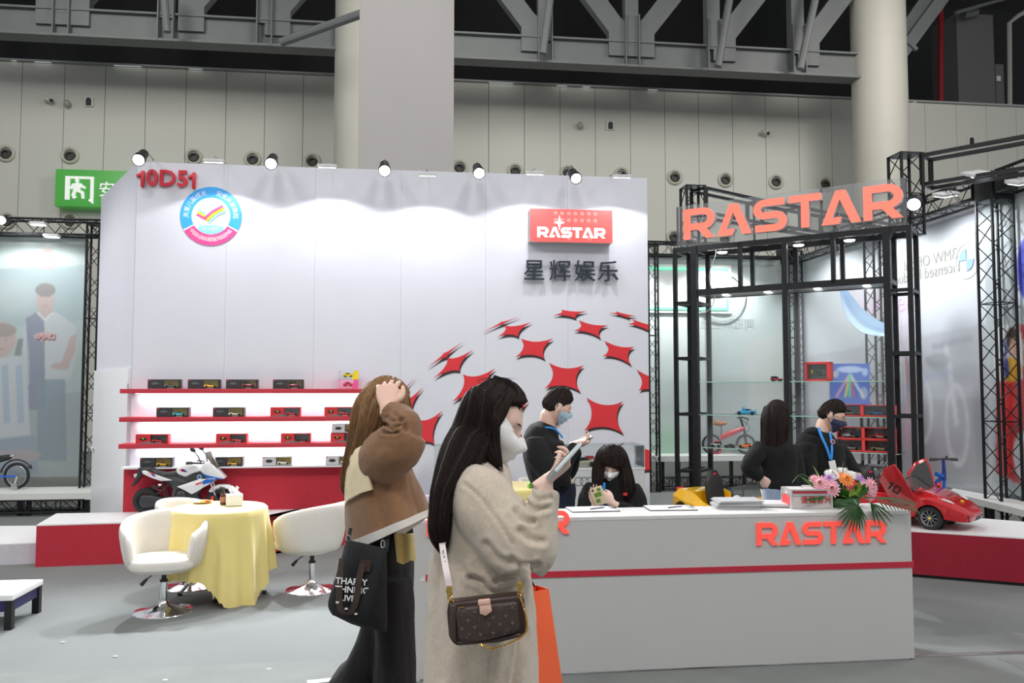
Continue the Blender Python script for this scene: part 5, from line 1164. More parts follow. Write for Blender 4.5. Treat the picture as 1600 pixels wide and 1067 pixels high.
# brochures
for name, pts, n, label in (('brochure_stack', (1150, 792), 7, 'grey brochure'), ('brochure_stack', (1196, 789), 3, 'white brochure')):
    p = ctp(*pts)
    for i in range(n):
        o = B().box((0, 0, 0), (.21+.0, .28, .006), 0).box((0, 0, .0034), (.208, .278, .0005)).build('brochure', mat('brochure_grey', (.42, .42, .43), .35) if n == 7 else mat('brochure_white', (.66, .66, .67), .35), smooth=0)
        o.location = p+Vector((random.uniform(-.012, .012)+.002*i, random.uniform(-.01, .01), .004+i*.0072)); o.rotation_euler = (0, 0, R(82 if n == 7 else 75)+random.uniform(-.05, .05))
        tag(o, (('grey brochure, %s of the taller stack on the counter' % ('lowest', 'second from the bottom', 'third from the bottom', 'middle one', 'third from the top', 'second from the top', 'topmost')[i]) if n == 7 else 'white brochure, %s of the low stack beside the card box' % ('lowest', 'middle one', 'topmost')[i]), 'brochure', 'grey brochures in the taller stack' if n == 7 else 'white brochures in the low stack')
def clipboard(px, py, rz, label, pen=True):
    p = ctp(px, py); t = thing('clipboard', label, 'clipboard', p, rz)
    B().box((0, 0, .002), (.31, .22, .004), .001).build('board', BLACKP, t); B().box((0, 0, .005), (.295, .205, .0015)).build('paper_sheet', PAPER, t, smooth=0)
    B().box((.135, 0, .009), (.03, .10, .008), .003).tube([(.13, -.05, .014), (.12, 0, .02), (.13, .05, .014)], .003, 6).build('clip', CHROME, t)
    if pen:
        q = thing('pen', 'dark pen lying on the '+('clipboard before the seated woman' if px < 1000 else 'clipboard in the counter middle'), 'pen', p+Vector((.03, -.02, .011)), rz+.5); B().tube([(-.06, 0, 0), (.05, 0, 0), (.07, 0, 0)], [.004, .004, .001], 8).build('barrel', mat('pen_navy', (.02, .03, .08), .3), q); B().bar((-.05, 0, .005), (-.02, 0, .005), .002).build('pen_clip', CHROME, q)
clipboard(925, 796, .03, 'clipboard with white paper on the counter before the seated woman')
clipboard(1046, 794, -.06, 'clipboard with white paper in the middle of the counter')
o = B().box((0, 0, 0), (.20, .14, .003)).build('paper_slip', PAPER, smooth=0); o.location = ctp(826, 797)+Vector((0, .0, .002)); tag(o, 'white paper slip on the counter right behind the tan coat', 'paper')
# card box
p = ctp(1257, 795); t = thing('card_box', 'red and clear business-card box with aluminium edges on the counter', 'box', p+Vector((.06, .09, 0)), -.10)
W_, D_, H_ = .262, .17, .118
b = B()
for sx_ in (-1, 1):
    for sy in (-1, 1): b.box((sx_*W_/2, sy*D_/2, H_/2), (.012, .012, H_), .002)
for z in (.006, H_-.03, H_):
    for sy in (-1, 1): b.bar((-W_/2, sy*D_/2, z), (W_/2, sy*D_/2, z), .010)
    for sx_ in (-1, 1): b.bar((sx_*W_/2, -D_/2, z), (sx_*W_/2, D_/2, z), .010)
b.build('aluminium_edges', mat('aluminium', (.68, .68, .69), .35, .7), t)
B().box((0, 0, .06), (W_-.004, D_-.004, .10)).build('clear_body', mat('frosted_face', (.55, .50, .48), .35), t, smooth=0)
B().box((-W_/2, 0, .055), (.004, D_-.02, .075)).build('side_panel', REDP, t, smooth=0); B().box((0, -D_/2-.001, H_-.014), (W_-.02, .004, .012)).build('lid_band', mat('band_red', (.45, .02, .04), .4), t, smooth=0)
B().box((0, 0, H_), (W_-.012, D_-.012, .004)).build('lid', mat('lid_pale', (.72, .66, .66), .35), t, smooth=0)
put_txt('red_letters', '请赐名片', .048, mat('letters_brick', (.50, .05, .05), .5), t, (.03, -D_/2-.002, .052), bold=.0005, spacing=1.15)
for y in (-.05, .05): B().box((-W_/2-.004, y, H_-.03), (.008, .022, .03), .002).build('latch', CHROME, t)
B().tube([(-.03, 0, H_+.003), (-.03, 0, H_+.02), (.05, 0, H_+.02), (.05, 0, H_+.003)], .004, 8).build('handle', CHROME, t)
# ---- flower arrangement
fp = ctp(1322, 794)+Vector((.02, .10, 0)); FL = thing('flower_arrangement', 'low arrangement of pink gerberas, orange and white flowers with palm leaves on the counter', 'flowers', fp)
B().lathe([(0, 0), (.10, 0), (.12, .03), (.115, .06), (0, .06)], n=24).build('bowl', mat('foam_green', (.05, .12, .04), .8), FL)
PG = mat('petal_pink', (.88, .42, .50), .6, noise_amt=.08, noise_scale=60); PO = mat('petal_orange', (.90, .28, .06), .6); PW = mat('petal_white', (.82, .80, .78), .6); PV = mat('petal_violet', (.50, .28, .62), .6)
LEAF = mat('leaf_green', (.035, .12, .02), .45, noise_amt=.2, noise_scale=20); LEAFY = mat('leaf_yellow_green', (.20, .30, .03), .45, noise_amt=.2, noise_scale=20); LEAFD = mat('palm_green', (.02, .065, .015), .4, noise_amt=.2, noise_scale=20)
def gerbera(c, nrm, r, m, layers=3, n=16, name='gerbera'):
    c = Vector(c); nrm = Vector(nrm).normalized(); u = nrm.orthogonal().normalized(); v = nrm.cross(u); b = B()
    for l in range(layers):
        rr_ = r*(1-.26*l)
        for k in range(n):
            a = 2*math.pi*(k+.5*l)/n+random.uniform(-.06, .06); d = u*math.cos(a)+v*math.sin(a); s_ = nrm.cross(d)*rr_*.16; lift = nrm*(.10+.20*l)*r
            b.add([c+d*rr_*.12, c+d*rr_*.55+s_+lift*.8, c+d*rr_*random.uniform(.93, 1.05)+lift*.6+s_*.3, c+d*rr_*.99+lift*.55-s_*.3, c+d*rr_*.55-s_+lift*.8, c+d*rr_*.5+lift*1.05], [(0, 1, 5), (1, 2, 5), (2, 3, 5), (3, 4, 5), (4, 0, 5)])
    o = b.build(name, m, FL, smooth=60); B().ell(c+nrm*r*.16, (r*.2, r*.2, r*.14), 12, 8).build('flower_centre', mat('flower_eye', (.30, .20, .04), .8), o)
    B().tube([c, (c.x*.3, c.y*.3, .04)], .004, 6, caps=False).build('stem', LEAF, o)
for (x, y, z, nx_, ny_, nz_, r_, m_, nm) in [(-.17, -.05, .155, -.5, -1, .5, .058, PG, 'gerbera'), (-.115, -.09, .125, -.2, -1, .25, .062, PG, 'gerbera'), (-.19, -.02, .175, -.6, -.8, .6, .04, PG, 'gerbera'), (.17, -.07, .135, .4, -1, .25, .062, PG, 'gerbera'), (.19, -.04, .09, .5, -1, -.1, .06, PG, 'gerbera'),
    (.02, -.03, .175, 0, -.8, .6, .055, PO, 'orange_gerbera'), (.0, .02, .195, 0, -.7, .8, .045, PO, 'orange_gerbera'), (-.06, .0, .205, -.1, -.7, .8, .05, PW, 'white_chrysanthemum'), (.05, .04, .215, .2, -.6, .9, .052, PW, 'white_chrysanthemum'), (.10, .01, .195, .3, -.7, .8, .045, PW, 'white_chrysanthemum'),
    (-.10, -.03, .185, -.2, -.8, .7, .036, PV, 'violet_flower'), (-.05, -.01, .20, 0, -.8, .7, .033, PV, 'violet_flower'), (.13, -.02, .18, .3, -.8, .7, .035, PV, 'violet_flower'), (-.08, -.07, .15, -.1, -1, .4, .030, PV, 'violet_flower')]:
    gerbera((x, y, z), (nx_, ny_, nz_), r_, m_, 4 if 'chry' in nm else 3, 20 if 'chry' in nm else 16, nm)
def leaf(b, a, c, w_, sag=.0, n=6, nrm=(0, -.3, 1)):
    a, c = Vector(a), Vector(c); d = c-a; s_ = d.cross(Vector(nrm)).normalized(); vs = []; fs = []
    for i in range(n+1):
        t_ = i/n; q = a+d*t_+Vector((0, 0, -sag*t_*t_+sag*.0)); ww = w_*math.sin(math.pi*min(.98, t_*.92+.06))**.8; vs += [q-s_*ww, q+Vector((0, 0, -ww*.25)), q+s_*ww]
    for i in range(n): fs += [(i*3, i*3+1, i*3+4, i*3+3), (i*3+1, i*3+2, i*3+5, i*3+4)]
    b.add(vs, fs)
for i in range(34):
    a_ = random.uniform(0, 6.28); r_ = random.uniform(.04, .15); b = B(); z0 = random.uniform(.07, .15)
    leaf(b, (math.cos(a_)*.04, math.sin(a_)*.04-.03, .06), (math.cos(a_)*r_*1.1, math.sin(a_)*r_*.7-.06, z0), random.uniform(.014, .024), .01); b.build('leaf', LEAF if i % 3 else LEAFY, FL, smooth=60)
for i, (x, z) in enumerate(((.03, .13), (.06, .12), (.09, .14), (.05, .15), (.11, .12), (.015, .11), (.08, .10))):
    b = B(); leaf(b, (x-.01, -.10, z-.04), (x+.012, -.125, z+.02), .018, 0, nrm=(0, 1, .2)); b.build('leaf', LEAFY if i % 2 else LEAF, FL, smooth=60)
def palm(base, tip, n, ln, drop, bend=0):
    base, tip = Vector(base), Vector(tip); t_ = B().tube([base, (base+tip)/2+Vector((0, 0, .03)), tip], [.004, .003, .001], 6, sub=4).build('palm_frond', LEAFD, FL)
    for i in range(n):
        k = (i+.5)/n; q = base.lerp(tip, k)+Vector((0, 0, .03*4*k*(1-k)*.9)); d = (tip-base).normalized()
        for s in (-1, 1):
            l_ = ln*(1-.5*abs(k-.3)); side = d.cross(Vector((0, -.35, 1))).normalized()*s; e = q+(side*.75+d*.65)*l_+Vector((0, 0, -drop*l_)); b = B(); leaf(b, q, e, .006, drop*l_*.6, 5, nrm=(0, -.5, 1)); b.build('leaflet', LEAFD, t_, smooth=60)
FE = CYF-fp.y-.015   # local y of the counter's front edge
def fan(base, angs, lens, yo, fall, nm='palm_fan'):
    base = Vector(base); t_ = B().tube([(base.x*.3, -.04, .06), (base.x*.8, (base.y-.04)*.6, base.z+.03), base], .004, 6, sub=4).build(nm, LEAFD, FL)
    for a_, l_ in zip(angs, lens):
        d = Vector((math.cos(R(a_)), yo*.9, math.sin(R(a_)))); e = base+d*l_; b = B(); leaf(b, base, e, .0075, fall*l_, 7, nrm=(.2, -1, .5)); b.build('leaflet', LEAFD, t_, smooth=60)
fan((-.035, FE-.015, .045), [178, 190, 202, 214, 226, 238, 248, 258, 268, 278, 290, 166, 154, 302], [.15, .16, .165, .165, .16, .155, .15, .145, .14, .13, .12, .13, .11, .10], -.18, .18)
fan((.05, FE-.01, .055), [-78, -62, -46, -30, -16], [.10, .12, .14, .15, .15], -.15, .35)
t_ = B().tube([(.06, -.06, .07), (.16, FE-.02, .075), (.32, FE-.04, .03)], [.004, .003, .0015], 6, sub=5).build('palm_frond', LEAFD, FL)
for i in range(11):
    u = i/10; q = Vector((.10+.21*u, FE-.01-.03*u, .075-.04*u*u)); b = B(); leaf(b, q, q+Vector((.035, -.035, -.055+.02*u)), .006, .02, 5, nrm=(.4, -1, .4)); b.build('leaflet', LEAFD, t_, smooth=60)
    b = B(); leaf(b, q, q+Vector((.055, .03, .03)), .006, .02, 5, nrm=(0, -1, .6)); b.build('leaflet', LEAFD, t_, smooth=60)
for i in range(10):
    u = i/9; q = Vector((-.14-.12*u, -.08-.02*u, .065-.01*u)); b = B(); leaf(b, q, q+Vector((-.05, -.04, .03)), .008, .03, 5, nrm=(0, -1, .6)); b.build('leaflet', LEAF, t_, smooth=60)
b = B(); leaf(b, (-.12, .0, .15), (-.21, -.04, .27), .012, 0, nrm=(1, -1, .3)); b.build('blade_leaf', LEAFY, FL); b = B(); leaf(b, (-.14, -.03, .10), (-.31, -.06, .205), .014, -.0, 8, nrm=(0, -1, .6)); b.build('blade_leaf', LEAF, FL)
B().tube([(-.14, -.03, .11), (-.25, -.04, .20), (-.31, -.05, .21), (-.36, -.05, .16)], .0022, 6, sub=5).tube([(.02, 0, .18), (.02, 0, .29)], .003, 6).tube([(.28, -.12, .05), (.33, -.15, -.0), (.35, -.16, -.08)], .002, 6, sub=4).build('grass_blades', LEAF, FL)
tag(LAST[-1], kind='stuff')
# fire extinguisher beside the counter's right end
p = fw(1419, 1016); t = thing('fire_extinguisher', 'red fire extinguisher standing behind the counter right end', 'extinguisher', p+Vector((-.055, .06, 0)))
B().lathe([(0, 0), (.07, 0), (.078, .012), (.078, .34), (.06, .39), (.03, .41), (0, .415)]).build('cylinder', mat('extinguisher_red', (.55, .02, .02), .25), t); B().lathe([(.0786, .10), (.0786, .12), (.079, .12), (.079, .10)]).build('yellow_band', YEL, t)
B().cyl((0, 0, .41), (0, 0, .45), .018).bar((0, 0, .46), (.09, 0, .475), .02, .008).bar((0, 0, .45), (.08, 0, .445), .02, .006).build('valve_lever', BLACKP, t); B().tube([(.02, 0, .44), (.085, .02, .38), (.088, .02, .18), (.085, .02, .1)], .010, 8, sub=4).build('hose', BLACKP, t)
# dark-edged table at the extreme left
p = fw(-14, 985); t = thing('low_table', 'low white-topped table with black frame cut by the left frame edge', 'table', p)
z_ = PZ(0, 985, 0); q = P(19, 985, p.length); e = PZ(21, 983, 0); H_ = .24
D0 = e.dot(Vector((math.sin(YAW), math.cos(YAW), 0))); ztab = P(21, 928, D0).z
B().box((e.x-.40, e.y+.22, ztab-.02), (.80, .50, .04), .004).build('tabletop', PTOP, t, True)
for dx, dy in ((-.03, 0), (-.03, .44), (-.77, 0), (-.77, .44)): B().box((e.x+dx, e.y+dy, ztab/2-.02), (.05, .05, ztab-.04)).build('leg', BLACKM, t, True)
B().box((e.x-.40, e.y, ztab-.08), (.74, .03, .08)).box((e.x-.03, e.y+.22, ztab-.08), (.03, .4, .08)).build('apron', mat('navy_trim', (.02, .02, .10), .4), t, True)
# ================================================================ RIDE-ON MOTORBIKE
Yb = PZ(236, 803, ph).y+.0; bo = PY(285, 803, Yb)
mb = thing('toy_motorbike', 'white, black and blue ride-on toy motorbike with windscreen on the red platform', 'toy motorbike', (bo.x, Yb, ph))
def mp(zx, zy): q = PY(180+zx/4, 560+zy/4, Yb); return (q.x, q.z)
def slab(name, pts, th, m, y=0, bev=.008, parent=None, sides=False):
    poly = [mp(*p) for p in pts]
    for s in ((-1, 1) if sides else (0,)):
        yc_ = Yb+(s*sides if s else y); o = B().prism(poly, yc_-th/2, yc_+th/2).build(name, m, parent or mb, True, bev=bev, smooth=50)
    return o
MW = mat('bike_white', (.80, .81, .82), .22, coat=.5, noise_amt=0); MBK = mat('bike_dark', (.035, .037, .04), .42, noise_amt=.08); MBL = mat('bike_blue', (.02, .14, .50), .25, noise_amt=0)
def bwheel(c, r, wth, name='wheel'):
    x, z = mp(*c); z = max(z, ph+r); w_ = B().lathe([(r*.62, -wth/2), (r*.9, -wth/2), (r, -wth*.25), (r, wth*.25), (r*.9, wth/2), (r*.62, wth/2), (r*.62, -wth/2)], (x, Yb, z), (0, 1, 0), n=48).build(name, TYRE, mb, True)
    b = B()
    for i in range(36): a = 2*math.pi*i/36; b.box((x+math.cos(a)*r*.99, Yb, z+math.sin(a)*r*.99), (r*.05, wth*.8, r*.05), 0, (0, -a, .4))
    b.build('tread', TYRE, w_, True)
    q = B().lathe([(r*.56, -wth*.3), (r*.64, -wth*.3), (r*.64, wth*.3), (r*.56, wth*.3), (r*.56, -wth*.3)], (x, Yb, z), (0, 1, 0), n=40).lathe([(0, -wth*.45), (r*.16, -wth*.45), (r*.16, wth*.45), (0, wth*.45)], (x, Yb, z), (0, 1, 0))
    for i in range(6): a = 2*math.pi*i/6; q.bar((x+math.cos(a)*r*.1, Yb, z+math.sin(a)*r*.1), (x+math.cos(a)*r*.6, Yb, z+math.sin(a)*r*.6), r*.10, wth*.3, (0, 1, 0))
    q.build('rim', MBK, w_, True); return w_
r_ = abs(mp(0, 80)[1]-mp(0, 0)[1])
bwheel((196, 888), r_, .085, 'rear_wheel'); bwheel((650, 900), r_*.98, .07, 'front_wheel')
slab('swing_arm_cover', [(160, 868), (178, 850), (240, 850), (345, 872), (372, 888), (360, 930), (250, 922), (180, 936), (156, 905)], .13, MBK, bev=.015)
slab('engine_block', [(262, 742), (300, 748), (398, 722), (470, 690), (545, 700), (612, 735), (618, 765), (560, 800), (520, 850), (550, 897), (400, 908), (350, 885), (372, 815), (330, 775)], .12, MBK, bev=.012)
slab('frame_spar', [(300, 745), (385, 735), (470, 770), (545, 748), (600, 745), (590, 765), (545, 775), (470, 800), (430, 800), (395, 820), (380, 870), (360, 870), (372, 805), (360, 775)], .15, mat('bike_grey', (.06, .062, .066), .35), bev=.008)
x, z = mp(425, 846); rr_ = .036; B().lathe([(0, -.10), (.036, -.10), (.044, -.09), (.044, .09), (.036, .10), (0, .10)], (x, Yb, z), (0, 1, 0), n=32).build('engine_cover', mat('bike_grey', (.06, .062, .066)), mb, True)
B().lathe([(0, -.106), (.024, -.106), (.03, -.10)], (x, Yb, z), (0, 1, 0), n=32).build('cover_ring', MBK, LAST[-1], True)
slab('seat', [(165, 684), (215, 675), (262, 700), (322, 711), (392, 702), (400, 722), (388, 740), (345, 750), (290, 738), (230, 708), (180, 700)], .14, mat('bike_seat', (.045, .047, .05), .55), bev=.02)
slab('pillion_handle', [(175, 688), (240, 684), (270, 712), (330, 730), (325, 738), (262, 724), (232, 700)], .17, MBK, bev=.006)
slab('tail_fairing', [(183, 697), (205, 694), (258, 716), (372, 756), (300, 760), (245, 742), (190, 716)], .02, MW, sides=.085, bev=.005)
slab('stripe_red', [(222, 702), (258, 714), (270, 724), (240, 714)], .004, REDP, y=-.097, bev=0); slab('stripe_blue', [(240, 714), (266, 724), (272, 732), (252, 728)], .004, mat('stripe_navy', (.05, .08, .45), .3), y=-.097, bev=0)
slab('tail_end', [(148, 683), (182, 682), (194, 712), (168, 732), (140, 775), (112, 800), (108, 792), (128, 758), (142, 728)], .07, MBK, bev=.006)
slab('tail_light', [(120, 722), (142, 718), (146, 735), (124, 746)], .06, mat('lamp_clear', (.6, .6, .6), .2), bev=.004)
slab('fuel_tank', [(388, 700), (402, 672), (432, 655), (482, 650), (520, 668), (545, 700), (500, 712), (450, 738), (405, 722)], .16, MW, bev=.03)
slab('tank_stripe_red', [(413, 690), (436, 686), (450, 698), (432, 704)], .004, REDP, y=-.083, bev=0); slab('tank_stripe_blue', [(425, 690), (442, 688), (466, 704), (448, 706)], .004, mat('stripe_navy', (.05, .08, .45)), y=-.083, bev=0)
slab('front_fairing', [(540, 700), (552, 668), (582, 640), (625, 668), (655, 700), (695, 742), (686, 750), (630, 738), (575, 728)], .15, MW, bev=.02)
slab('fairing_blue', [(548, 712), (600, 728), (650, 740), (688, 748), (640, 752), (580, 742)], .154, MBL, bev=.004)
slab('side_fairing', [(400, 795), (462, 775), (540, 748), (640, 744), (622, 768), (570, 796), (520, 828), (492, 842), (448, 818)], .025, MW, sides=.085, bev=.006)
slab('side_fairing_blue', [(560, 760), (580, 748), (638, 746), (620, 768), (560, 782)], .004, MBL, y=-.1, bev=0); slab('side_fairing_red', [(520, 775), (560, 762), (552, 775), (516, 786)], .004, REDP, y=-.1, bev=0)
slab('windscreen', [(567, 583), (596, 578), (622, 618), (652, 676), (612, 656), (580, 622)], .10, mat('windscreen_smoke', (.14, .13, .10), .12, alpha=.82, noise_amt=0), bev=.01)
slab('headlight', [(612, 690), (640, 690), (672, 728), (640, 726)], .12, mat('headlight_dark', (.03, .03, .035), .1, noise_amt=0), bev=.006)
x, z = mp(540, 735); B().lathe([(0, 0), (.018, 0), (.018, .003), (0, .003)], (x, Yb-.092, z), (0, -1, 0), n=24).build('badge', MBL, mb, True); B().lathe([(.018, 0), (.023, 0), (.023, .004), (.018, .004)], (x, Yb-.092, z), (0, -1, 0), n=24).build('badge_ring', MW, LAST[-1], True)
h0, h1 = mp(472, 646), mp(552, 648)
B().tube([(h0[0], Yb-.15, h0[1]), (h1[0]-.02, Yb-.12, h1[1]), (h1[0], Yb-.04, h1[1]-.01), (h1[0], Yb+.04, h1[1]-.01), (h1[0]-.02, Yb+.12, h1[1]), (h0[0]+.03, Yb+.16, h0[1])], .010, 10).tube([(h0[0]-.01, Yb-.155, h0[1]), (h0[0]+.05, Yb-.135, h0[1])], .016, 10).build('handlebar', MBK, mb, True)
for s, dx in ((-1, 0), (1, .015)):
    a0, a1, a2 = mp(552, 650), mp(540, 610), mp(512, 572); B().tube([(a0[0]+dx, Yb+s*.10, a0[1]), (a1[0]+dx, Yb+s*.13, a1[1]), (a2[0]+dx, Yb+s*.14, a2[1])], [.008, .007, .006], 8).build('mirror_stalk', MBK, mb, True)
    B().ell((a2[0]-.01+dx, Yb+s*.14, a2[1]+.01), (.035, .012, .022), 16, 10, (0, .5, 0)).build('mirror', MBK, LAST[-1], True)
for s in (-1, 1):
    a0, a1 = mp(604, 775), mp(650, 898); B().cyl((a0[0], Yb+s*.05, a0[1]), (a1[0], Yb+s*.05, a1[1]), .010).build('fork', CHROME, mb, True)
    a0, a1 = mp(630, 850), mp(650, 900); B().cyl((a0[0], Yb+s*.05, a0[1]), (a1[0], Yb+s*.05, a1[1]), .016).build('fork_sleeve', MBK, LAST[-1], True)
slab('front_fender', [(586, 830), (604, 802), (650, 785), (712, 788), (755, 812), (768, 842), (735, 822), (680, 812), (640, 815), (605, 836)], .09, MW, bev=.012)
x, z = mp(614, 878); B().box((x, Yb-.045, z), (.025, .02, .07), .004).build('brake_caliper', mat('caliper_red', (.85, .06, .03), .4), mb, True)
for pts in ([(245, 800), (300, 822), (345, 785)], [(240, 790), (290, 800)], [(270, 845), (330, 800), (345, 860)], [(300, 755), (330, 860)]):
    q = [mp(*p) for p in pts]; B().tube([(a, Yb-.075, c_) for a, c_ in q], .006, 8).build('foot_bracket', MBK, mb, True)
x, z = mp(285, 785); B().tube([(x, Yb-.08, z), (x+.03, Yb-.08, z-.0)], .012, 8).build('foot_peg', STEEL, mb, True)
for s in (-1, 1):  # hidden outriggers that keep it upright
    x, z = mp(330, 905); B().tube([(x, Yb+s*.05, ph+.10), (x-.05, Yb+s*.13, ph+.035)], .008, 8).cyl((x-.05, Yb+s*.125, ph+.028), (x-.05, Yb+s*.145, ph+.028), .027).build('stabiliser_wheel', MBK, mb, True)
# ================================================================ RIDE-ON CARS
CARR = mat('car_red', (.52, .012, .018), .16, coat=1, noise_amt=0); CARY = mat('car_yellow', (.90, .50, .01), .2, coat=.8, noise_amt=0); CARG = mat('car_black_gloss', (.01, .01, .012), .12, noise_amt=0)
def ride_on(name, label, loc, rz, paint, L=1.14, W=.60, wr=.103, xf=.33, xr=-.36, doors=True, seat_tag=True, hz=1):
    """x forward. body with cut wheel arches and open cockpit"""
    t = thing(name, label, 'toy car', loc, rz)
    st = [(-.50, .44, .20, .30, .31, .30), (-.475, .48, .14, .32, .37, .36), (-.40, .50, .085, .30, .375, .38), (-.28, .50, .075, .27, .345, .36), (-.16, .475, .07, .24, .27, .36), (.0, .465, .065, .215, .235, .38), (.13, .475, .065, .215, .25, .38), (.24, .49, .07, .235, .275, .36), (.33, .50, .07, .235, .265, .36), (.44, .485, .07, .20, .22, .36), (.53, .43, .065, .155, .17, .33), (.58, .32, .07, .125, .135, .26), (.595, .18, .085, .115, .118, .15)]
    st = [(a*L, b_*W, c_*L, d_*L, e_*L, f_*W) for a, b_, c_, d_, e_, f_ in [(q[0], q[1], q[2], q[3]*(hz if q[0] < .1 else 1), q[4]*(hz if q[0] < .1 else 1), q[5]) for q in st]]
    body = B().loft(body_rings(smooth_stations(st, 4))).build('body', paint, t, smooth=40)
    cut = []
    for x in (xf, xr):
        for s in (-1, 1): cut.append(B().cyl((x*L, s*W*.30, wr+.002), (x*L, s*W*.60, wr+.002), wr*1.15, n=36).build('cut', paint, t))
    cut.append(B().box((-.10*L, 0, .30*L), (.42*L, W*.70, .30*L)).build('cut', paint, t))
    for c_ in cut: c_.data.update()
    bpy.context.view_layer.update(); boolean(body, cut)
    B().box((-.10*L, 0, .145*L), (.40*L, W*.70, .01)).build('cockpit_floor', BLACKP, t)
    for x in (xf, xr):
        for s in (-1, 1): B().cyl((x*L, s*W*.28, wr), (x*L, s*W*.305, wr), wr*1.14, n=24).build('arch_liner', BLACKP, t)
    wheels(t, (xf*L, xr*L), W*.97, wr, .075, mat('rim_silver', (.62, .63, .64), .25, .9), 10 if doors else 5, hub=YEL)
    # seat
    B().sec([((-.20*L, 0, .13*L), .10, .03), ((-.23*L, 0, .22*L), .115, .04), ((-.25*L, 0, .34*L), .11, .035), ((-.26*L, 0, .40*L), .07, .028), ((-.26*L, 0, .43*L), .05, .02)], side=(0, 1, 0), pw=3).build('seat_back', BLACKP, t); B().box((-.12*L, 0, .16*L), (.20*L, .2, .05), .015).build('seat_base', BLACKP, t)
    if seat_tag: B().box((-.237*L, 0, .405*L), (.004, .04, .02)).build('seat_logo', REDP, t)
    B().tube([(.03*L, math.cos(a)*.075, .27*L+math.sin(a)*.072) for a in np.linspace(0, 2*math.pi, 25)[:-1]], .009, 8, closed=True).bar((.03*L, -.07, .27*L), (.03*L, .07, .27*L), .012).cyl((.035*L, 0, .27*L), (.10*L, 0, .23*L), .014).build('steering_wheel', BLACKP, t)
    # windscreen
    g = lambda u, v: ((.27-.13*v)*L-.02*(2*u-1)**2*L, (2*u-1)*W*(.40-.08*v), (.235+.125*v)*L-.02*(2*u-1)**2*L*v)
    B().grid(g, 16, 6).build('windscreen', mat('screen_smoke', (.10, .11, .11), .06, alpha=.45, noise_amt=0), t, solid=.004)
    B().tube([g(0, 0), g(0, 1)]+[g(u, 1) for u in np.linspace(.1, .9, 8)]+[g(1, 1), g(1, 0)], .006, 6).build('screen_frame', CARG, t)
    # nose details
    B().box((.583*L, 0, .092*L), (.03, W*.34, .045), .01).build('grille', BLACKP, t)
    for s in (-1, 1):
        B().prism([(s*W*.09, .074*L), (s*W*.33, .070*L), (s*W*.36, .118*L), (s*W*.14, .122*L)], 0, .062*L, lambda x, y, z: (.532*L+y-abs(x)/W*.05*L, x, z)).build('air_intake', BLACKP, t)
        B().ell((.44*L, s*W*.36, .212*L), (.06, .035, .012), 16, 8, (0, .35, s*-.4)).build('headlight', mat('headlight_glass', (.7, .72, .75), .08, noise_amt=0), t)
        B().tube([(.28*L, s*W*.38, .235*L), (.27*L, s*W*.42, .275*L)], .008, 8).ell((.268*L, s*W*.44, .285*L), (.022, .045, .026), 14, 8).build('side_mirror', paint if doors else MW, t)
    B().prism([(-.12, .27*L), (.12, .27*L), (.15, .40*L), (-.15, .40*L)], 0, .008, lambda x, y, z: (z, x, (.262 if z < .3*L else .231)*L+y)).build('hood_vent', CARG, t)
    B().ell((.49*L, 0, .200*L), (.02, .016, .006), 12, 8, (0, .5, 0)).build('nose_badge', YEL, t)
    for s in (-1, 1): B().box((-.49*L, s*W*.30, .27*L), (.03, .10, .03), .01).build('tail_lamp', REDP, t)
    if doors:
        B().box((-.43*L, 0, .36*L), (.08, W*.80, .012), .004).build('rear_wing', paint, t)
        for s in (-1, 1):
            # butterfly door hinged near the screen foot, swung up and forward
            pol = [(-.05, -.0), (-.045, -.13), (.03, -.20), (.28, -.19), (.37, -.09), (.385, .02), (.27, .035), (.05, .03)]
            M_ = Matrix.Translation((.225*L, s*W*.485, .205*L)) @ Matrix.Rotation(R(-s*24), 4, 'X') @ Matrix.Rotation(R(70), 4, 'Y') @ Matrix.Diagonal((-1, 1, 1, 1))
            b = B(); b.prism(pol, -.012, .012); b.v = [M_ @ v for v in b.v]; b.f = [f[::-1] for f in b.f]
            dr = b.build('door', paint, t, bev=.006, smooth=40)
            b = B(); b.prism([(x*.86+.015, z*.80-.005) for x, z in pol], s*-.020, s*-.013); b.v = [M_ @ v for v in b.v]; b.build('door_lining', BLACKP, dr)
            b = B(); ph_ = R(35); rot2 = lambda x, z: (x*math.cos(ph_)-z*math.sin(ph_), x*math.sin(ph_)+z*math.cos(ph_))
            for pth in ([(-.058, .022), (-.036, .040), (-.036, -.042)], [(.0, -.036), (.0, .036), (.045, .036), (.045, -.036), (.0, -.037)]):
                b.prism([(s*q[0]+.165, q[1]-.095) for q in (rot2(*p) for p in stroke(pth, .016))], s*.0125, s*.0145)
            b.v = [M_ @ v for v in b.v]; b.build('door_number', BLACKP, dr, smooth=0)
    return t
c = P(1453, 808, 7.67); near = Vector((c.x, c.y, 0)); hd = -YAW-R(43)
fwd = Vector((math.cos(hd), math.sin(hd), 0)); lf = Vector((-math.sin(hd), math.cos(hd), 0))
Lr, Wr = 1.24, .64; pos = near-fwd*(.33*Lr)+lf*(Wr*.45)
ride_on('toy_sports_car', 'glossy red ride-on toy sports car with raised doors on the right platform', (pos.x, pos.y, zt_), hd, CARR, L=1.24, W=.64, wr=.105)
c = P(1146, 607, 8.7); ride_on('toy_sports_car', 'yellow ride-on toy sports car behind the counter before the tower', (c.x, c.y, .25), -YAW-R(64), CARY, L=1.34, W=.66, wr=.115, doors=False, hz=.74)
lo = thing('white_platform', 'low white platform under the yellow toy car behind the counter', 'platform', (c.x, c.y, 0))
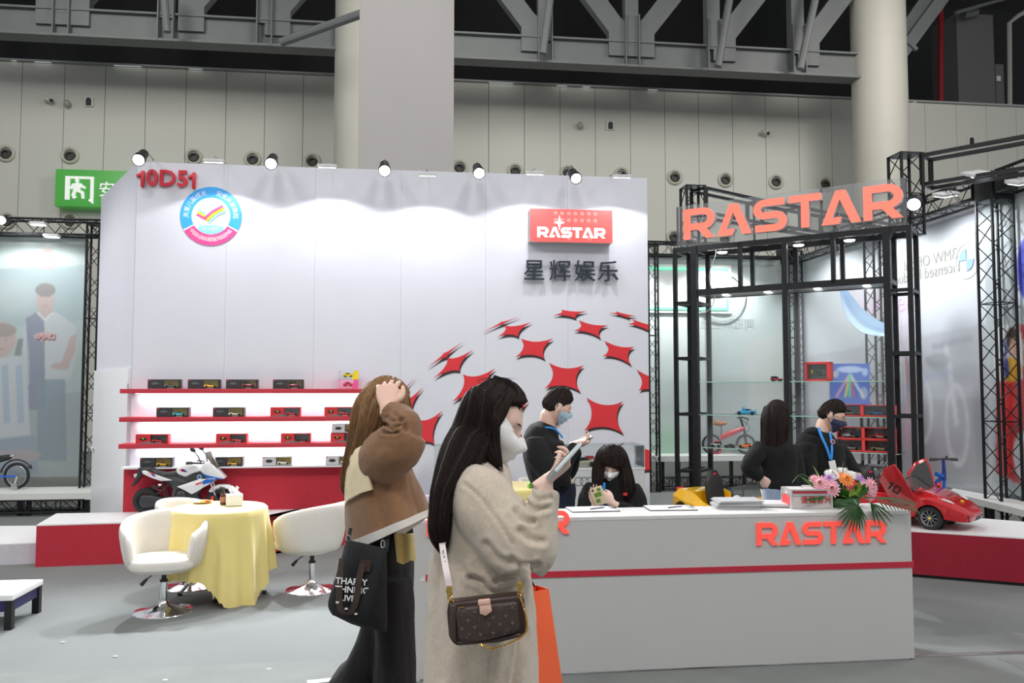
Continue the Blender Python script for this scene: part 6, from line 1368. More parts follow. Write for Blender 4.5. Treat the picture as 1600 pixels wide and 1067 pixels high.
B().box((0, 0, .12), (1.15, 1.3, .24), 0, (0, 0, -YAW-R(30))).build('platform_body', PTOP, lo, smooth=0); B().box((0, 0, .245), (1.17, 1.32, .01), 0, (0, 0, -YAW-R(30))).build('platform_top', PTOP, lo, smooth=0)
# ================================================================ BICYCLES
def spoked(t, c, r, ax, tyre_r=.02, n=20, rim=STEEL, nm='wheel', hubm=None, spokes=True):
    c = Vector(c); ax = Vector(ax).normalized(); u = Vector((0, 0, 1)); v = ax.cross(u).normalized(); circ = lambda rr: [c+(u*math.cos(a)+v*math.sin(a))*rr for a in np.linspace(0, 2*math.pi, 33)[:-1]]
    w_ = B().tube(circ(r-tyre_r), tyre_r, 10, closed=True).build(nm, TYRE, t, True); b = B().tube(circ(r-tyre_r*2.1), tyre_r*.45, 8, closed=True)
    b.cyl(c-ax*.03, c+ax*.03, r*.09)
    b.build('rim', rim, w_, True); b = B()
    for k in range(n): a = 2*math.pi*k/n; b.tube([c+ax*.02*(1 if k % 2 else -1), c+(u*math.cos(a)+v*math.sin(a))*(r-tyre_r*2)], .0018 if spokes else .004, 4, caps=False)
    b.build('spokes', rim, w_, True); tag(LAST[-1], kind='stuff'); return w_
# blue kids' bicycle at the left edge, only its rear half in the frame
BD = 11.75; bl = thing('kids_bicycle', 'blue kids bicycle cut by the left frame edge on the low bench', 'bicycle', P(20, 765, BD)); BLUEP = mat('bike_paint_blue', (.01, .10, .55), .2, coat=.6)
def bq(px, py, d=0): return P(px, py, BD+d)
wc = bq(26, 745); wr_ = 20.5/1300*BD; axd = Vector((math.sin(YAW), math.cos(YAW), 0))
dz = (zl+wr_)-wc.z; bl.location.z = zl
def bqz(px, py, d=0): v = bq(px, py, d); return v+Vector((0, 0, dz))
spoked(bl, bqz(26, 745), wr_, axd, .022, 16, nm='rear_wheel'); spoked(bl, bqz(-62, 745), wr_, axd, .022, 16, nm='front_wheel')
B().tube([bqz(26, 746, -.06), bqz(-18, 747, -.04)], .014, 8).tube([bqz(26, 746, .06), bqz(-18, 747, .04)], .014, 8).tube([bqz(-18, 747), bqz(-4, 720)], .018, 8).tube([bqz(-18, 747), bqz(-52, 722)], .022, 8).tube([bqz(-4, 724), bqz(-50, 716)], .018, 8).tube([bqz(-52, 708), bqz(-62, 745)], .016, 8).build('frame', BLUEP, bl, True)
B().tube([bqz(-12, 718), bqz(0, 719), bqz(14, 716), bqz(18, 717)], [.03, .05, .04, .012], 10).build('saddle', BLACKP, bl, True); B().tube([bqz(14, 716), bqz(22, 712)], .015, 8).build('saddle_grip', CHROME, bl, True)
B().tube([bqz(26+25*math.cos(R(a)), 745-25*math.sin(R(a))) for a in range(25, 171, 12)]+[], .012, 8).build('mudguard', BLACKP, bl, True); B().tube([bqz(42, 732), bqz(50, 733), bqz(48, 728)], .008, 6).build('mudguard_tip', BLACKP, bl, True)
q = bqz(22, 760, -.16); B().tube([bqz(26, 746, -.05), bqz(25, 752, -.14), q], .010, 6).build('stabiliser_arm', mat('arm_cream', (.6, .58, .45), .4), bl, True)
B().lathe([(0, -.012), (.045, -.012), (.045, .012), (0, .012)], (q.x, q.y, zl+.046), axd, n=16).build('stabiliser_wheel', STEEL, bl, True)
B().tube([bqz(-52, 708), bqz(-48, 690), bqz(-40, 688)], .012, 8).build('handlebar', CHROME, bl, True)
# red folding bicycle behind the tower
BD2 = 11.2; rb2 = thing('folding_bicycle', 'small red folding bicycle with tan saddle seen through the tower glass', 'bicycle', P(1138, 700, 13.6)); RP = mat('bike_paint_red', (.62, .02, .03), .25, coat=.5)
BD2 = PY(1138, 700, yA+.3).dot(Vector((math.sin(YAW), math.cos(YAW), 0))); f2 = lambda px, py, d=0: P(px, py, BD2+d)
r2_ = 15.5/1300*BD2; zt3 = .58; dz2 = (zt3+r2_)-f2(1112, 698).z; g2 = lambda px, py, d=0: f2(px, py, d)+Vector((0, 0, dz2)); rb2.location.z = zt3
spoked(rb2, g2(1112, 698), r2_, axd, .02, 16, nm='rear_wheel'); spoked(rb2, g2(1165, 698), r2_, axd, .02, 16, nm='front_wheel')
B().tube([g2(1127, 688), g2(1145, 680), g2(1163, 673)], [.045, .05, .035], 10, sub=3).tube([g2(1112, 698), g2(1128, 690)], .02, 8).build('frame', RP, rb2, True)
B().tube([g2(1163, 676), g2(1157, 658)], .022, 8).tube([g2(1163, 676), g2(1166, 698, -.06)], .022, 8).tube([g2(1152, 657), g2(1160, 656), g2(1169, 659)], .014, 8).tube([g2(1170, 658), g2(1166, 668)], .006, 6).tube([g2(1160, 660), g2(1172, 672), g2(1166, 682)], .005, 6).build('fork_and_handlebar', BLACKP, rb2, True)
B().tube([g2(1128, 692), g2(1127, 668)], .014, 8).build('seat_post', STEEL, rb2, True); B().tube([g2(1116, 664), g2(1124, 666), g2(1135, 665)], [.045, .05, .025], 10).build('saddle', mat('saddle_tan', (.52, .24, .10), .5), rb2, True)
B().lathe([(.06, -.01), (.085, -.01), (.085, .01), (.06, .01), (.06, -.01)], g2(1120, 706, -.05), axd, n=20).tube([g2(1120, 706, -.06), g2(1132, 699, -.08)], .012, 6).build('crank', RP, rb2, True)
# scooter with blue stem behind the red car
sc_ = thing('kids_scooter', 'blue and red kids balance scooter with black handlebar behind the red car', 'scooter', P(1478, 760, 8.2)); SD = 8.28; f3 = lambda px, py, d=0: P(px, py, SD+d)
def S3(px, py, d=0): return f3(px, py, d)
zoff = zt_+14.5/1300*SD-S3(1478, 766).z; S4_ = lambda px, py, d=0: S3(px, py, d)+Vector((0, 0, 0))
wc = Vector((S3(1479, 762).x, S3(1479, 762).y, zt_+.115)); 
w_ = B().lathe([(.06, -.02), (.10, -.025), (.115, -.012), (.115, .012), (.10, .025), (.06, .02), (.06, -.02)], wc, (.88, .2, 0), n=32).build('front_wheel', TYRE, sc_, True); q = B().lathe([(.05, -.015), (.065, -.02), (.065, .02), (.05, .015), (.05, -.015)], wc, (.88, .2, 0), n=24).lathe([(0, -.025), (.015, -.025), (.015, .025), (0, .025)], wc, (.88, .2, 0))
for k in range(5): a = 2*math.pi*k/5; d = Vector((-.22*math.cos(a), .97*math.cos(a), math.sin(a))); q.bar(wc, wc+d*.055, .012, .02)
q.build('rim', mat('rim_silver', (.62, .63, .64)), w_, True)
B().tube([S4_(1474, 718), S4_(1475, 736), S4_(1475, 750)], [.014, .018, .022], 10).build('steering_stem', mat('stem_navy', (.02, .04, .20), .3), sc_, True)
B().tube([S4_(1476, 745), Vector((wc.x-.04, wc.y, wc.z+.08)), wc+Vector((-.035, 0, 0))], .014, 8).tube([S4_(1476, 745), S4_(1462, 740)], .02, 8).tube([S4_(1476, 742), Vector((wc.x-.25, wc.y+.15, wc.z+.02))], .02, 8).build('blue_frame', BLUEP, sc_, True)
B().tube([S4_(1453, 718), S4_(1474, 717), S4_(1496, 718)], .010, 8).tube([S4_(1453, 718), S4_(1464, 717.5)], .015, 8).tube([S4_(1486, 717.5), S4_(1496, 718)], .015, 8).ell(S4_(1479, 714), (.012, .012, .015)).build('handlebar', BLACKP, sc_, True)
B().sec([(wc+Vector((-.04, 0, .12)), .03, .03), (wc+Vector((.0, 0, .145)), .035, .02), (wc+Vector((.06, -.0, .10)), .03, .012)], side=(0, 1, 0)).build('red_fender', RP, sc_, True)
for s in (-1, 1): B().lathe([(0, -.02), (.07, -.02), (.07, .02), (0, .02)], (wc.x-.30+s*0, wc.y+.2+s*.1, zt_+.07), (.88, .2, 0)).build('rear_wheel', TYRE, sc_, True)
# dark pushchair-like handle between man and car
hd_ = thing('toy_stroller', 'dark grey toy pushchair handles left of the red car behind the flowers', 'stroller', P(1352, 740, 8.3)); D_ = 8.25; h = lambda px, py, d=0: P(px, py, D_+d)
B().tube([h(1355, 727), h(1380, 729)], .02, 10).tube([h(1386, 722), h(1365, 748)], .016, 10).tube([h(1374, 728), h(1370, 770)], .012, 8).build('handle_frame', mat('stroller_grey', (.12, .12, .13), .4), hd_, True)
B().sec([(h(1350, 760), .10, .06), (h(1352, 745), .10, .07), (h(1358, 734), .07, .05), (h(1362, 731), .03, .03)], side=(1, 0, 0)).build('seat_shell', BLACKP, hd_, True); B().box(h(1360, 737, -.06), (.03, .01, .02), .002).build('logo_patch', REDP, hd_, True)
B().tube([h(1350, 765), Vector((h(1345, 765).x, h(1345, 765).y, zt_+.03))], .015).tube([h(1370, 768), Vector((h(1372, 765).x, h(1372, 765).y, zt_+.03))], .015).build('stroller_leg', BLACKP, hd_, True)
# ================================================================ DISPLAY PLINTHS BEHIND THE COUNTER
def showcase(px0, px1, pytop, pybase, D, label, glass=True):
    a, b = P(px0, 607, D), P(px1, 607, D); zt_s, zb_s = P(px0, pytop, D).z, P(px0, pybase, D).z; cx, cy = (a.x+b.x)/2, (a.y+b.y)/2
    w_ = b.x-a.x; t = thing('glass_showcase', label, 'showcase', (cx, cy+.2, 0))
    B().box((0, 0, zb_s/2), (w_, .4, zb_s)).build('plinth', mat('plinth_grey', (.58, .59, .60), .5), t, smooth=0); B().box((0, 0, zb_s), (w_+.01, .41, .015)).build('base_board', PTOP, t, smooth=0)
    for s in (-1, 1): B().box((s*w_/2, 0, (zb_s+zt_s)/2), (.005, .4, zt_s-zb_s)).build('glass_side', GLASS, t, smooth=0)
    B().box((0, -.2, (zb_s+zt_s)/2), (w_, .005, zt_s-zb_s)).build('glass_front', GLASS, t, smooth=0); B().box((0, 0, zt_s), (w_, .4, .006)).build('glass_top', GLASS, t, smooth=0)
    b = B()
    for s in (-1, 1): b.box((s*w_/2, -.2, (zb_s+zt_s)/2), (.006, .006, zt_s-zb_s)).box((s*w_/2, 0, zt_s), (.006, .4, .006))
    b.box((0, -.2, zt_s), (w_, .006, .006)).build('glass_edges', mat('edge_pale_green', (.5, .62, .58), .3), t, smooth=0)
    return t, zb_s, cx, cy
t, zb_, cx, cy = showcase(890, 1008, 696, 732, 8.6, 'glass showcase with ring emblem plinth between standing man and seated woman')
b = B()
for k in range(4): q = PY(904+k*9, 752, cy-.001); b.lathe([(.040, 0), (.047, 0), (.047, .006), (.040, .006)], (q.x, cy-.005, q.z), (0, 1, 0), n=28)
b.build('ring_emblem', mat('emblem_grey', (.25, .27, .28), .3, .6), t, True); 
mini_car('black and cream block-built toy racing car inside the glass showcase', (PY(910, 730, cy+.15).x, cy+.17, zb_+.012), math.pi, .30, (.62, .55, .38), 'sport', name='brick_car')
mc = [o for o in COL.objects if o.name.startswith('brick_car')][0]
for x, y, z, s_, m_ in ((-.08, 0, .09, (.08, .08, .03), REDP), (.0, .0, .075, (.1, .09, .03), BLACKP), (.09, .0, .06, (.05, .1, .02), BLACKP), (-.03, -.05, .05, (.06, .01, .03), BLACKP)): B().box((x, y, z), s_, .003).build('brick_cluster', m_, mc)
t, zb_, cx, cy = showcase(681, 760, 697, 760, 8.7, 'glass showcase behind the tan coat woman, its left edge visible')
o = B().box((0, 0, .05), (.05, .02, .11)).box((0, -.0105, .08), (.04, .002, .03)).build('small_carton', mat('carton_lilac', (.62, .52, .72), .5)); q = P(672, 768, 5.12); o.location = (max(q.x, x0+.02), CYF+.25, CH+.006); tag(o, 'small lilac and red carton on the left end of the counter', 'carton')
q = P(885, 668, 8.9); o = B().box((0, 0, .0), (.07, .02, .09), .003).build('red_card', REDP); o.location = (q.x, WY-.02, q.z+.04); tag(o, 'small red card on the white wall right of the standing man', 'card')
# ================================================================ PEOPLE
def ss(a, b, x): t = min(1, max(0, (x-a)/(b-a))); return t*t*(3-2*t)
def headpt(n):
    """n unit vector (front, left, up) -> head surface point, metres"""
    x, y, z = n; px, py, pz = x*.097, y*.076, z*.118
    lo = ss(-.05, -.95, z) if z < 0 else 0
    py *= 1-.34*lo*(.4+.6*ss(-.3, .6, x)); px *= 1-.10*lo if x > 0 else 1-.45*lo
    if x < 0: pz = pz if z > 0 else pz*(1-.25*ss(0, -.8, x))
    g = lambda cy, cz, sy, sz: math.exp(-((y-cy)/sy)**2-((z-cz)/sz)**2) if x > 0 else 0
    px += .024*g(0, -.17, .13, .13)+.012*g(0, .02, .10, .16)-.010*(g(.42, .06, .2, .12)+g(-.42, .06, .2, .12))+.006*g(0, .26, .6, .10)+.008*g(0, -.50, .28, .06)+.007*g(0, -.64, .25, .06)-.004*g(0, -.57, .3, .03)+.011*g(0, -.88, .4, .14)+.004*(g(.5, -.2, .2, .2)+g(-.5, -.2, .2, .2))
    py += (.004 if y > 0 else -.004)*(1 if x > 0 and abs(z+.15) < .25 else 0)
    return Vector((px, py, pz))
def dirv(az, el): return (math.cos(el)*math.cos(az), math.cos(el)*math.sin(az), math.sin(el))
class Head:
    def __init__(s, c, face, up, k=1): 
        f = Vector(face).normalized(); u = Vector(up); l = u.cross(f).normalized(); u = f.cross(l); s.c = Vector(c); s.M = Matrix((f, l, u)).transposed(); s.k = k
    def __call__(s, v): return s.c+s.M @ (Vector(v)*s.k)
    def at(s, az, el, out=1.0, add=0): n = dirv(R(az), R(el)); return s(headpt(n)*out+Vector(n)*add)
    def skin(s, b, nu=64, nv=44):
        vs = []; fs = []
        for i in range(nv+1):
            for k in range(nu): vs.append(s(headpt(dirv(2*math.pi*k/nu, math.pi/2-math.pi*i/nv))))
        for i in range(nv):
            for k in range(nu): fs.append((i*nu+k, (i+1)*nu+k, (i+1)*nu+(k+1) % nu, i*nu+(k+1) % nu))
        b.add(vs, fs)
        for y in (-1, 1): b.ell(s((-.008, y*.079, -.002)), (.018*s.k, .008*s.k, .030*s.k), 12, 10, s.M @ Matrix.Rotation(y*.35, 3, 'Z')); b.ell(s((-.005, y*.078, -.022)), (.010*s.k, .007*s.k, .012*s.k), 10, 8)
    def details(s, t, browm, eyes='down', lips=True):
        EYE = mat('eye_white', (.75, .73, .70), .2, noise_amt=0); IRIS = mat('iris_dark', (.02, .012, .01), .1, noise_amt=0); LASH = mat('lash_black', (.01, .008, .008), .6, noise_amt=0)
        for y in (-1, 1):
            e = B(); e.ell(s((.078, y*.031, .004)), (.010*s.k, .013*s.k, .008*s.k), 14, 10, s.M); eo = e.build('eye', EYE, t, True)
            B().ell(s((.0865, y*.031, -.001)), (.0035*s.k, .006*s.k, .0055*s.k), 12, 8, s.M).build('iris', IRIS, eo, True)
            b = B(); n = 9
            for k_, (dz, r_) in enumerate(((.004 if eyes != 'down' else -.002, .0016),)):
                b.tube([s((.0915-.010*abs(i/(n-1)-.5)**2*4, y*(.017+.029*i/(n-1)), (-.004 if eyes == 'down' else .004)+dz+.004*math.sin(math.pi*i/(n-1)))) for i in range(n)], r_*s.k, 6)
            b.build('eyelashes', LASH, eo, True)
            # eyelid, lowered when looking down
            b = B(); b.grid(lambda u, v: s((.0915-.006*(1-v)-.010*(2*u-1)**2+.001, y*(.016+.030*u), .014-(.024 if eyes == 'down' else .007)*v)), 12, 6); b.build('eyelid', SKINL, eo, True)
            b = B(); b.tube([s((.094-.014*(i/8)**2, y*(.012+.036*i/8), .027+.005*math.sin(math.pi*i/8*.8))) for i in range(9)], [.0012]+[.0026]*5+[.002, .0014, .0006], 6, sub=1); b.build('eyebrow', browm, t, True)
        if lips: b = B(); b.sec([(s((.098, -.024, -.062)), .002, .002), (s((.104, -.010, -.060)), .005, .006), (s((.106, 0, -.061)), .005, .006), (s((.104, .010, -.060)), .005, .006), (s((.098, .024, -.062)), .002, .002)], side=s.M.col[2], n=10).build('lips', mat('lips', (.55, .22, .20), .4), t, True)
    def mask(s, t, m, loopm=None, drop=0, puff=.012, kind='fold', rise=0):
        nu, nv = 40, 22
        def f(u, v):
            az = (2*u-1)*78; side = abs(2*u-1); top = -2+(rise-6)*side**1.5+ (4 if side < .12 else 0); bot = -70+34*side**1.2+8*side
            el = top+(bot-top)*v; p = headpt(dirv(R(az), R(el))); nrm = Vector(dirv(R(az), R(el)*.6)); q = p+nrm*(.004+puff*math.sin(math.pi*min(1, max(0, v)))*(1-side**2.2)+.004*(1-side))
            if kind == 'beak': q += Vector((.020*math.exp(-(2*u-1)**2*7)*math.sin(math.pi*(.10+.8*v)), 0, -.004))
            if kind == 'pleat': q += nrm*.0015*math.sin(v*22)
            return s(q)
        o = B().grid(f, nu, nv).build('face_mask', m, t, True, solid=.0015, smooth=70)
        for y in (-1, 1):
            az = y*78; a_, b_ = s.at(az, -8, 1, .004), s.at(az, -30, 1, .004)
            B().tube([a_, s((.01, y*.083, .018)), s((-.022, y*.084, .022)), s((-.032, y*.082, -.005)), s((-.015, y*.080, -.03)), b_], .0016*s.k, 6, sub=4).build('ear_loop', loopm or m, o, True)
        return o
    def hair(s, t, m, line, nu=120, nv=70, puff=.016, groove=.0022, extra=None, name='hair', seed=0, z_in=-.012):
        vs = []; fs = []
        for i in range(nv+1):
            for k in range(nu):
                az, el = 2*math.pi*k/nu, math.pi/2-math.pi*i/nv; n = Vector(dirv(az, el)); p = headpt(n); w_ = line(n)
                g_ = groove*(math.sin(az*38+3*math.sin(el*3))+.6*math.sin(az*71+1.3+2*el))*math.cos(el)**.5
                q = p+n*(z_in*(1-w_)+(puff+g_)*w_)
                if extra: q = extra(n, q, w_)
                vs.append(s(q))
        for i in range(nv):
            for k in range(nu): fs.append((i*nu+k, (i+1)*nu+k, (i+1)*nu+(k+1) % nu, i*nu+(k+1) % nu))
        b = B(); b.add(vs, fs); return b.build(name, m, t, True, smooth=70)
def hair_mat(name, col, tip=None):
    m = mat(name, col, .58, ior=1.3, noise_amt=.45, noise_scale=220, stretch=(1, 1, .04), bump=.35, bump_scale=260, detail=2); m.node_tree.nodes['Principled BSDF'].inputs['Specular IOR Level'].default_value = .18; return m
def hair_curtain(t, secs, m, name='long_hair', n=64, sub=10, groove=.0035, seed=0, side=(1, 0, 0), strands=90, sr=.0011, lock_wave=.0, parent=None):
    """secs: (centre, a, b); fluted surface plus loose strands"""
    q = cr([(*c, a, b) for c, a, b in secs], sub); rings = []; L = len(q); sd = Vector(side)
    rnd = random.Random(seed); ph = [rnd.uniform(0, 6) for _ in range(6)]; guide = []
    for i in range(L):
        p = Vector(q[i][:3]); tt = (Vector(q[min(i+1, L-1)][:3])-Vector(q[max(i-1, 0)][:3])).normalized(); x = (sd-tt*sd.dot(tt)).normalized(); y = tt.cross(x); v = i/L; ring = []
        for k in range(n):
            a = 2*math.pi*k/n; g = groove*(math.sin(9*a+ph[0]+v*1.2)+.7*math.sin(17*a+ph[1]-v*1.5)+.5*math.sin(31*a+ph[2])); ra, rb = q[i][3]+g, q[i][4]+g
            ring.append(p+x*ra*math.cos(a)+y*rb*math.sin(a))
        rings.append(ring); guide.append((p, x, y, q[i][3], q[i][4]))
    o = B().loft(rings).build(name, m, parent or t, True, smooth=70)
    b = B()
    for _ in range(strands):
        a = rnd.uniform(0, 6.283); off = rnd.uniform(.0, .004); i0 = rnd.randint(0, L//3); i1 = L-1-rnd.randint(0, 2); pts = []; w_ = rnd.uniform(-.3, .3); ln = rnd.uniform(0, .025)
        for i in range(i0, i1+1, 3):
            p, x, y, ra, rb = guide[i]; aa = a+w_*i/L; pts.append(p+x*(ra+off)*math.cos(aa)+y*(rb+off)*math.sin(aa))
        if len(pts) > 2: e = pts[-1]+(pts[-1]-pts[-2]).normalized()*ln; pts.append(e); b.tube(pts, [sr]*(len(pts)-1)+[sr*.3], 4, caps=False)
    if strands: s_ = b.build('loose_strands', m, o, True, smooth=60); tag(s_, kind='stuff')
    return o
def hand(b, w_, d, n, k=1, thumb=1, curl=(35, 40, 45, 50), tcurl=25, spread=1.0, wrist=None, straight0=0):
    """w_: wrist, d: towards the knuckles, n: palm normal (the way the palm looks); thumb=+1/-1 picks the side n x d"""
    w_ = Vector(w_); d = Vector(d).normalized(); n = Vector(n); n = (n-d*n.dot(d)).normalized(); y = n.cross(d)*thumb
    b.sec([(w_-d*.035*k, .024*k, .018*k), (w_, .025*k, .018*k), (w_+d*.03*k, .035*k, .0165*k), (w_+d*.065*k, .041*k, .0145*k), (w_+d*.088*k, .040*k, .012*k), (w_+d*.097*k, .034*k, .008*k)], side=y, n=16, pw=2.5)
    for i, (ly, ln, r_) in enumerate(((.030, .072, .0088), (.010, .080, .0090), (-.010, .074, .0085), (-.029, .058, .0075))):
        p = w_+d*(.086-.004*abs(i-1))*k+y*ly*k; a = R(4*(1.5-i)*spread); dd = (d*math.cos(a)+y*math.sin(a)).normalized(); pts = [p-dd*.02*k]; rs = [r_*k]; pts.append(p); rs.append(r_*1.05*k)
        c_ = curl[i]; ang = 0
        for seg, f in ((.44, .75), (.31, 1.0), (.25, .7)):
            ang += R(c_*f); v = dd*math.cos(ang)+n*math.sin(ang); p = p+v*ln*seg*k; pts.append(p); rs.append(r_*k*(1-.12*(len(pts)-2)))
        pts.insert(-1, pts[-1]*.25+pts[-2]*.75); rs.insert(-1, rs[-2]); rs[-1] *= .72
        b.tube(pts, rs, 10); b.ell(pts[-1], rs[-1]*1.02, 8, 6)
    p = w_+d*.022*k+y*.022*k; t0 = (d*.62+y*.72+n*.25).normalized(); t1 = (d*.9+y*.25+n*math.sin(R(tcurl))).normalized(); t2 = (d*.9-y*.05+n*math.sin(R(tcurl*1.6))).normalized()
    b.tube([p-t0*.01*k, p+t0*.035*k, p+t0*.035*k+t1*.030*k, p+t0*.035*k+t1*.030*k+t2*.024*k], [.015*k, .0125*k, .0105*k, .0075*k], 10, sub=2); b.ell(p+t0*.035*k+t1*.030*k+t2*.024*k, .0077*k, 8, 6)
def person(label, D, px0):
    o = P(px0, 607, D); t = thing('person', label, 'person', (o.x, o.y, 0)); f = lambda px, py, d=0: P(px, py, D+d); f.k = D/FPX; f.D = D; return t, f
RT = Vector((math.cos(YAW), -math.sin(YAW), 0)); AW = Vector((math.sin(YAW), math.cos(YAW), 0)); UP = Vector((0, 0, 1))   # picture right, away, up
def body_core(b, f, neck, hip, feet, sh=.19, k=1):
    """torso and legs that carry the clothes"""
    b.sec([(neck, .05, .05), (neck-UP*.08, .08, .06), (neck-UP*.14, sh*.65, .07), (neck-UP*.30, .11, .075), (hip+UP*.08, .09, .065), (hip, .10, .075), (hip-UP*.1, .09, .07)], side=AW, n=20)
    for s, ft in zip((-1, 1), feet):
        h = hip+AW*.08*s; kn = (h*.52+ft*.48)+RT*.02
        b.tube([h, kn, ft+UP*.08], [.065, .045, .034], 14, sub=4); b.sec([(ft+UP*.07-RT*.02, .035, .035), (ft+UP*.04+RT*.03, .04, .035), (ft+UP*.025+RT*.12, .04, .022), (ft+UP*.02+RT*.17, .03, .015)], side=AW, n=12)
def shoe(t, ft, m, d=None):
    d = d or RT; sd = UP.cross(d); b = B(); b.sec([(ft-d*.06+UP*.05, .035, .04), (ft+UP*.045, .045, .045), (ft+d*.10+UP*.035, .05, .035), (ft+d*.19+UP*.025, .042, .025), (ft+d*.215+UP*.02, .02, .012)], side=sd, n=16, pw=2.6); return b.build('shoe', m, t, True)
WOOLT = mat('tan_wool', (.60, .51, .41), .95, noise_amt=.10, noise_scale=90, bump=.5, bump_scale=500, sheen=.5)
BRN = mat('brown_knit', (.24, .125, .062), .95, noise_amt=.08, noise_scale=60, bump=.4, bump_scale=600, sheen=.2)
CRM = mat('cream_knit', (.80, .68, .46), .9, noise_amt=.05, bump=.3, bump_scale=500); TRIMW = mat('white_knit_trim', (.62, .60, .57), .9, noise_amt=.05, bump=.3, bump_scale=500)
BLKC = mat('black_cloth', (.008, .008, .009), .9, noise_amt=.25, noise_scale=40, bump=.3, bump_scale=300, sheen=.04)
BLKS = mat('black_sweater', (.006, .0065, .007), .95, noise_amt=.2, noise_scale=60, bump=.3, bump_scale=400, sheen=.02)
DENIM = mat('dark_denim', (.02, .028, .055), .85, noise_amt=.25, noise_scale=80, bump=.2); DENIML = mat('light_denim', (.30, .38, .50), .85, noise_amt=.12, noise_scale=60, bump=.2)
HAIRB = hair_mat('hair_black', (.022, .016, .014)); HAIRL = hair_mat('hair_light_brown', (.23, .13, .065)); LANY = mat('lanyard_blue', (.02, .25, .70), .6); BROWM = mat('brow_dark', (.03, .02, .018), .8)
woman_line = lambda n: 1-ss(.12, .30, n.x-.25*abs(n.y)-max(0, n.z-.55)*2.4)*(1 if n.z > -.95 else 1)
man_line = lambda n: ss(-.10, .12, n.z-(.50*n.x+(.10 if n.x > .35 else -.10+.57*n.x) if n.x > 0 else -.10+.75*n.x))
# ---------------------------------------------------------------- 1 tan coat, phone, front
t1_, f = person('woman in long tan coat with long dark hair and white mask, looking at phone', 2.7, 750)
k = f.k; face = (RT*.84-UP*.50-AW*.06); H1 = Head(f(766, 654), face, UP*.9+RT*.5, 1.03)
foot = [f(740, 607, -.08), f(765, 607, .1)]
for p in foot: p.z = 0
neck = f(737, 722); hip = f(748, 607, 0); hip.z = .92
b = B(); H1.skin(b); b.tube([H1((-.02, 0, -.05)), f(750, 700), f(738, 735)], [.055, .054, .075], 18, sub=3); body_core(b, f, f(738, 735), hip, foot)
shd, elb, wri = f(738, 752, -.17), f(842, 862, -.24), f(850, 752, -.22)
b.tube([shd, elb, wri], [.05, .042, .026], 14, sub=5); hand(b, f(850, 752, -.22), RT*.80+UP*.55+AW*.12, UP*.80-RT*.52+AW*.1, .95, -1, (48, 55, 62, 66), 40)
sh2, el2, wr2 = f(745, 750, .17), f(812, 868, .20), f(834, 822, .14); b.tube([sh2, el2, wr2], [.05, .042, .026], 14, sub=5); hand(b, wr2, UP*.9+RT*.1, -RT*.5-AW*.5, .8, 1, (85, 85, 85, 85), 60)
body = b.build('body', SKINL, t1_, True, remesh=.0045, relax=2)
H1.details(t1_, BROWM, 'down'); H1.mask(t1_, MASKW, None, puff=.016, kind='beak', rise=32)
# nails on the near hand
# hair: cap, long curtain over the back, a lock before the ear
def cap1(n, q, w_): return q+Vector((.013*w_*max(0, -n.x), 0, .004*w_))
H1.hair(t1_, HAIRB, woman_line, puff=.015, extra=cap1, name='hair_cap')
hair_curtain(t1_, [(f(766, 622), 10*k, .04), (f(758, 628), 24*k, .085), (f(751, 641, -.01), 31*k, .104), (f(741, 683, -.02), 37*k, .106), (f(723, 724, -.06), 37*k, .12), (f(700, 776, -.11), 25*k, .13), (f(691, 806, -.14), 18*k, .12), (f(688, 835, -.16), 15*k, .10), (f(693, 858, -.17), 7*k, .05)], HAIRB, seed=3, strands=160, side=RT)
hair_curtain(t1_, [(f(776, 632, -.055), 13*k, .014), (f(766, 660, -.085), 14*k, .014), (f(766, 690, -.09), 13*k, .012), (f(772, 712, -.10), 10*k, .010), (f(781, 730, -.11), 3*k, .004)], HAIRB, name='side_lock', n=36, seed=5, strands=40, side=RT)
hair_curtain(t1_, [(f(768, 600, -.02), 14*k, .012), (f(788, 608, -.035), 13*k, .012), (f(803, 622, -.04), 9*k, .010), (f(813, 637, -.03), 3*k, .004)], HAIRB, name='front_lock', n=36, seed=6, strands=30, side=UP, groove=.0015)
b = B(); rnd = random.Random(4)
for i in range(26): x0 = rnd.uniform(748, 790); b.tube([f(x0, 600, -.02), f(x0+rnd.uniform(-2, 6), 594-rnd.uniform(0, 4), -.02), f(x0+rnd.uniform(8, 26), 592+rnd.uniform(-3, 14), -.02)], .0004, 4, sub=4, caps=False)
tag(b.build('flyaway_hairs', HAIRB, t1_, True), kind='stuff')
# coat
def csec(px, py, a, bb, d=0): return (f(px, py, d), a*k, bb)
b = B(); zb = f(750, 607); lowp = Vector((zb.x, zb.y, .42)); low2 = Vector((zb.x, zb.y, .36))
b.sec([csec(740, 706, 34, .075), csec(741, 716, 42, .10), csec(742, 730, 50, .14), csec(744, 750, 56, .18), csec(746, 785, 62, .20), csec(749, 840, 70, .21), csec(750, 900, 79, .225), csec(752, 980, 84, .235), csec(752, 1070, 88, .245), (lowp, 92*k, .255), (low2, 91*k, .25)], side=RT, n=40, sub=5, pw=2.3)
b.sec([(f(735, 745, -.12), .05, .05), (f(744, 768, -.16), .090, .080), (f(770, 808, -.19), .100, .090), (f(806, 846, -.22), .100, .092), (f(826, 864, -.225), .090, .086)], side=UP+RT*.3, n=28, sub=5)
b.sec([(f(820, 868, -.225), .080, .070), (f(834, 855, -.23), .074, .08), (f(842, 832, -.23), .058, .068), (f(846, 805, -.23), .050, .055), (f(850, 783, -.225), .044, .045), (f(853, 772, -.22), .041, .042), (f(855, 764, -.22), .039, .040)], side=RT, n=28, sub=5)
b.sec([(f(745, 750, .14), .06, .06), (f(766, 810, .18), .09, .08), (f(808, 868, .20), .075, .075), (f(834, 830, .15), .058, .058), (f(848, 795, .09), .040, .040)], side=AW, n=24, sub=5)
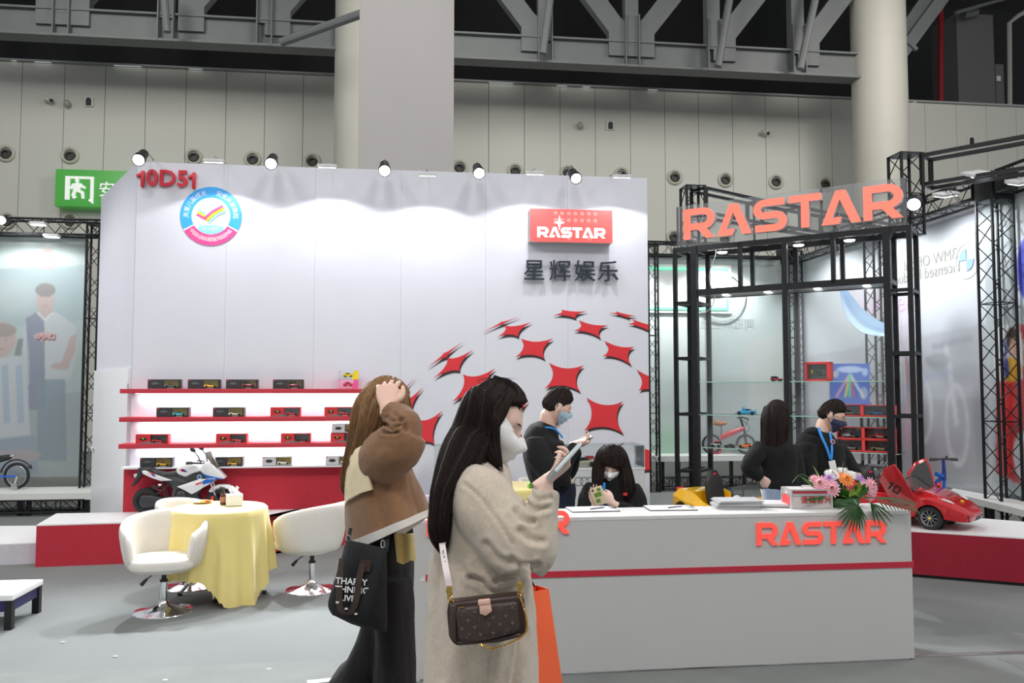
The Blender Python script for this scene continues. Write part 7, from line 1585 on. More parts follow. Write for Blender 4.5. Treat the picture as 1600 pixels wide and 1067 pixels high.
coat = b.build('coat', WOOLT, t1_, True, remesh=.007, relax=7, fold=(.007, 7, (1, 1, .7), 3))
fold_mesh(coat.data, .004, 18, (1, 1, .5), 9)
for p in foot: shoe(t1_, p, mat('shoe_black', (.015, .015, .015), .4))
b = B(); [b.tube([Vector((p.x, p.y, .55)), Vector((p.x, p.y, .06))], [.075, .055], 14) for p in foot]; b.build('trousers', BLKC, t1_, True)
def crease(o, pts, depth, wpx, dmax=0.0, f=f):
    me = o.data; n = len(me.vertices); co = np.empty(n*3); me.vertices.foreach_get('co', co); co = co.reshape(-1, 3); no = np.empty(n*3); me.vertices.foreach_get('normal', no); no = no.reshape(-1, 3)
    W_ = np.array(wm(o).to_3x3()); t_ = np.array(wm(o).translation); w = co @ W_.T+t_-np.array(CAM); z = w @ np.array(AW); x = w @ np.array(RT); c_, s_ = math.cos(TILT), math.sin(TILT)
    zc, yc = z*c_+w[:, 2]*s_, -z*s_+w[:, 2]*c_; px, py = 800+FPX*x/zc, 533.5-FPX*yc/zc; m = np.full(n, 1e9)
    q = cr(pts, 4)
    for (x0, y0), (x1, y1) in zip(q, q[1:]):
        dx, dy = x1-x0, y1-y0; L2 = dx*dx+dy*dy+1e-6; u = np.clip(((px-x0)*dx+(py-y0)*dy)/L2, 0, 1); m = np.minimum(m, np.hypot(px-x0-u*dx, py-y0-u*dy))
    near = (z < f.D+dmax) & ((no @ W_.T) @ np.array(AW) < .35); g = (np.exp(-(m/wpx)**2)-.35*np.exp(-((m-2.1*wpx)/wpx)**2))*near*depth; me.vertices.foreach_set('co', (co-no*g[:, None]).ravel()); me.update()
for pts, dp, wp in (([(735, 903), (752, 909), (764, 922), (778, 926), (800, 920), (815, 913)], .016, 4.5), ([(775, 908), (792, 901), (812, 903)], .010, 4), ([(724, 756), (745, 772), (768, 800), (790, 832), (800, 850)], .006, 3), ([(806, 798), (818, 812), (834, 815)], .012, 4), ([(822, 786), (836, 797), (856, 793)], .010, 4), ([(812, 830), (828, 842), (848, 846)], .009, 5), ([(828, 770), (842, 781), (860, 777)], .007, 3), ([(817, 985), (812, 1020), (803, 1075)], .016, 5), ([(770, 1012), (764, 1045), (762, 1080)], .008, 7), ([(690, 880), (684, 950), (688, 1060)], .008, 7), ([(800, 872), (815, 884), (840, 882)], .010, 4), ([(760, 850), (778, 872), (800, 880)], .010, 5)): crease(coat, pts, dp, wp)
# phone
pc = f(882, 721, -.275); ax = (RT*.60+UP*.56+AW*.58).normalized(); nrm = (-RT*.62+UP*.68+AW*.18); nrm = (nrm-ax*nrm.dot(ax)).normalized(); fr_ = Matrix((ax, nrm.cross(ax), nrm)).transposed()
t = thing('phone', 'pale grey-blue phone held by the woman in the tan coat', 'phone', pc)
B().box(pc, (.135, .066, .014), .007, fr_).build('case', mat('phone_case_grey', (.50, .55, .57), .3), t, True); B().box(pc+nrm*.0072, (.126, .058, .0012), 0, fr_).build('screen', mat('screen_dark', (.02, .02, .025), .08), t, True)
# shoulder bag
bgc = f(760, 968, -.33); t = thing('shoulder_bag', 'brown monogram shoulder bag with gold chain and pink tab on the tan coat', 'bag', bgc); BGL = mat('bag_brown_canvas', (.055, .036, .032), .42, noise_amt=.15, noise_scale=60, bump=.15, bump_scale=300); BGE = mat('bag_edge_brown', (.035, .018, .014), .4); GOLD = mat('gold_metal', (.80, .52, .14), .22, 1, noise_amt=.05); PNK = mat('pink_leather', (.72, .45, .36), .5)
M_b = Matrix.Rotation(-YAW, 4, 'Z') @ Matrix.Rotation(R(4.5), 4, 'Y'); KB = k*(f.D-.33)/f.D
def bp3(px, py, d=0): return f(px, py, -.33+d)
def bagface(outline, y0, y1, name, m, par, bev=.01):
    b = B(); b.prism([((px-760)*KB, -(py-968)*KB) for px, py in outline], y0, y1); b.v = [bgc+(Matrix.Rotation(-YAW, 4, 'Z') @ v) for v in b.v]; return b.build(name, m, par, True, bev=bev, smooth=50)
body_ = bagface([(702, 940), (810, 928), (818, 936), (822, 975), (821, 984), (812, 992), (780, 1000), (716, 1005), (708, 1000), (703, 990), (700, 955)], -.022, .035, 'bag_body', BGE, t, .012)
front = bagface([(716, 946), (806, 936), (808, 942), (812, 976), (806, 983), (765, 993), (722, 997), (718, 990), (714, 955)], -.036, -.018, 'front_pouch', BGL, t, .008)
bagface([(705, 943), (715, 942), (716, 998), (708, 997), (704, 985)], -.026, -.014, 'side_gusset', BGL, t, .004); bagface([(716, 997), (765, 994), (812, 984), (814, 988), (780, 997), (720, 1001)], -.030, -.018, 'lower_piping', BGL, t, .003)
bagface([(748, 933), (766, 931), (767, 939), (748, 941)], -.045, -.032, 'strap_loop', PNK, t, .002); bagface([(750, 941), (767, 939), (769, 949), (760, 956), (751, 953)], -.044, -.035, 'pink_tab', PNK, t, .001)
MG = mat('monogram_tan', (.13, .10, .085), .45, noise_amt=0)
def mark(px, py, kind):
    c = bgc+(Matrix.Rotation(-YAW, 4, 'Z') @ Vector(((px-760)*KB, -.0368, -(py-968)*KB)))
    if kind == 'LV':
        me = txt('L', .017, .0008); me.materials.append(MG); o = link('monogram_letter', me, front, False); o.matrix_parent_inverse = wm(front).inverted(); o.location = c+Vector((-.002, 0, -.002)); o.rotation_euler = (0, .25, -YAW)
        me = txt('V', .017, .0008); me.materials.append(MG); o = link('monogram_letter', me, front, False); o.matrix_parent_inverse = wm(front).inverted(); o.location = c+Vector((.004, 0, .003)); o.rotation_euler = (0, 0, -YAW)
    else:
        b = B(); n = 8
        pts = [((.008 if i % 2 == 0 else .0028)*math.cos(i*math.pi/4+(.0 if kind == 'star' else .785)), (.008 if i % 2 == 0 else .0028)*math.sin(i*math.pi/4+(.0 if kind == 'star' else .785))) for i in range(8)]
        b.prism(pts, -.0006, 0); b.v = [c+(Matrix.Rotation(-YAW, 4, 'Z') @ v) for v in b.v]; b.build('monogram_flower', MG, front, True, smooth=0)
for r_i in range(4):
    for c_i in range(5):
        px, py = 724+c_i*19+(r_i % 2)*9, 953+r_i*11.5-c_i*2.2-(r_i % 2)
        if px < 806 and not (747 < px < 772 and py < 957): mark(px, py, ('LV', 'star', 'flower')[(r_i+c_i*2) % 3])
put_zip = bagface([(717, 944.5), (727, 943), (728, 944), (718, 945.5)], -.038, -.034, 'zip_pull', GOLD, t, 0)
def rings(p, r_, ax_, name='gold_ring'):
    ax_ = Vector(ax_).normalized(); u = ax_.orthogonal().normalized(); v = ax_.cross(u); return B().tube([p+u*r_*math.cos(a)+v*r_*1.5*math.sin(a) for a in np.linspace(0, 6.283, 17)[:-1]], .0022, 6, closed=True).build(name, GOLD, t, True)
for px, py in ((702, 925), (704, 935), (706, 942), (812, 915), (813, 926), (811, 933)): rings(bp3(px, py, -.01), .006, (.3*random.random(), 1, .2))
for px, py, dx in ((702, 926, 0), (812, 920, 0)): B().box(bp3(px, py-4, -.012), (.014, .006, .030), .003, Matrix.Rotation(-YAW, 3, 'Z')).build('gold_clasp', GOLD, t, True)
def chain(pts, n):
    q = cr([tuple(p) for p in pts], 8); L = len(q); out = B()
    for i in range(n):
        u = i/(n-1)*(L-1); i0 = min(int(u), L-2); p = Vector(q[i0]).lerp(Vector(q[i0+1]), u-i0); d = (Vector(q[i0+1])-Vector(q[i0])).normalized(); a_ = d.cross(UP if i % 2 else AW).normalized(); nn_ = d.cross(a_)
        out.tube([p+d*.0042*math.cos(t_)+a_*.0024*math.sin(t_) for t_ in np.linspace(0, 6.283, 9)[:-1]], .0011, 4, closed=True)
    o = out.build('gold_chain', GOLD, t, True); tag(o, kind='stuff')
chain([bp3(813, 934, -.02), bp3(820, 955, -.03), bp3(823, 975, -.03), bp3(820, 990, -.03), bp3(800, 1003, -.03), bp3(770, 1013, -.03), bp3(752, 1007, -.03), bp3(748, 1003, -.02)], 70)
chain([bp3(702, 942, -.01), bp3(701, 952, -.01), bp3(702, 958, -.0)], 10)
st_ = B(); 
def strap_(pts, w_, name, m, par, th=.0015, nn=None):
    q = cr([tuple(p) for p in pts], 6); b = B(); vs = []; nn = nn or RT; L = len(q)
    ring = [[Vector(p)+nn*w_/2-AW*th, Vector(p)-nn*w_/2-AW*th, Vector(p)-nn*w_/2+AW*th, Vector(p)+nn*w_/2+AW*th] for p in q]; return b.loft(ring).build(name, m, par, True, smooth=0)
STRW = mat('strap_white', (.70, .62, .62), .6); s_o = strap_([bp3(691, 850, .07), bp3(694, 872, .02), bp3(698, 895, -.02), bp3(702, 915, -.03)], .018, 'shoulder_strap', STRW, t)
strap_([f(706, 800, -.12), f(695, 838, -.16), bp3(691, 850, .07)], .018, 'shoulder_strap', STRW, t); strap_([bp3(812, 916, -.02), f(806, 880, -.15), f(790, 820, -.02), f(765, 745, .0)], .018, 'shoulder_strap', STRW, t) if False else None
for i in range(6): B().box(bp3(692.5+i*1.5, 862+i*8.5, .03-.011*i), (.004, .001, .010), 0, Matrix.Rotation(-YAW, 3, 'Z')).build('strap_lettering', mat('strap_grey_print', (.35, .32, .33), .6), s_o, True)
# orange paper bag
OR = mat('orange_paper', (.95, .14, .045), .6, noise_amt=.03, noise_scale=6); pbD = .12; t = thing('paper_bag', 'bright orange paper shopping bag hanging beside the tan coat', 'bag', f(848, 990, pbD)); g_ = lambda px, py, d=0: f(px, py, pbD+d)
zt_b, zb_b = 0, 0
A_ = [g_(819, 915, -.0), g_(857, 921, .02), g_(859, 919, .14), g_(823, 911, .12)]; C_ = [g_(829, 1150, -.03), g_(888, 1140, 0), g_(890, 1136, .14), g_(829, 1150, .12)]
A_ = [g_(831, 924, -.04), g_(857, 920, .05), g_(838, 914, .14), g_(819, 914, .06)]; C_ = [g_(845, 1130, -.05), g_(886, 1120, .05), g_(862, 1115, .15), g_(826, 1125, .06)]
bag_o = B(); rings_ = []
for i in range(9):
    v = i/8; rings_.append([a*(1-v)+c*v for a, c in zip(A_, C_)])
bag_o.loft(rings_, caps=False); bag_o.add(C_, [(0, 1, 2, 3)]); bag_o.build('bag_shell', OR, t, True, smooth=0, solid=.002)
B().tube([g_(836, 917, 0), g_(828, 905, .02), g_(820, 893, .06)], .003, 6, sub=4).tube([g_(824, 914, .06), g_(820, 900, .06)], .003, 6).build('black_handle', BLKC, t, True)
# ---------------------------------------------------------------- 2 brown poncho woman
t2_, f = person('woman in brown poncho and black trousers, hand on her long light-brown hair', 3.25, 600); k = f.k
H2 = Head(f(600, 642, .02), RT*.62+AW*.75-UP*.25, UP+RT*.1, 1.0)
foot = [f(625, 607, -.05), f(520, 607, .05)]
for p in foot: p.z = 0
foot[1] = f(500, 607, .05); foot[1].z = .06; hip = f(605, 850); neck = f(590, 690)
b = B(); H2.skin(b); b.tube([H2((-.02, 0, -.06)), f(595, 690)], [.053, .06], 18); body_core(b, f, f(593, 702), hip, [foot[0]-AW*.04, foot[0]+AW*.06])
shd, elb, wri = f(585, 715, -.16), f(636, 682, -.24), f(604, 636, -.17); b.tube([shd, elb, wri], [.05, .040, .026], 14, sub=5)
hand(b, wri, UP*.72-RT*.06+AW*.52, AW*.60-UP*.72-RT*.0, 1.05, 1, (26, 28, 28, 30), 5, spread=2.4)
sh2, el2, wr2 = f(600, 715, .14), f(618, 790, .16), f(620, 800, .10); b.tube([sh2, el2, wr2], [.05, .042, .026], 14, sub=5); hand(b, wr2, -RT*.9-UP*.1, -UP, .9, 1, (60, 65, 70, 75), 40)
b.build('body', SKIN, t2_, True, remesh=.0045, relax=2); H2.details(t2_, BROWM, 'open')
H2.hair(t2_, HAIRL, woman_line, puff=.022, name='hair_cap')
hair_curtain(t2_, [(f(600, 614, -.02), 26*k, .07), (f(590, 635, -.03), 34*k, .088), (f(582, 660, -.04), 34*k, .085), (f(571, 685, -.04), 27*k, .075), (f(557, 712, -.03), 18*k, .06), (f(547, 735, -.01), 12*k, .05), (f(541, 755, .0), 8*k, .035), (f(538, 768, .01), 2*k, .01)], HAIRL, seed=8, strands=180, side=RT)
hair_curtain(t2_, [(f(612, 606, -.02), 12*k, .03), (f(624, 622, .03), 15*k, .05), (f(630, 645, .04), 12*k, .05), (f(630, 665, .04), 7*k, .04)], HAIRL, name='side_lock', seed=9, strands=50, side=RT)
def csec(px, py, a, bb, d=0): return (f(px, py, d), a*k, bb)
# poncho as a draped cone with a slanting hem
def poncho(u, v):
    th = 2*math.pi*u; c, s_ = math.cos(th), math.sin(th)
    pr = cr([(592, 688, 20, .06), (590, 700, 38, .14), (589, 722, 46, .20), (592, 752, 52, .21), (600, 795, 60, .23), (609, 834, 65, .25)], 6); x_ = v*(len(pr)-1); i = min(int(x_), len(pr)-2); fr2 = x_-i; cx_, cy_, a_, b_ = [pr[i][j]*(1-fr2)+pr[i+1][j]*fr2 for j in range(4)]
    drop = -(c)*v**1.6*30; fo = 1+.03*math.sin(th*5+1)*v+.02*math.sin(th*9)*v
    return f(cx_+a_*c*fo, cy_+drop*1.0+(6 if False else 0), b_*s_*fo)
b = B(); b.grid(poncho, 96, 40, closed_u=True)
pon = b.build('poncho', BRN, t2_, True, smooth=75, solid=.006, fold=(.006, 6, (1, 1, .6), 5))
b = B(); b.sec([(f(583, 712, -.12), .06, .06), (f(592, 716, -.17), .098, .08), (f(612, 706, -.21), .098, .085), (f(630, 690, -.235), .085, .080), (f(637, 676, -.235), .070, .070)], side=UP, n=28, sub=5)
b.sec([(f(634, 682, -.23), .062, .062), (f(633, 668, -.22), .066, .062), (f(624, 653, -.185), .058, .055), (f(613, 646, -.175), .046, .046), (f(607, 641, -.172), .040, .040), (f(603, 637, -.17), .037, .037)], side=UP, n=28, sub=5)
sl_ = b.build('sleeve', BRN, t2_, True, remesh=.006, relax=14, fold=(.007, 12, (1, 1, 1), 2))
for pts, dp, wp in (([(603, 663), (611, 670), (624, 665)], .012, 2.6), ([(598, 675), (610, 677), (622, 675)], .012, 2.6), ([(606, 652), (616, 658), (630, 655)], .008, 2.4), ([(618, 648), (628, 660), (634, 672)], .008, 3)): crease(sl_, pts, dp, wp, f=f)
for pts, dp, wp in (([(583, 748), (610, 738), (634, 716), (641, 700)], .016, 3.5), ([(600, 760), (598, 800), (606, 830)], .008, 5), ([(640, 740), (648, 775), (656, 800)], .008, 5)): crease(pon, pts, dp, wp, f=f)
# white hem trim following the poncho's lower edge, and the cream back panel
q = B(); q.grid(lambda u, v: poncho(u, 1.0-.08*(1-v))+(poncho(u, .9)-f(600, 800)).normalized()*.010, 96, 4, closed_u=True); q.build('hem_trim', TRIMW, pon, True, solid=.008, smooth=75)
def onponcho(px, py):
    # near-side surface depth at a picture point, from the poncho's own ellipse
    best = None
    for v in np.linspace(0, 1, 45):
        for u in np.linspace(.5, 1, 45):
            p = poncho(u, v); dd_ = p-CAM; z_ = dd_.dot(AW); x_ = dd_.dot(RT)/z_*FPX+800; w_ = P(px, py, z_)
            e = (w_-p).length
            if best is None or e < best[0]: best = (e, z_-f.D)
    return best[1]
pan = [(562, 681), (578, 681), (571, 700), (570, 716), (576, 740), (582, 765), (565, 770), (547, 780), (541, 790), (540, 750), (541, 715), (547, 695)]
from mathutils.geometry import delaunay_2d_cdt
g2d = [Vector(p) for p in pan]; ne = len(pan); inner = [Vector((x, y)) for x in range(544, 582, 6) for y in range(686, 784, 8)]
res = delaunay_2d_cdt(g2d+inner, [(i, (i+1) % ne) for i in range(ne)], [], 1, 1e-5)
b = B(); b.add([f(p.x, p.y, onponcho(p.x, p.y)-.022) for p in res[0]], [tuple(x) for x in res[2]]); b.build('cream_panel', CRM, pon, True, solid=.012, smooth=75)
b = B(); b.grid(lambda u, v: f(618+28*u+4*v, 834+(44+3*math.sin(u*6))*v, -.20+.03*math.sin(u*5)+.02*v), 20, 12); b.build('yellow_lining', mat('yellow_knit', (.78, .62, .27), .9, noise_amt=.05), pon, True, solid=.01, smooth=75)
b = B(); b.grid(lambda u, v: f(617+52*u, 843-36*u+v*-12, -.13+.13*u), 20, 5); b.build('far_hem_trim', TRIMW, pon, True, solid=.012, smooth=75)
b = B(); b.grid(lambda u, v: f(614+52*u-8*v, 836-36*u-v*30, -.12+.13*u), 20, 8); b.build('far_hem', BRN, pon, True, solid=.01, smooth=75)
# trousers
b = B(); kz = f(620, 607)
b.sec([csec(603, 770, 34, .13), csec(604, 830, 39, .15), csec(605, 890, 40, .155), csec(608, 930, 38, .15)], side=RT, n=30)
b.sec([csec(612, 900, 33, .13, -.05), csec(617, 980, 30, .12, -.06), csec(618, 1067, 32, .12, -.06), (Vector((f(620, 607, -.06).x, f(620, 607, -.06).y, .25)), 38*k, .12), (Vector((f(622, 607, -.06).x, f(622, 607, -.06).y, .05)), 46*k, .12)], side=RT, n=30)
b.sec([csec(598, 900, 33, .12, .07), csec(597, 970, 32, .12, .08), csec(580, 1035, 36, .12, .08), csec(552, 1075, 38, .11, .08), csec(520, 1130, 36, .10, .08), csec(495, 1180, 34, .10, .08), csec(480, 1215, 34, .10, .08)], side=RT, n=30)
b.build('trousers', BLKC, t2_, True, remesh=.008, relax=6, fold=(.008, 8, (1.5, 1.5, .4), 7))
for p in foot: shoe(t2_, p, mat('shoe_black', (.015, .015, .015)))
# tote bag
t = thing('tote_bag', 'black canvas tote with white lettering and brown handle on the poncho woman', 'bag', f(560, 915, -.30)); TB = mat('tote_canvas', (.014, .015, .017), .9, noise_amt=.25, noise_scale=60, bump=.4, bump_scale=500); tb = lambda px, py, d=0: f(px, py, -.28+d)
def tote(u, v):
    th = 2*math.pi*u; c, s_ = math.cos(th), math.sin(th); prof = cr([(572, 850, 31), (569, 880, 35), (563, 920, 41), (559, 955, 46), (562, 974, 42)], 6); x_ = v*(len(prof)-1); i = min(int(x_), len(prof)-2); fr2 = x_-i; cx_, cy_, a_ = [prof[i][j]*(1-fr2)+prof[i+1][j]*fr2 for j in range(3)]
    cc = math.copysign(abs(c)**.55, c); return tb(cx_+a_*cc, cy_+cc*12*(.6+.5*v), (.035+.05*math.sin(v*2.6))*s_+.012*math.sin(cc*4+v*5))
b = B(); b.grid(tote, 60, 30, closed_u=True); b.loft([[tote(i/60, 1) for i in range(60)], [tote(i/60, 1)*.3+tb(562, 980)*.7 for i in range(60)]], caps=True); tote_o = b.build('bag_body', TB, t, True, smooth=70, solid=.003)
HB = mat('tote_handle_brown', (.045, .028, .022), .85, noise_amt=.2); 
strap_([tb(567, 880, -.075), tb(562, 900, -.085), tb(558, 930, -.095), tb(552, 950, -.1), tb(543, 960, -.1), tb(534, 955, -.1), tb(530, 940, -.095), tb(531, 905, -.08), tb(535, 872, -.05)], .022, 'brown_handle', HB, t, th=.002); B().box(tb(571, 884, -.075), (.035, .003, .04), 0, Matrix.Rotation(-YAW, 3, 'Z')).build('handle_patch', HB, t, True)
for s_, px, py, sz in (('THAPPY', 549, 909, .030), ('THNING', 550, 922, .030), ('LIVE', 543, 935, .028)):
    me = txt(s_, sz, .001, .0006, spacing=1.0); me.materials.append(PAPER); o = link('white_lettering', me, tote_o); o.matrix_parent_inverse = wm(tote_o).inverted(); o.location = tb(px, py, -.088); o.rotation_euler = (0, R(4), -YAW)
for px, py in ((527, 941), (541, 951), (556, 959)): B().box(tb(px, py, -.098), (.010, .001, .006), 0, Matrix.Rotation(-YAW, 3, 'Z')).build('white_print', PAPER, tote_o, True)
strap_([tb(543, 850, 0), tb(545, 835, .05), f(552, 790, -.2), f(560, 740, -.24), f(575, 700, -.2)], .02, 'shoulder_strap', TB, t) if False else None
strap_([tb(601, 862, -.01), tb(603, 845, .03), tb(606, 828, .06)], .024, 'shoulder_strap', TB, t); strap_([tb(544, 850, .0), tb(545, 842, .03), tb(548, 825, .07)], .012, 'shoulder_strap', TB, t); B().tube([tb(544+4*math.cos(a), 841+5*math.sin(a), -.01) for a in np.linspace(0, 6.283, 13)[:-1]], .002, 6, closed=True).tube([tb(598+3*math.cos(a), 850+6*math.sin(a), -.03) for a in np.linspace(0, 6.283, 13)[:-1]], .002, 6, closed=True).build('strap_ring', STEEL, t, True)
# ---------------------------------------------------------------- generic clothed upper body for the four people behind the counter
def torso(b, f, secs): k = f.k; b.sec([(f(px, py, d), a*k, bb) for px, py, a, bb, d in secs], side=RT, n=32, sub=5, pw=2.3)
def armcloth(b, f, pts): b.sec([(f(px, py, d), r_, r_) for px, py, d, r_ in pts], side=UP*.8+RT*.4, n=22, sub=5)
def legs(t, f, px, dd_, m, top=.95, w_=.085, spread=.11):
    fo = []
    c = f(px, 607, dd_); b = B()
    for s in (-1, 1):
        q = Vector((c.x, c.y, 0))+AW*spread*.5*s+RT*spread*.6*s; b.tube([Vector((q.x, q.y, top)), Vector((q.x, q.y, .5)), Vector((q.x, q.y, .07))], [w_, w_*.72, w_*.6], 18, sub=4); fo.append(q)
    cc = Vector((c.x, c.y, top)); b.sec([(cc-UP*.1, .13, .11), (cc, .15, .12), (cc+UP*.08, .145, .115)], side=RT, n=24)
    b.build('trousers', m, t, True, remesh=.012, relax=4)
    for q in fo: shoe(t, q, mat('shoe_black', (.015, .015, .015)))
    return fo
def corebody(b, f, neckpx, hippx, fo, z0=None):
    n_ = f(*neckpx); h = f(*hippx); b.sec([(n_, .05, .05), (n_-UP*.1, .11, .08), (n_-UP*.35, .12, .09), (h, .13, .10), (h-UP*.08, .12, .09)], side=RT, n=18)
    for q in fo: b.tube([h-UP*.05+(q-Vector((h.x, h.y, 0)))*.8, Vector((q.x, q.y, .5)), Vector((q.x, q.y, .07))], [.07, .048, .035], 12, sub=3)
# 3 standing man in black, back half-turned, phone
t3_, f = person('man in black sweater and jeans with blue lanyard, standing half-turned with a phone', 6.15, 860); k = f.k
H3 = Head(f(869, 635), RT*.80+AW*.25-UP*.36, UP+RT*.35, 1.1); fo = legs(t3_, f, 868, .0, DENIM, top=.93)
b = B(); H3.skin(b); b.tube([H3((-.01, 0, -.01)), H3((-.032, 0, -.07)), f(856, 668)], [.03, .052, .058], 16, sub=3); corebody(b, f, (852, 672), (868, 757), fo)
b.tube([f(838, 695, -.16), f(868, 742, -.2), f(896, 697, -.12)], [.05, .042, .028], 12, sub=5); hand(b, f(898, 695, -.12), RT*.8+UP*.3, UP*.8-RT*.2, 1, 1, (35, 40, 45, 50), 20)
b.tube([f(848, 695, .17), f(880, 742, .15), f(900, 700, .02)], [.05, .042, .028], 12, sub=5); hand(b, f(897, 694, .0), RT*.8+UP*.2, -AW*.4+UP*.6, 1, -1, (35, 40, 45, 50), 20)
b.build('body', SKIN, t3_, True, remesh=.007, relax=1); H3.details(t3_, BROWM, 'down'); H3.mask(t3_, mat('mask_light_blue', (.42, .62, .75), .8), PAPER, kind='pleat')
H3.hair(t3_, HAIRB, man_line, puff=.004, groove=.0025, z_in=-.004, extra=lambda n, q, w_: q+Vector((.010, 0, .020))*w_*max(0, n.z+.1))
b = B(); torso(b, f, [(858, 661, 13, .062, 0), (854, 670, 22, .10, 0), (848, 684, 30, .17, 0), (850, 705, 33, .205, 0), (856, 735, 32, .20, 0), (862, 752, 31, .19, 0), (865, 764, 30, .185, 0)])
armcloth(b, f, [(836, 690, -.14, .075), (840, 708, -.19, .085), (855, 733, -.21, .085), (868, 745, -.21, .078), (880, 730, -.19, .068), (892, 708, -.15, .052), (900, 697, -.12, .045)]); armcloth(b, f, [(855, 690, .15, .08), (875, 725, .18, .08), (885, 738, .15, .075), (895, 715, .06, .055), (900, 702, .02, .045)])
b.build('sweater', BLKS, t3_, True, remesh=.010, relax=6, fold=(.010, 7, (1, 1, .8), 4))
B().tube([f(843, 672, -.02), f(850, 665, .05), f(860, 668, .1)], .010, 8, sub=4).tube([f(841, 671, -.03), f(852, 668, -.09), f(866, 670, -.095), f(874, 677, -.09), f(879, 684, -.08)], .007, 8, sub=4).build('lanyard', LANY, t3_, True)
B().box(f(828, 758, -.0), (.03, .10, .04), .006).build('green_pouch', mat('pouch_green', (.25, .55, .08), .5), t3_, True)
pc = f(911, 689, -.11); ax = (RT*.8+UP*.48+AW*.1).normalized(); nrm = (UP*.8-RT*.45-AW*.3); nrm = (nrm-ax*nrm.dot(ax)).normalized(); fr_ = Matrix((ax, nrm.cross(ax), nrm)).transposed(); t = thing('phone', 'dark phone held by the standing man in black', 'phone', pc); B().box(pc, (.14, .07, .009), .004, fr_).build('case', BLACKP, t, True); B().box(pc+nrm*.005, (.135, .066, .001), 0, fr_).build('screen', mat('screen_pale', (.5, .52, .55), .2), t, True)
# 4 seated woman
t4_, f = person('seated woman in black with straight dark hair and white mask behind the counter', 5.95, 958); k = f.k
H4 = Head(f(955, 722), -AW*.80-RT*.18-UP*.50, UP-AW*.4, 1.0)
c = f(958, 607, .15); seat = Vector((c.x, c.y, .55)); b = B(); H4.skin(b); b.tube([H4((-.03, 0, -.05)), f(958, 755, .02)], [.052, .06], 16)
b.sec([(f(958, 752, .03), .045, .045), (f(958, 768, .04), .11, .06), (f(958, 800, .05), .11, .07), (seat, .14, .11)], side=RT, n=18)
for s in (-1, 1): b.tube([seat+RT*.09*s, seat+RT*.12*s-AW*.42+UP*.02, seat+RT*.12*s-AW*.40-UP*.45], [.08, .055, .04], 12, sub=4)
b.tube([f(928, 775, -.02), f(917, 812, -.12), f(930, 790, -.25)], [.032, .03, .025], 12, sub=5); hand(b, f(932, 791, -.24), UP*.85-RT*.25, RT*.4-AW*.0+AW*-.6, .95, -1, (10, 12, 14, 18), 8, spread=2)
b.tube([f(988, 775, -.02), f(990, 812, -.12), f(962, 788, -.24)], [.032, .03, .025], 12, sub=5); hand(b, f(958, 786, -.24), UP*.55-RT*.8, -AW*.3-RT*.3+AW*.9, .95, 1, (40, 45, 50, 50), 20)
b.build('body', SKINL, t4_, True, remesh=.006, relax=1); H4.details(t4_, BROWM, 'down'); H4.mask(t4_, MASKW, None, kind='beak')
H4.hair(t4_, HAIRB, lambda n: 1-ss(.45, .58, n.x-max(0, n.z-.10)*2.0), puff=.018, name='hair_cap')
for s, dx, dd_ in ((-1, 0, 0), (1, 0, 0)):
    hair_curtain(t4_, [(f(956+s*5, 699, .0), 7*k, .05), (f(956+s*13, 711, .0), 10*k, .085), (f(956+s*20, 732, -.02), 9.5*k, .09), (f(957+s*23, 752, -.05), (11 if s > 0 else 8)*k, .085), (f(959+s*23, 768, -.07), (11 if s > 0 else 6)*k, .06), (f(960+s*22, 782 if s > 0 else 774, -.08), 6*k, .03)], HAIRB, name='side_hair', seed=20+s, strands=50, side=RT, sr=.0014)
hair_curtain(t4_, [(H4((.06, 0, .105)), 18*k, .03), (H4((.088, .01, .06)), 18*k, .014), (H4((.095, .0, .028)), 15*k, .006)], HAIRB, name='fringe', seed=30, strands=40, side=RT, groove=.002)
b = B(); torso(b, f, [(957, 746, 11, .06, .0), (957, 753, 20, .085, .0), (958, 768, 38, .12, .02), (958, 790, 40, .14, .03), (958, 830, 36, .15, .06)])
armcloth(b, f, [(928, 762, .0, .07), (922, 780, -.05, .08), (917, 806, -.10, .075), (924, 803, -.20, .055), (931, 794, -.24, .042)]); armcloth(b, f, [(986, 762, .0, .07), (993, 782, -.05, .08), (990, 806, -.10, .075), (975, 798, -.20, .055), (963, 790, -.235, .042)])
b.build('sweater', BLKS, t4_, True, remesh=.009, relax=5, fold=(.008, 8, (1, 1, 1), 8))
b = B()
for s in (-1, 1): b.tube([seat+RT*.09*s, seat+RT*.12*s-AW*.42+UP*.02, seat+RT*.12*s-AW*.40-UP*.45], [.095, .07, .055], 12, sub=4); q = seat+RT*.12*s-AW*.40; shoe(t4_, Vector((q.x, q.y, 0)), mat('shoe_black', (.015, .015, .015)), -AW)
b.build('trousers', BLKC, t4_, True)
B().box(f(977, 772, -.13), (.028, .004, .02), 0, Matrix.Rotation(-YAW, 3, 'Z')).build('red_chest_patch', REDP, t4_, True)
B().box(f(943, 766, -.17), (.018, .004, .10), 0, Matrix.Rotation(-YAW, 3, 'Z') @ Matrix.Rotation(R(8), 3, 'Y')).box(f(941, 789, -.27), (.02, .004, .05), 0, Matrix.Rotation(-YAW, 3, 'Z')).tube([f(944, 755, -.12), f(943, 763, -.16)], .008, 8).build('lanyard', LANY, t4_, True)
pc = f(935, 775, -.30); ax = (UP*.92-RT*.3+AW*.2).normalized(); nrm = (-AW*.9-RT*.1); nrm = (nrm-ax*nrm.dot(ax)).normalized(); fr_ = Matrix((ax, nrm.cross(ax), nrm)).transposed(); t = thing('phone', 'phone in a beige and green case held by the seated woman', 'phone', pc)
B().box(pc, (.125, .085, .010), .008, fr_).build('case', mat('case_beige', (.55, .46, .30), .4), t, True)
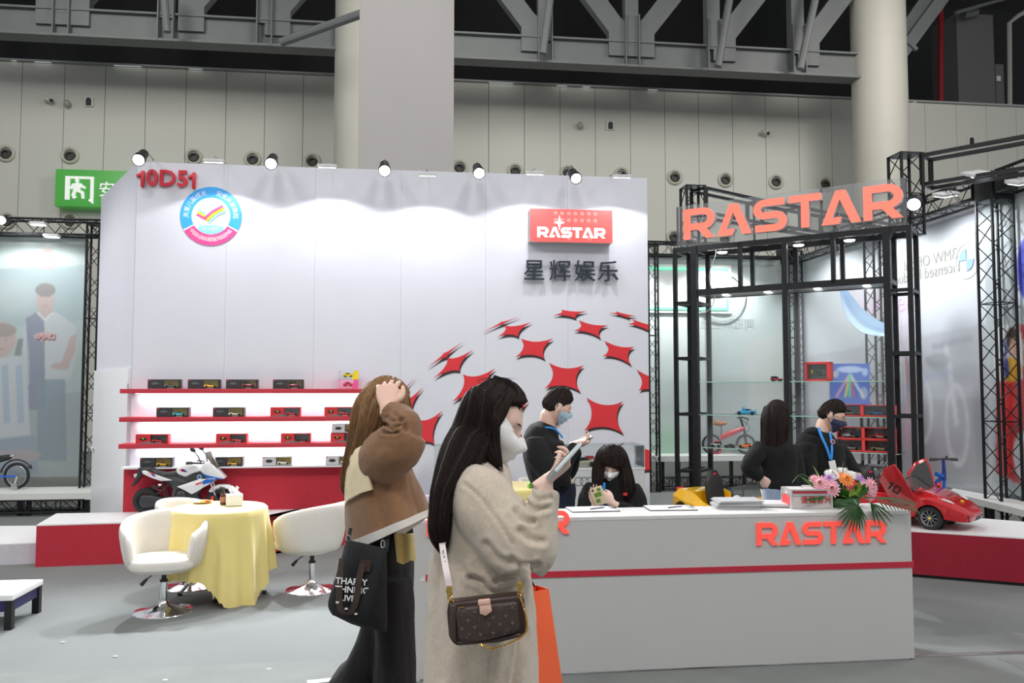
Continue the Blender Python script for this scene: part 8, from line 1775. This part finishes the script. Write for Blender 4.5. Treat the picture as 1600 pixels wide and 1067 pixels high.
for dx, dy, w_, h_ in ((.01, .0, .03, .05), (-.03, .01, .025, .03), (.04, -.015, .02, .025)): B().box(pc+fr_ @ Vector((dx, dy, .0055)), (w_, h_, .001), 0, fr_).build('green_print', mat('case_green', (.10, .20, .03), .4), t, True)
B().lathe([(0, 0), (.008, 0), (.008, .003), (0, .003)], pc+fr_ @ Vector((.045, .025, .005)), nrm).build('camera_lens', BLACKP, t, True)
cch = seat+AW*.04; tub_chair('cream tub chair under the seated woman behind the counter', (cch.x, cch.y, 0), -YAW)
# 5 long-haired woman with hand on hip
t5_, f = person('long-haired woman in black sweater and light jeans, hand on hip, before the tower', 6.75, 1212); k = f.k
H5 = Head(f(1214, 650), RT*.72+AW*.62-UP*.1, UP+RT*.05, .98); fo = legs(t5_, f, 1215, 0, DENIML, top=.92, w_=.09)
b = B(); H5.skin(b); b.tube([H5((-.02, 0, -.06)), f(1210, 688)], [.050, .06], 16); corebody(b, f, (1210, 690), (1215, 770), fo)
b.tube([f(1190, 704, -.06), f(1170, 730, -.11), f(1190, 748, -.10)], [.030, .03, .026], 12, sub=5); hand(b, f(1190, 746, -.11), RT*.6-UP*.6-AW*.1, RT*.5+AW*.7, .9, 1, (20, 25, 30, 30), 10)
b.tube([f(1234, 700, .05), f(1246, 735, .0), f(1252, 770, -.08)], [.045, .04, .026], 12, sub=5); hand(b, f(1253, 772, -.08), -UP, -RT, .9, 1, (20, 25, 30, 30), 10)
b.build('body', SKINL, t5_, True, remesh=.007, relax=1); H5.details(t5_, BROWM, 'open'); H5.mask(t5_, MASKW)
H5.hair(t5_, HAIRB, woman_line, puff=.02, name='hair_cap')
hair_curtain(t5_, [(f(1212, 636, -.01), 17*k, .07), (f(1211, 655, -.02), 21*k, .095), (f(1210, 680, -.03), 20*k, .09), (f(1209, 710, -.05), 20*k, .07), (f(1208, 730, -.07), 17*k, .05), (f(1207, 745, -.08), 6*k, .03)], HAIRB, seed=12, strands=90, side=RT, sr=.0016)
b = B(); torso(b, f, [(1210, 684, 14, .07, 0), (1211, 692, 26, .11, 0), (1212, 705, 31, .145, 0), (1214, 735, 30, .15, 0), (1216, 752, 31, .16, 0), (1217, 762, 29, .155, 0)])
armcloth(b, f, [(1190, 698, -.06, .065), (1180, 712, -.10, .072), (1171, 728, -.12, .070), (1178, 738, -.12, .058), (1189, 747, -.11, .042)]); armcloth(b, f, [(1233, 697, .03, .065), (1242, 720, .02, .07), (1247, 742, -.02, .062), (1251, 762, -.06, .05), (1253, 772, -.08, .044)])
b.build('sweater', BLKS, t5_, True, remesh=.010, relax=6, fold=(.009, 8, (1, 1, .8), 14))
# 6 man with glasses
t6_, f = person('man with glasses and navy mask in black hoodie, blue lanyard with badge', 7.0, 1288); k = f.k
H6 = Head(f(1298, 650), RT*.80-AW*.30-UP*.36, UP+RT*.35, 1.08); fo = legs(t6_, f, 1285, .1, DENIM, top=.9, w_=.09)
b = B(); H6.skin(b); b.tube([H6((-.01, 0, -.01)), H6((-.032, 0, -.07)), f(1284, 678)], [.03, .051, .058], 16, sub=3); corebody(b, f, (1280, 684), (1282, 770), fo)
b.tube([f(1305, 700, .08), f(1325, 722, .0), f(1342, 744, -.1)], [.05, .042, .028], 12, sub=5); hand(b, f(1342, 744, -.1), RT*.6-UP*.8, -RT*.6-UP*.2+AW*.3, 1, 1, (35, 40, 45, 50), 20)
b.tube([f(1262, 700, -.15), f(1262, 745, -.18), f(1280, 775, -.2)], [.05, .042, .028], 12, sub=5); hand(b, f(1281, 777, -.2), RT*.6-UP*.8, RT, 1, 1, (35, 40, 45, 50), 20)
b.build('body', SKIN, t6_, True, remesh=.007, relax=1); H6.details(t6_, BROWM, 'down'); H6.mask(t6_, mat('mask_navy', (.06, .06, .13), .8))
H6.hair(t6_, HAIRB, man_line, puff=.004, groove=.0025, z_in=-.004, extra=lambda n, q, w_: q+Vector((.010, 0, .020))*w_*max(0, n.z+.1))
gb = B()
for y in (-1, 1):
    gb.tube([H6((.106-.012*abs(math.cos(a))*(1 if math.cos(a)*y > 0 else .2), y*.034+.024*math.cos(a), .004+.018*math.sin(a))) for a in np.linspace(0, 6.283, 19)[:-1]], .0018, 6, closed=True); gb.tube([H6((.096, y*.058, .008)), H6((.04, y*.080, .008)), H6((-.02, y*.084, .004))], .0018, 6)
gb.tube([H6((.106, -.010, .006)), H6((.108, .010, .006))], .0016, 6).build('glasses', BLACKP, t6_, True)
b = B(); torso(b, f, [(1283, 674, 15, .08, 0), (1281, 682, 26, .12, 0), (1279, 692, 34, .17, 0), (1281, 715, 37, .19, 0), (1284, 745, 36, .19, 0), (1286, 775, 33, .18, 0)])
armcloth(b, f, [(1300, 694, .05, .08), (1313, 708, .04, .08), (1325, 724, .0, .068), (1336, 738, -.06, .055), (1341, 744, -.09, .048)]); armcloth(b, f, [(1262, 696, -.12, .085), (1260, 725, -.17, .082), (1262, 748, -.18, .074), (1272, 765, -.19, .06), (1280, 775, -.2, .05)])
hd2 = b.build('hoodie', BLKS, t6_, True, remesh=.010, relax=6, fold=(.010, 7, (1, 1, .8), 21))
b = B(); b.sec([(f(1268, 686, .02), .03, .03), (f(1264, 680, -.02), .05, .06), (f(1272, 676, -.06), .05, .06), (f(1284, 682, -.09), .03, .04)], side=UP, n=18).build('hood', BLKS, hd2, True)
strap_([f(1279, 668, -.09), f(1283, 680, -.165), f(1292, 700, -.205), f(1298, 718, -.215)], .022, 'lanyard', LANY, t6_); strap_([f(1297, 676, -.10), f(1299, 690, -.15), f(1300, 705, -.20), f(1299, 718, -.215)], .018, 'lanyard', LANY, t6_)
B().box(f(1302, 731, -.22), (.055, .004, .12), .002, Matrix.Rotation(-YAW, 3, 'Z') @ Matrix.Rotation(R(-12), 3, 'Y')).build('name_badge', PAPER, t6_, True)
B().lathe([(.012, 0), (.02, 0), (.02, .002), (.012, .002)], f(1301, 690, -.17), -AW, n=16).build('pink_chest_print', mat('print_pink', (.7, .3, .45), .6), hd2, True)
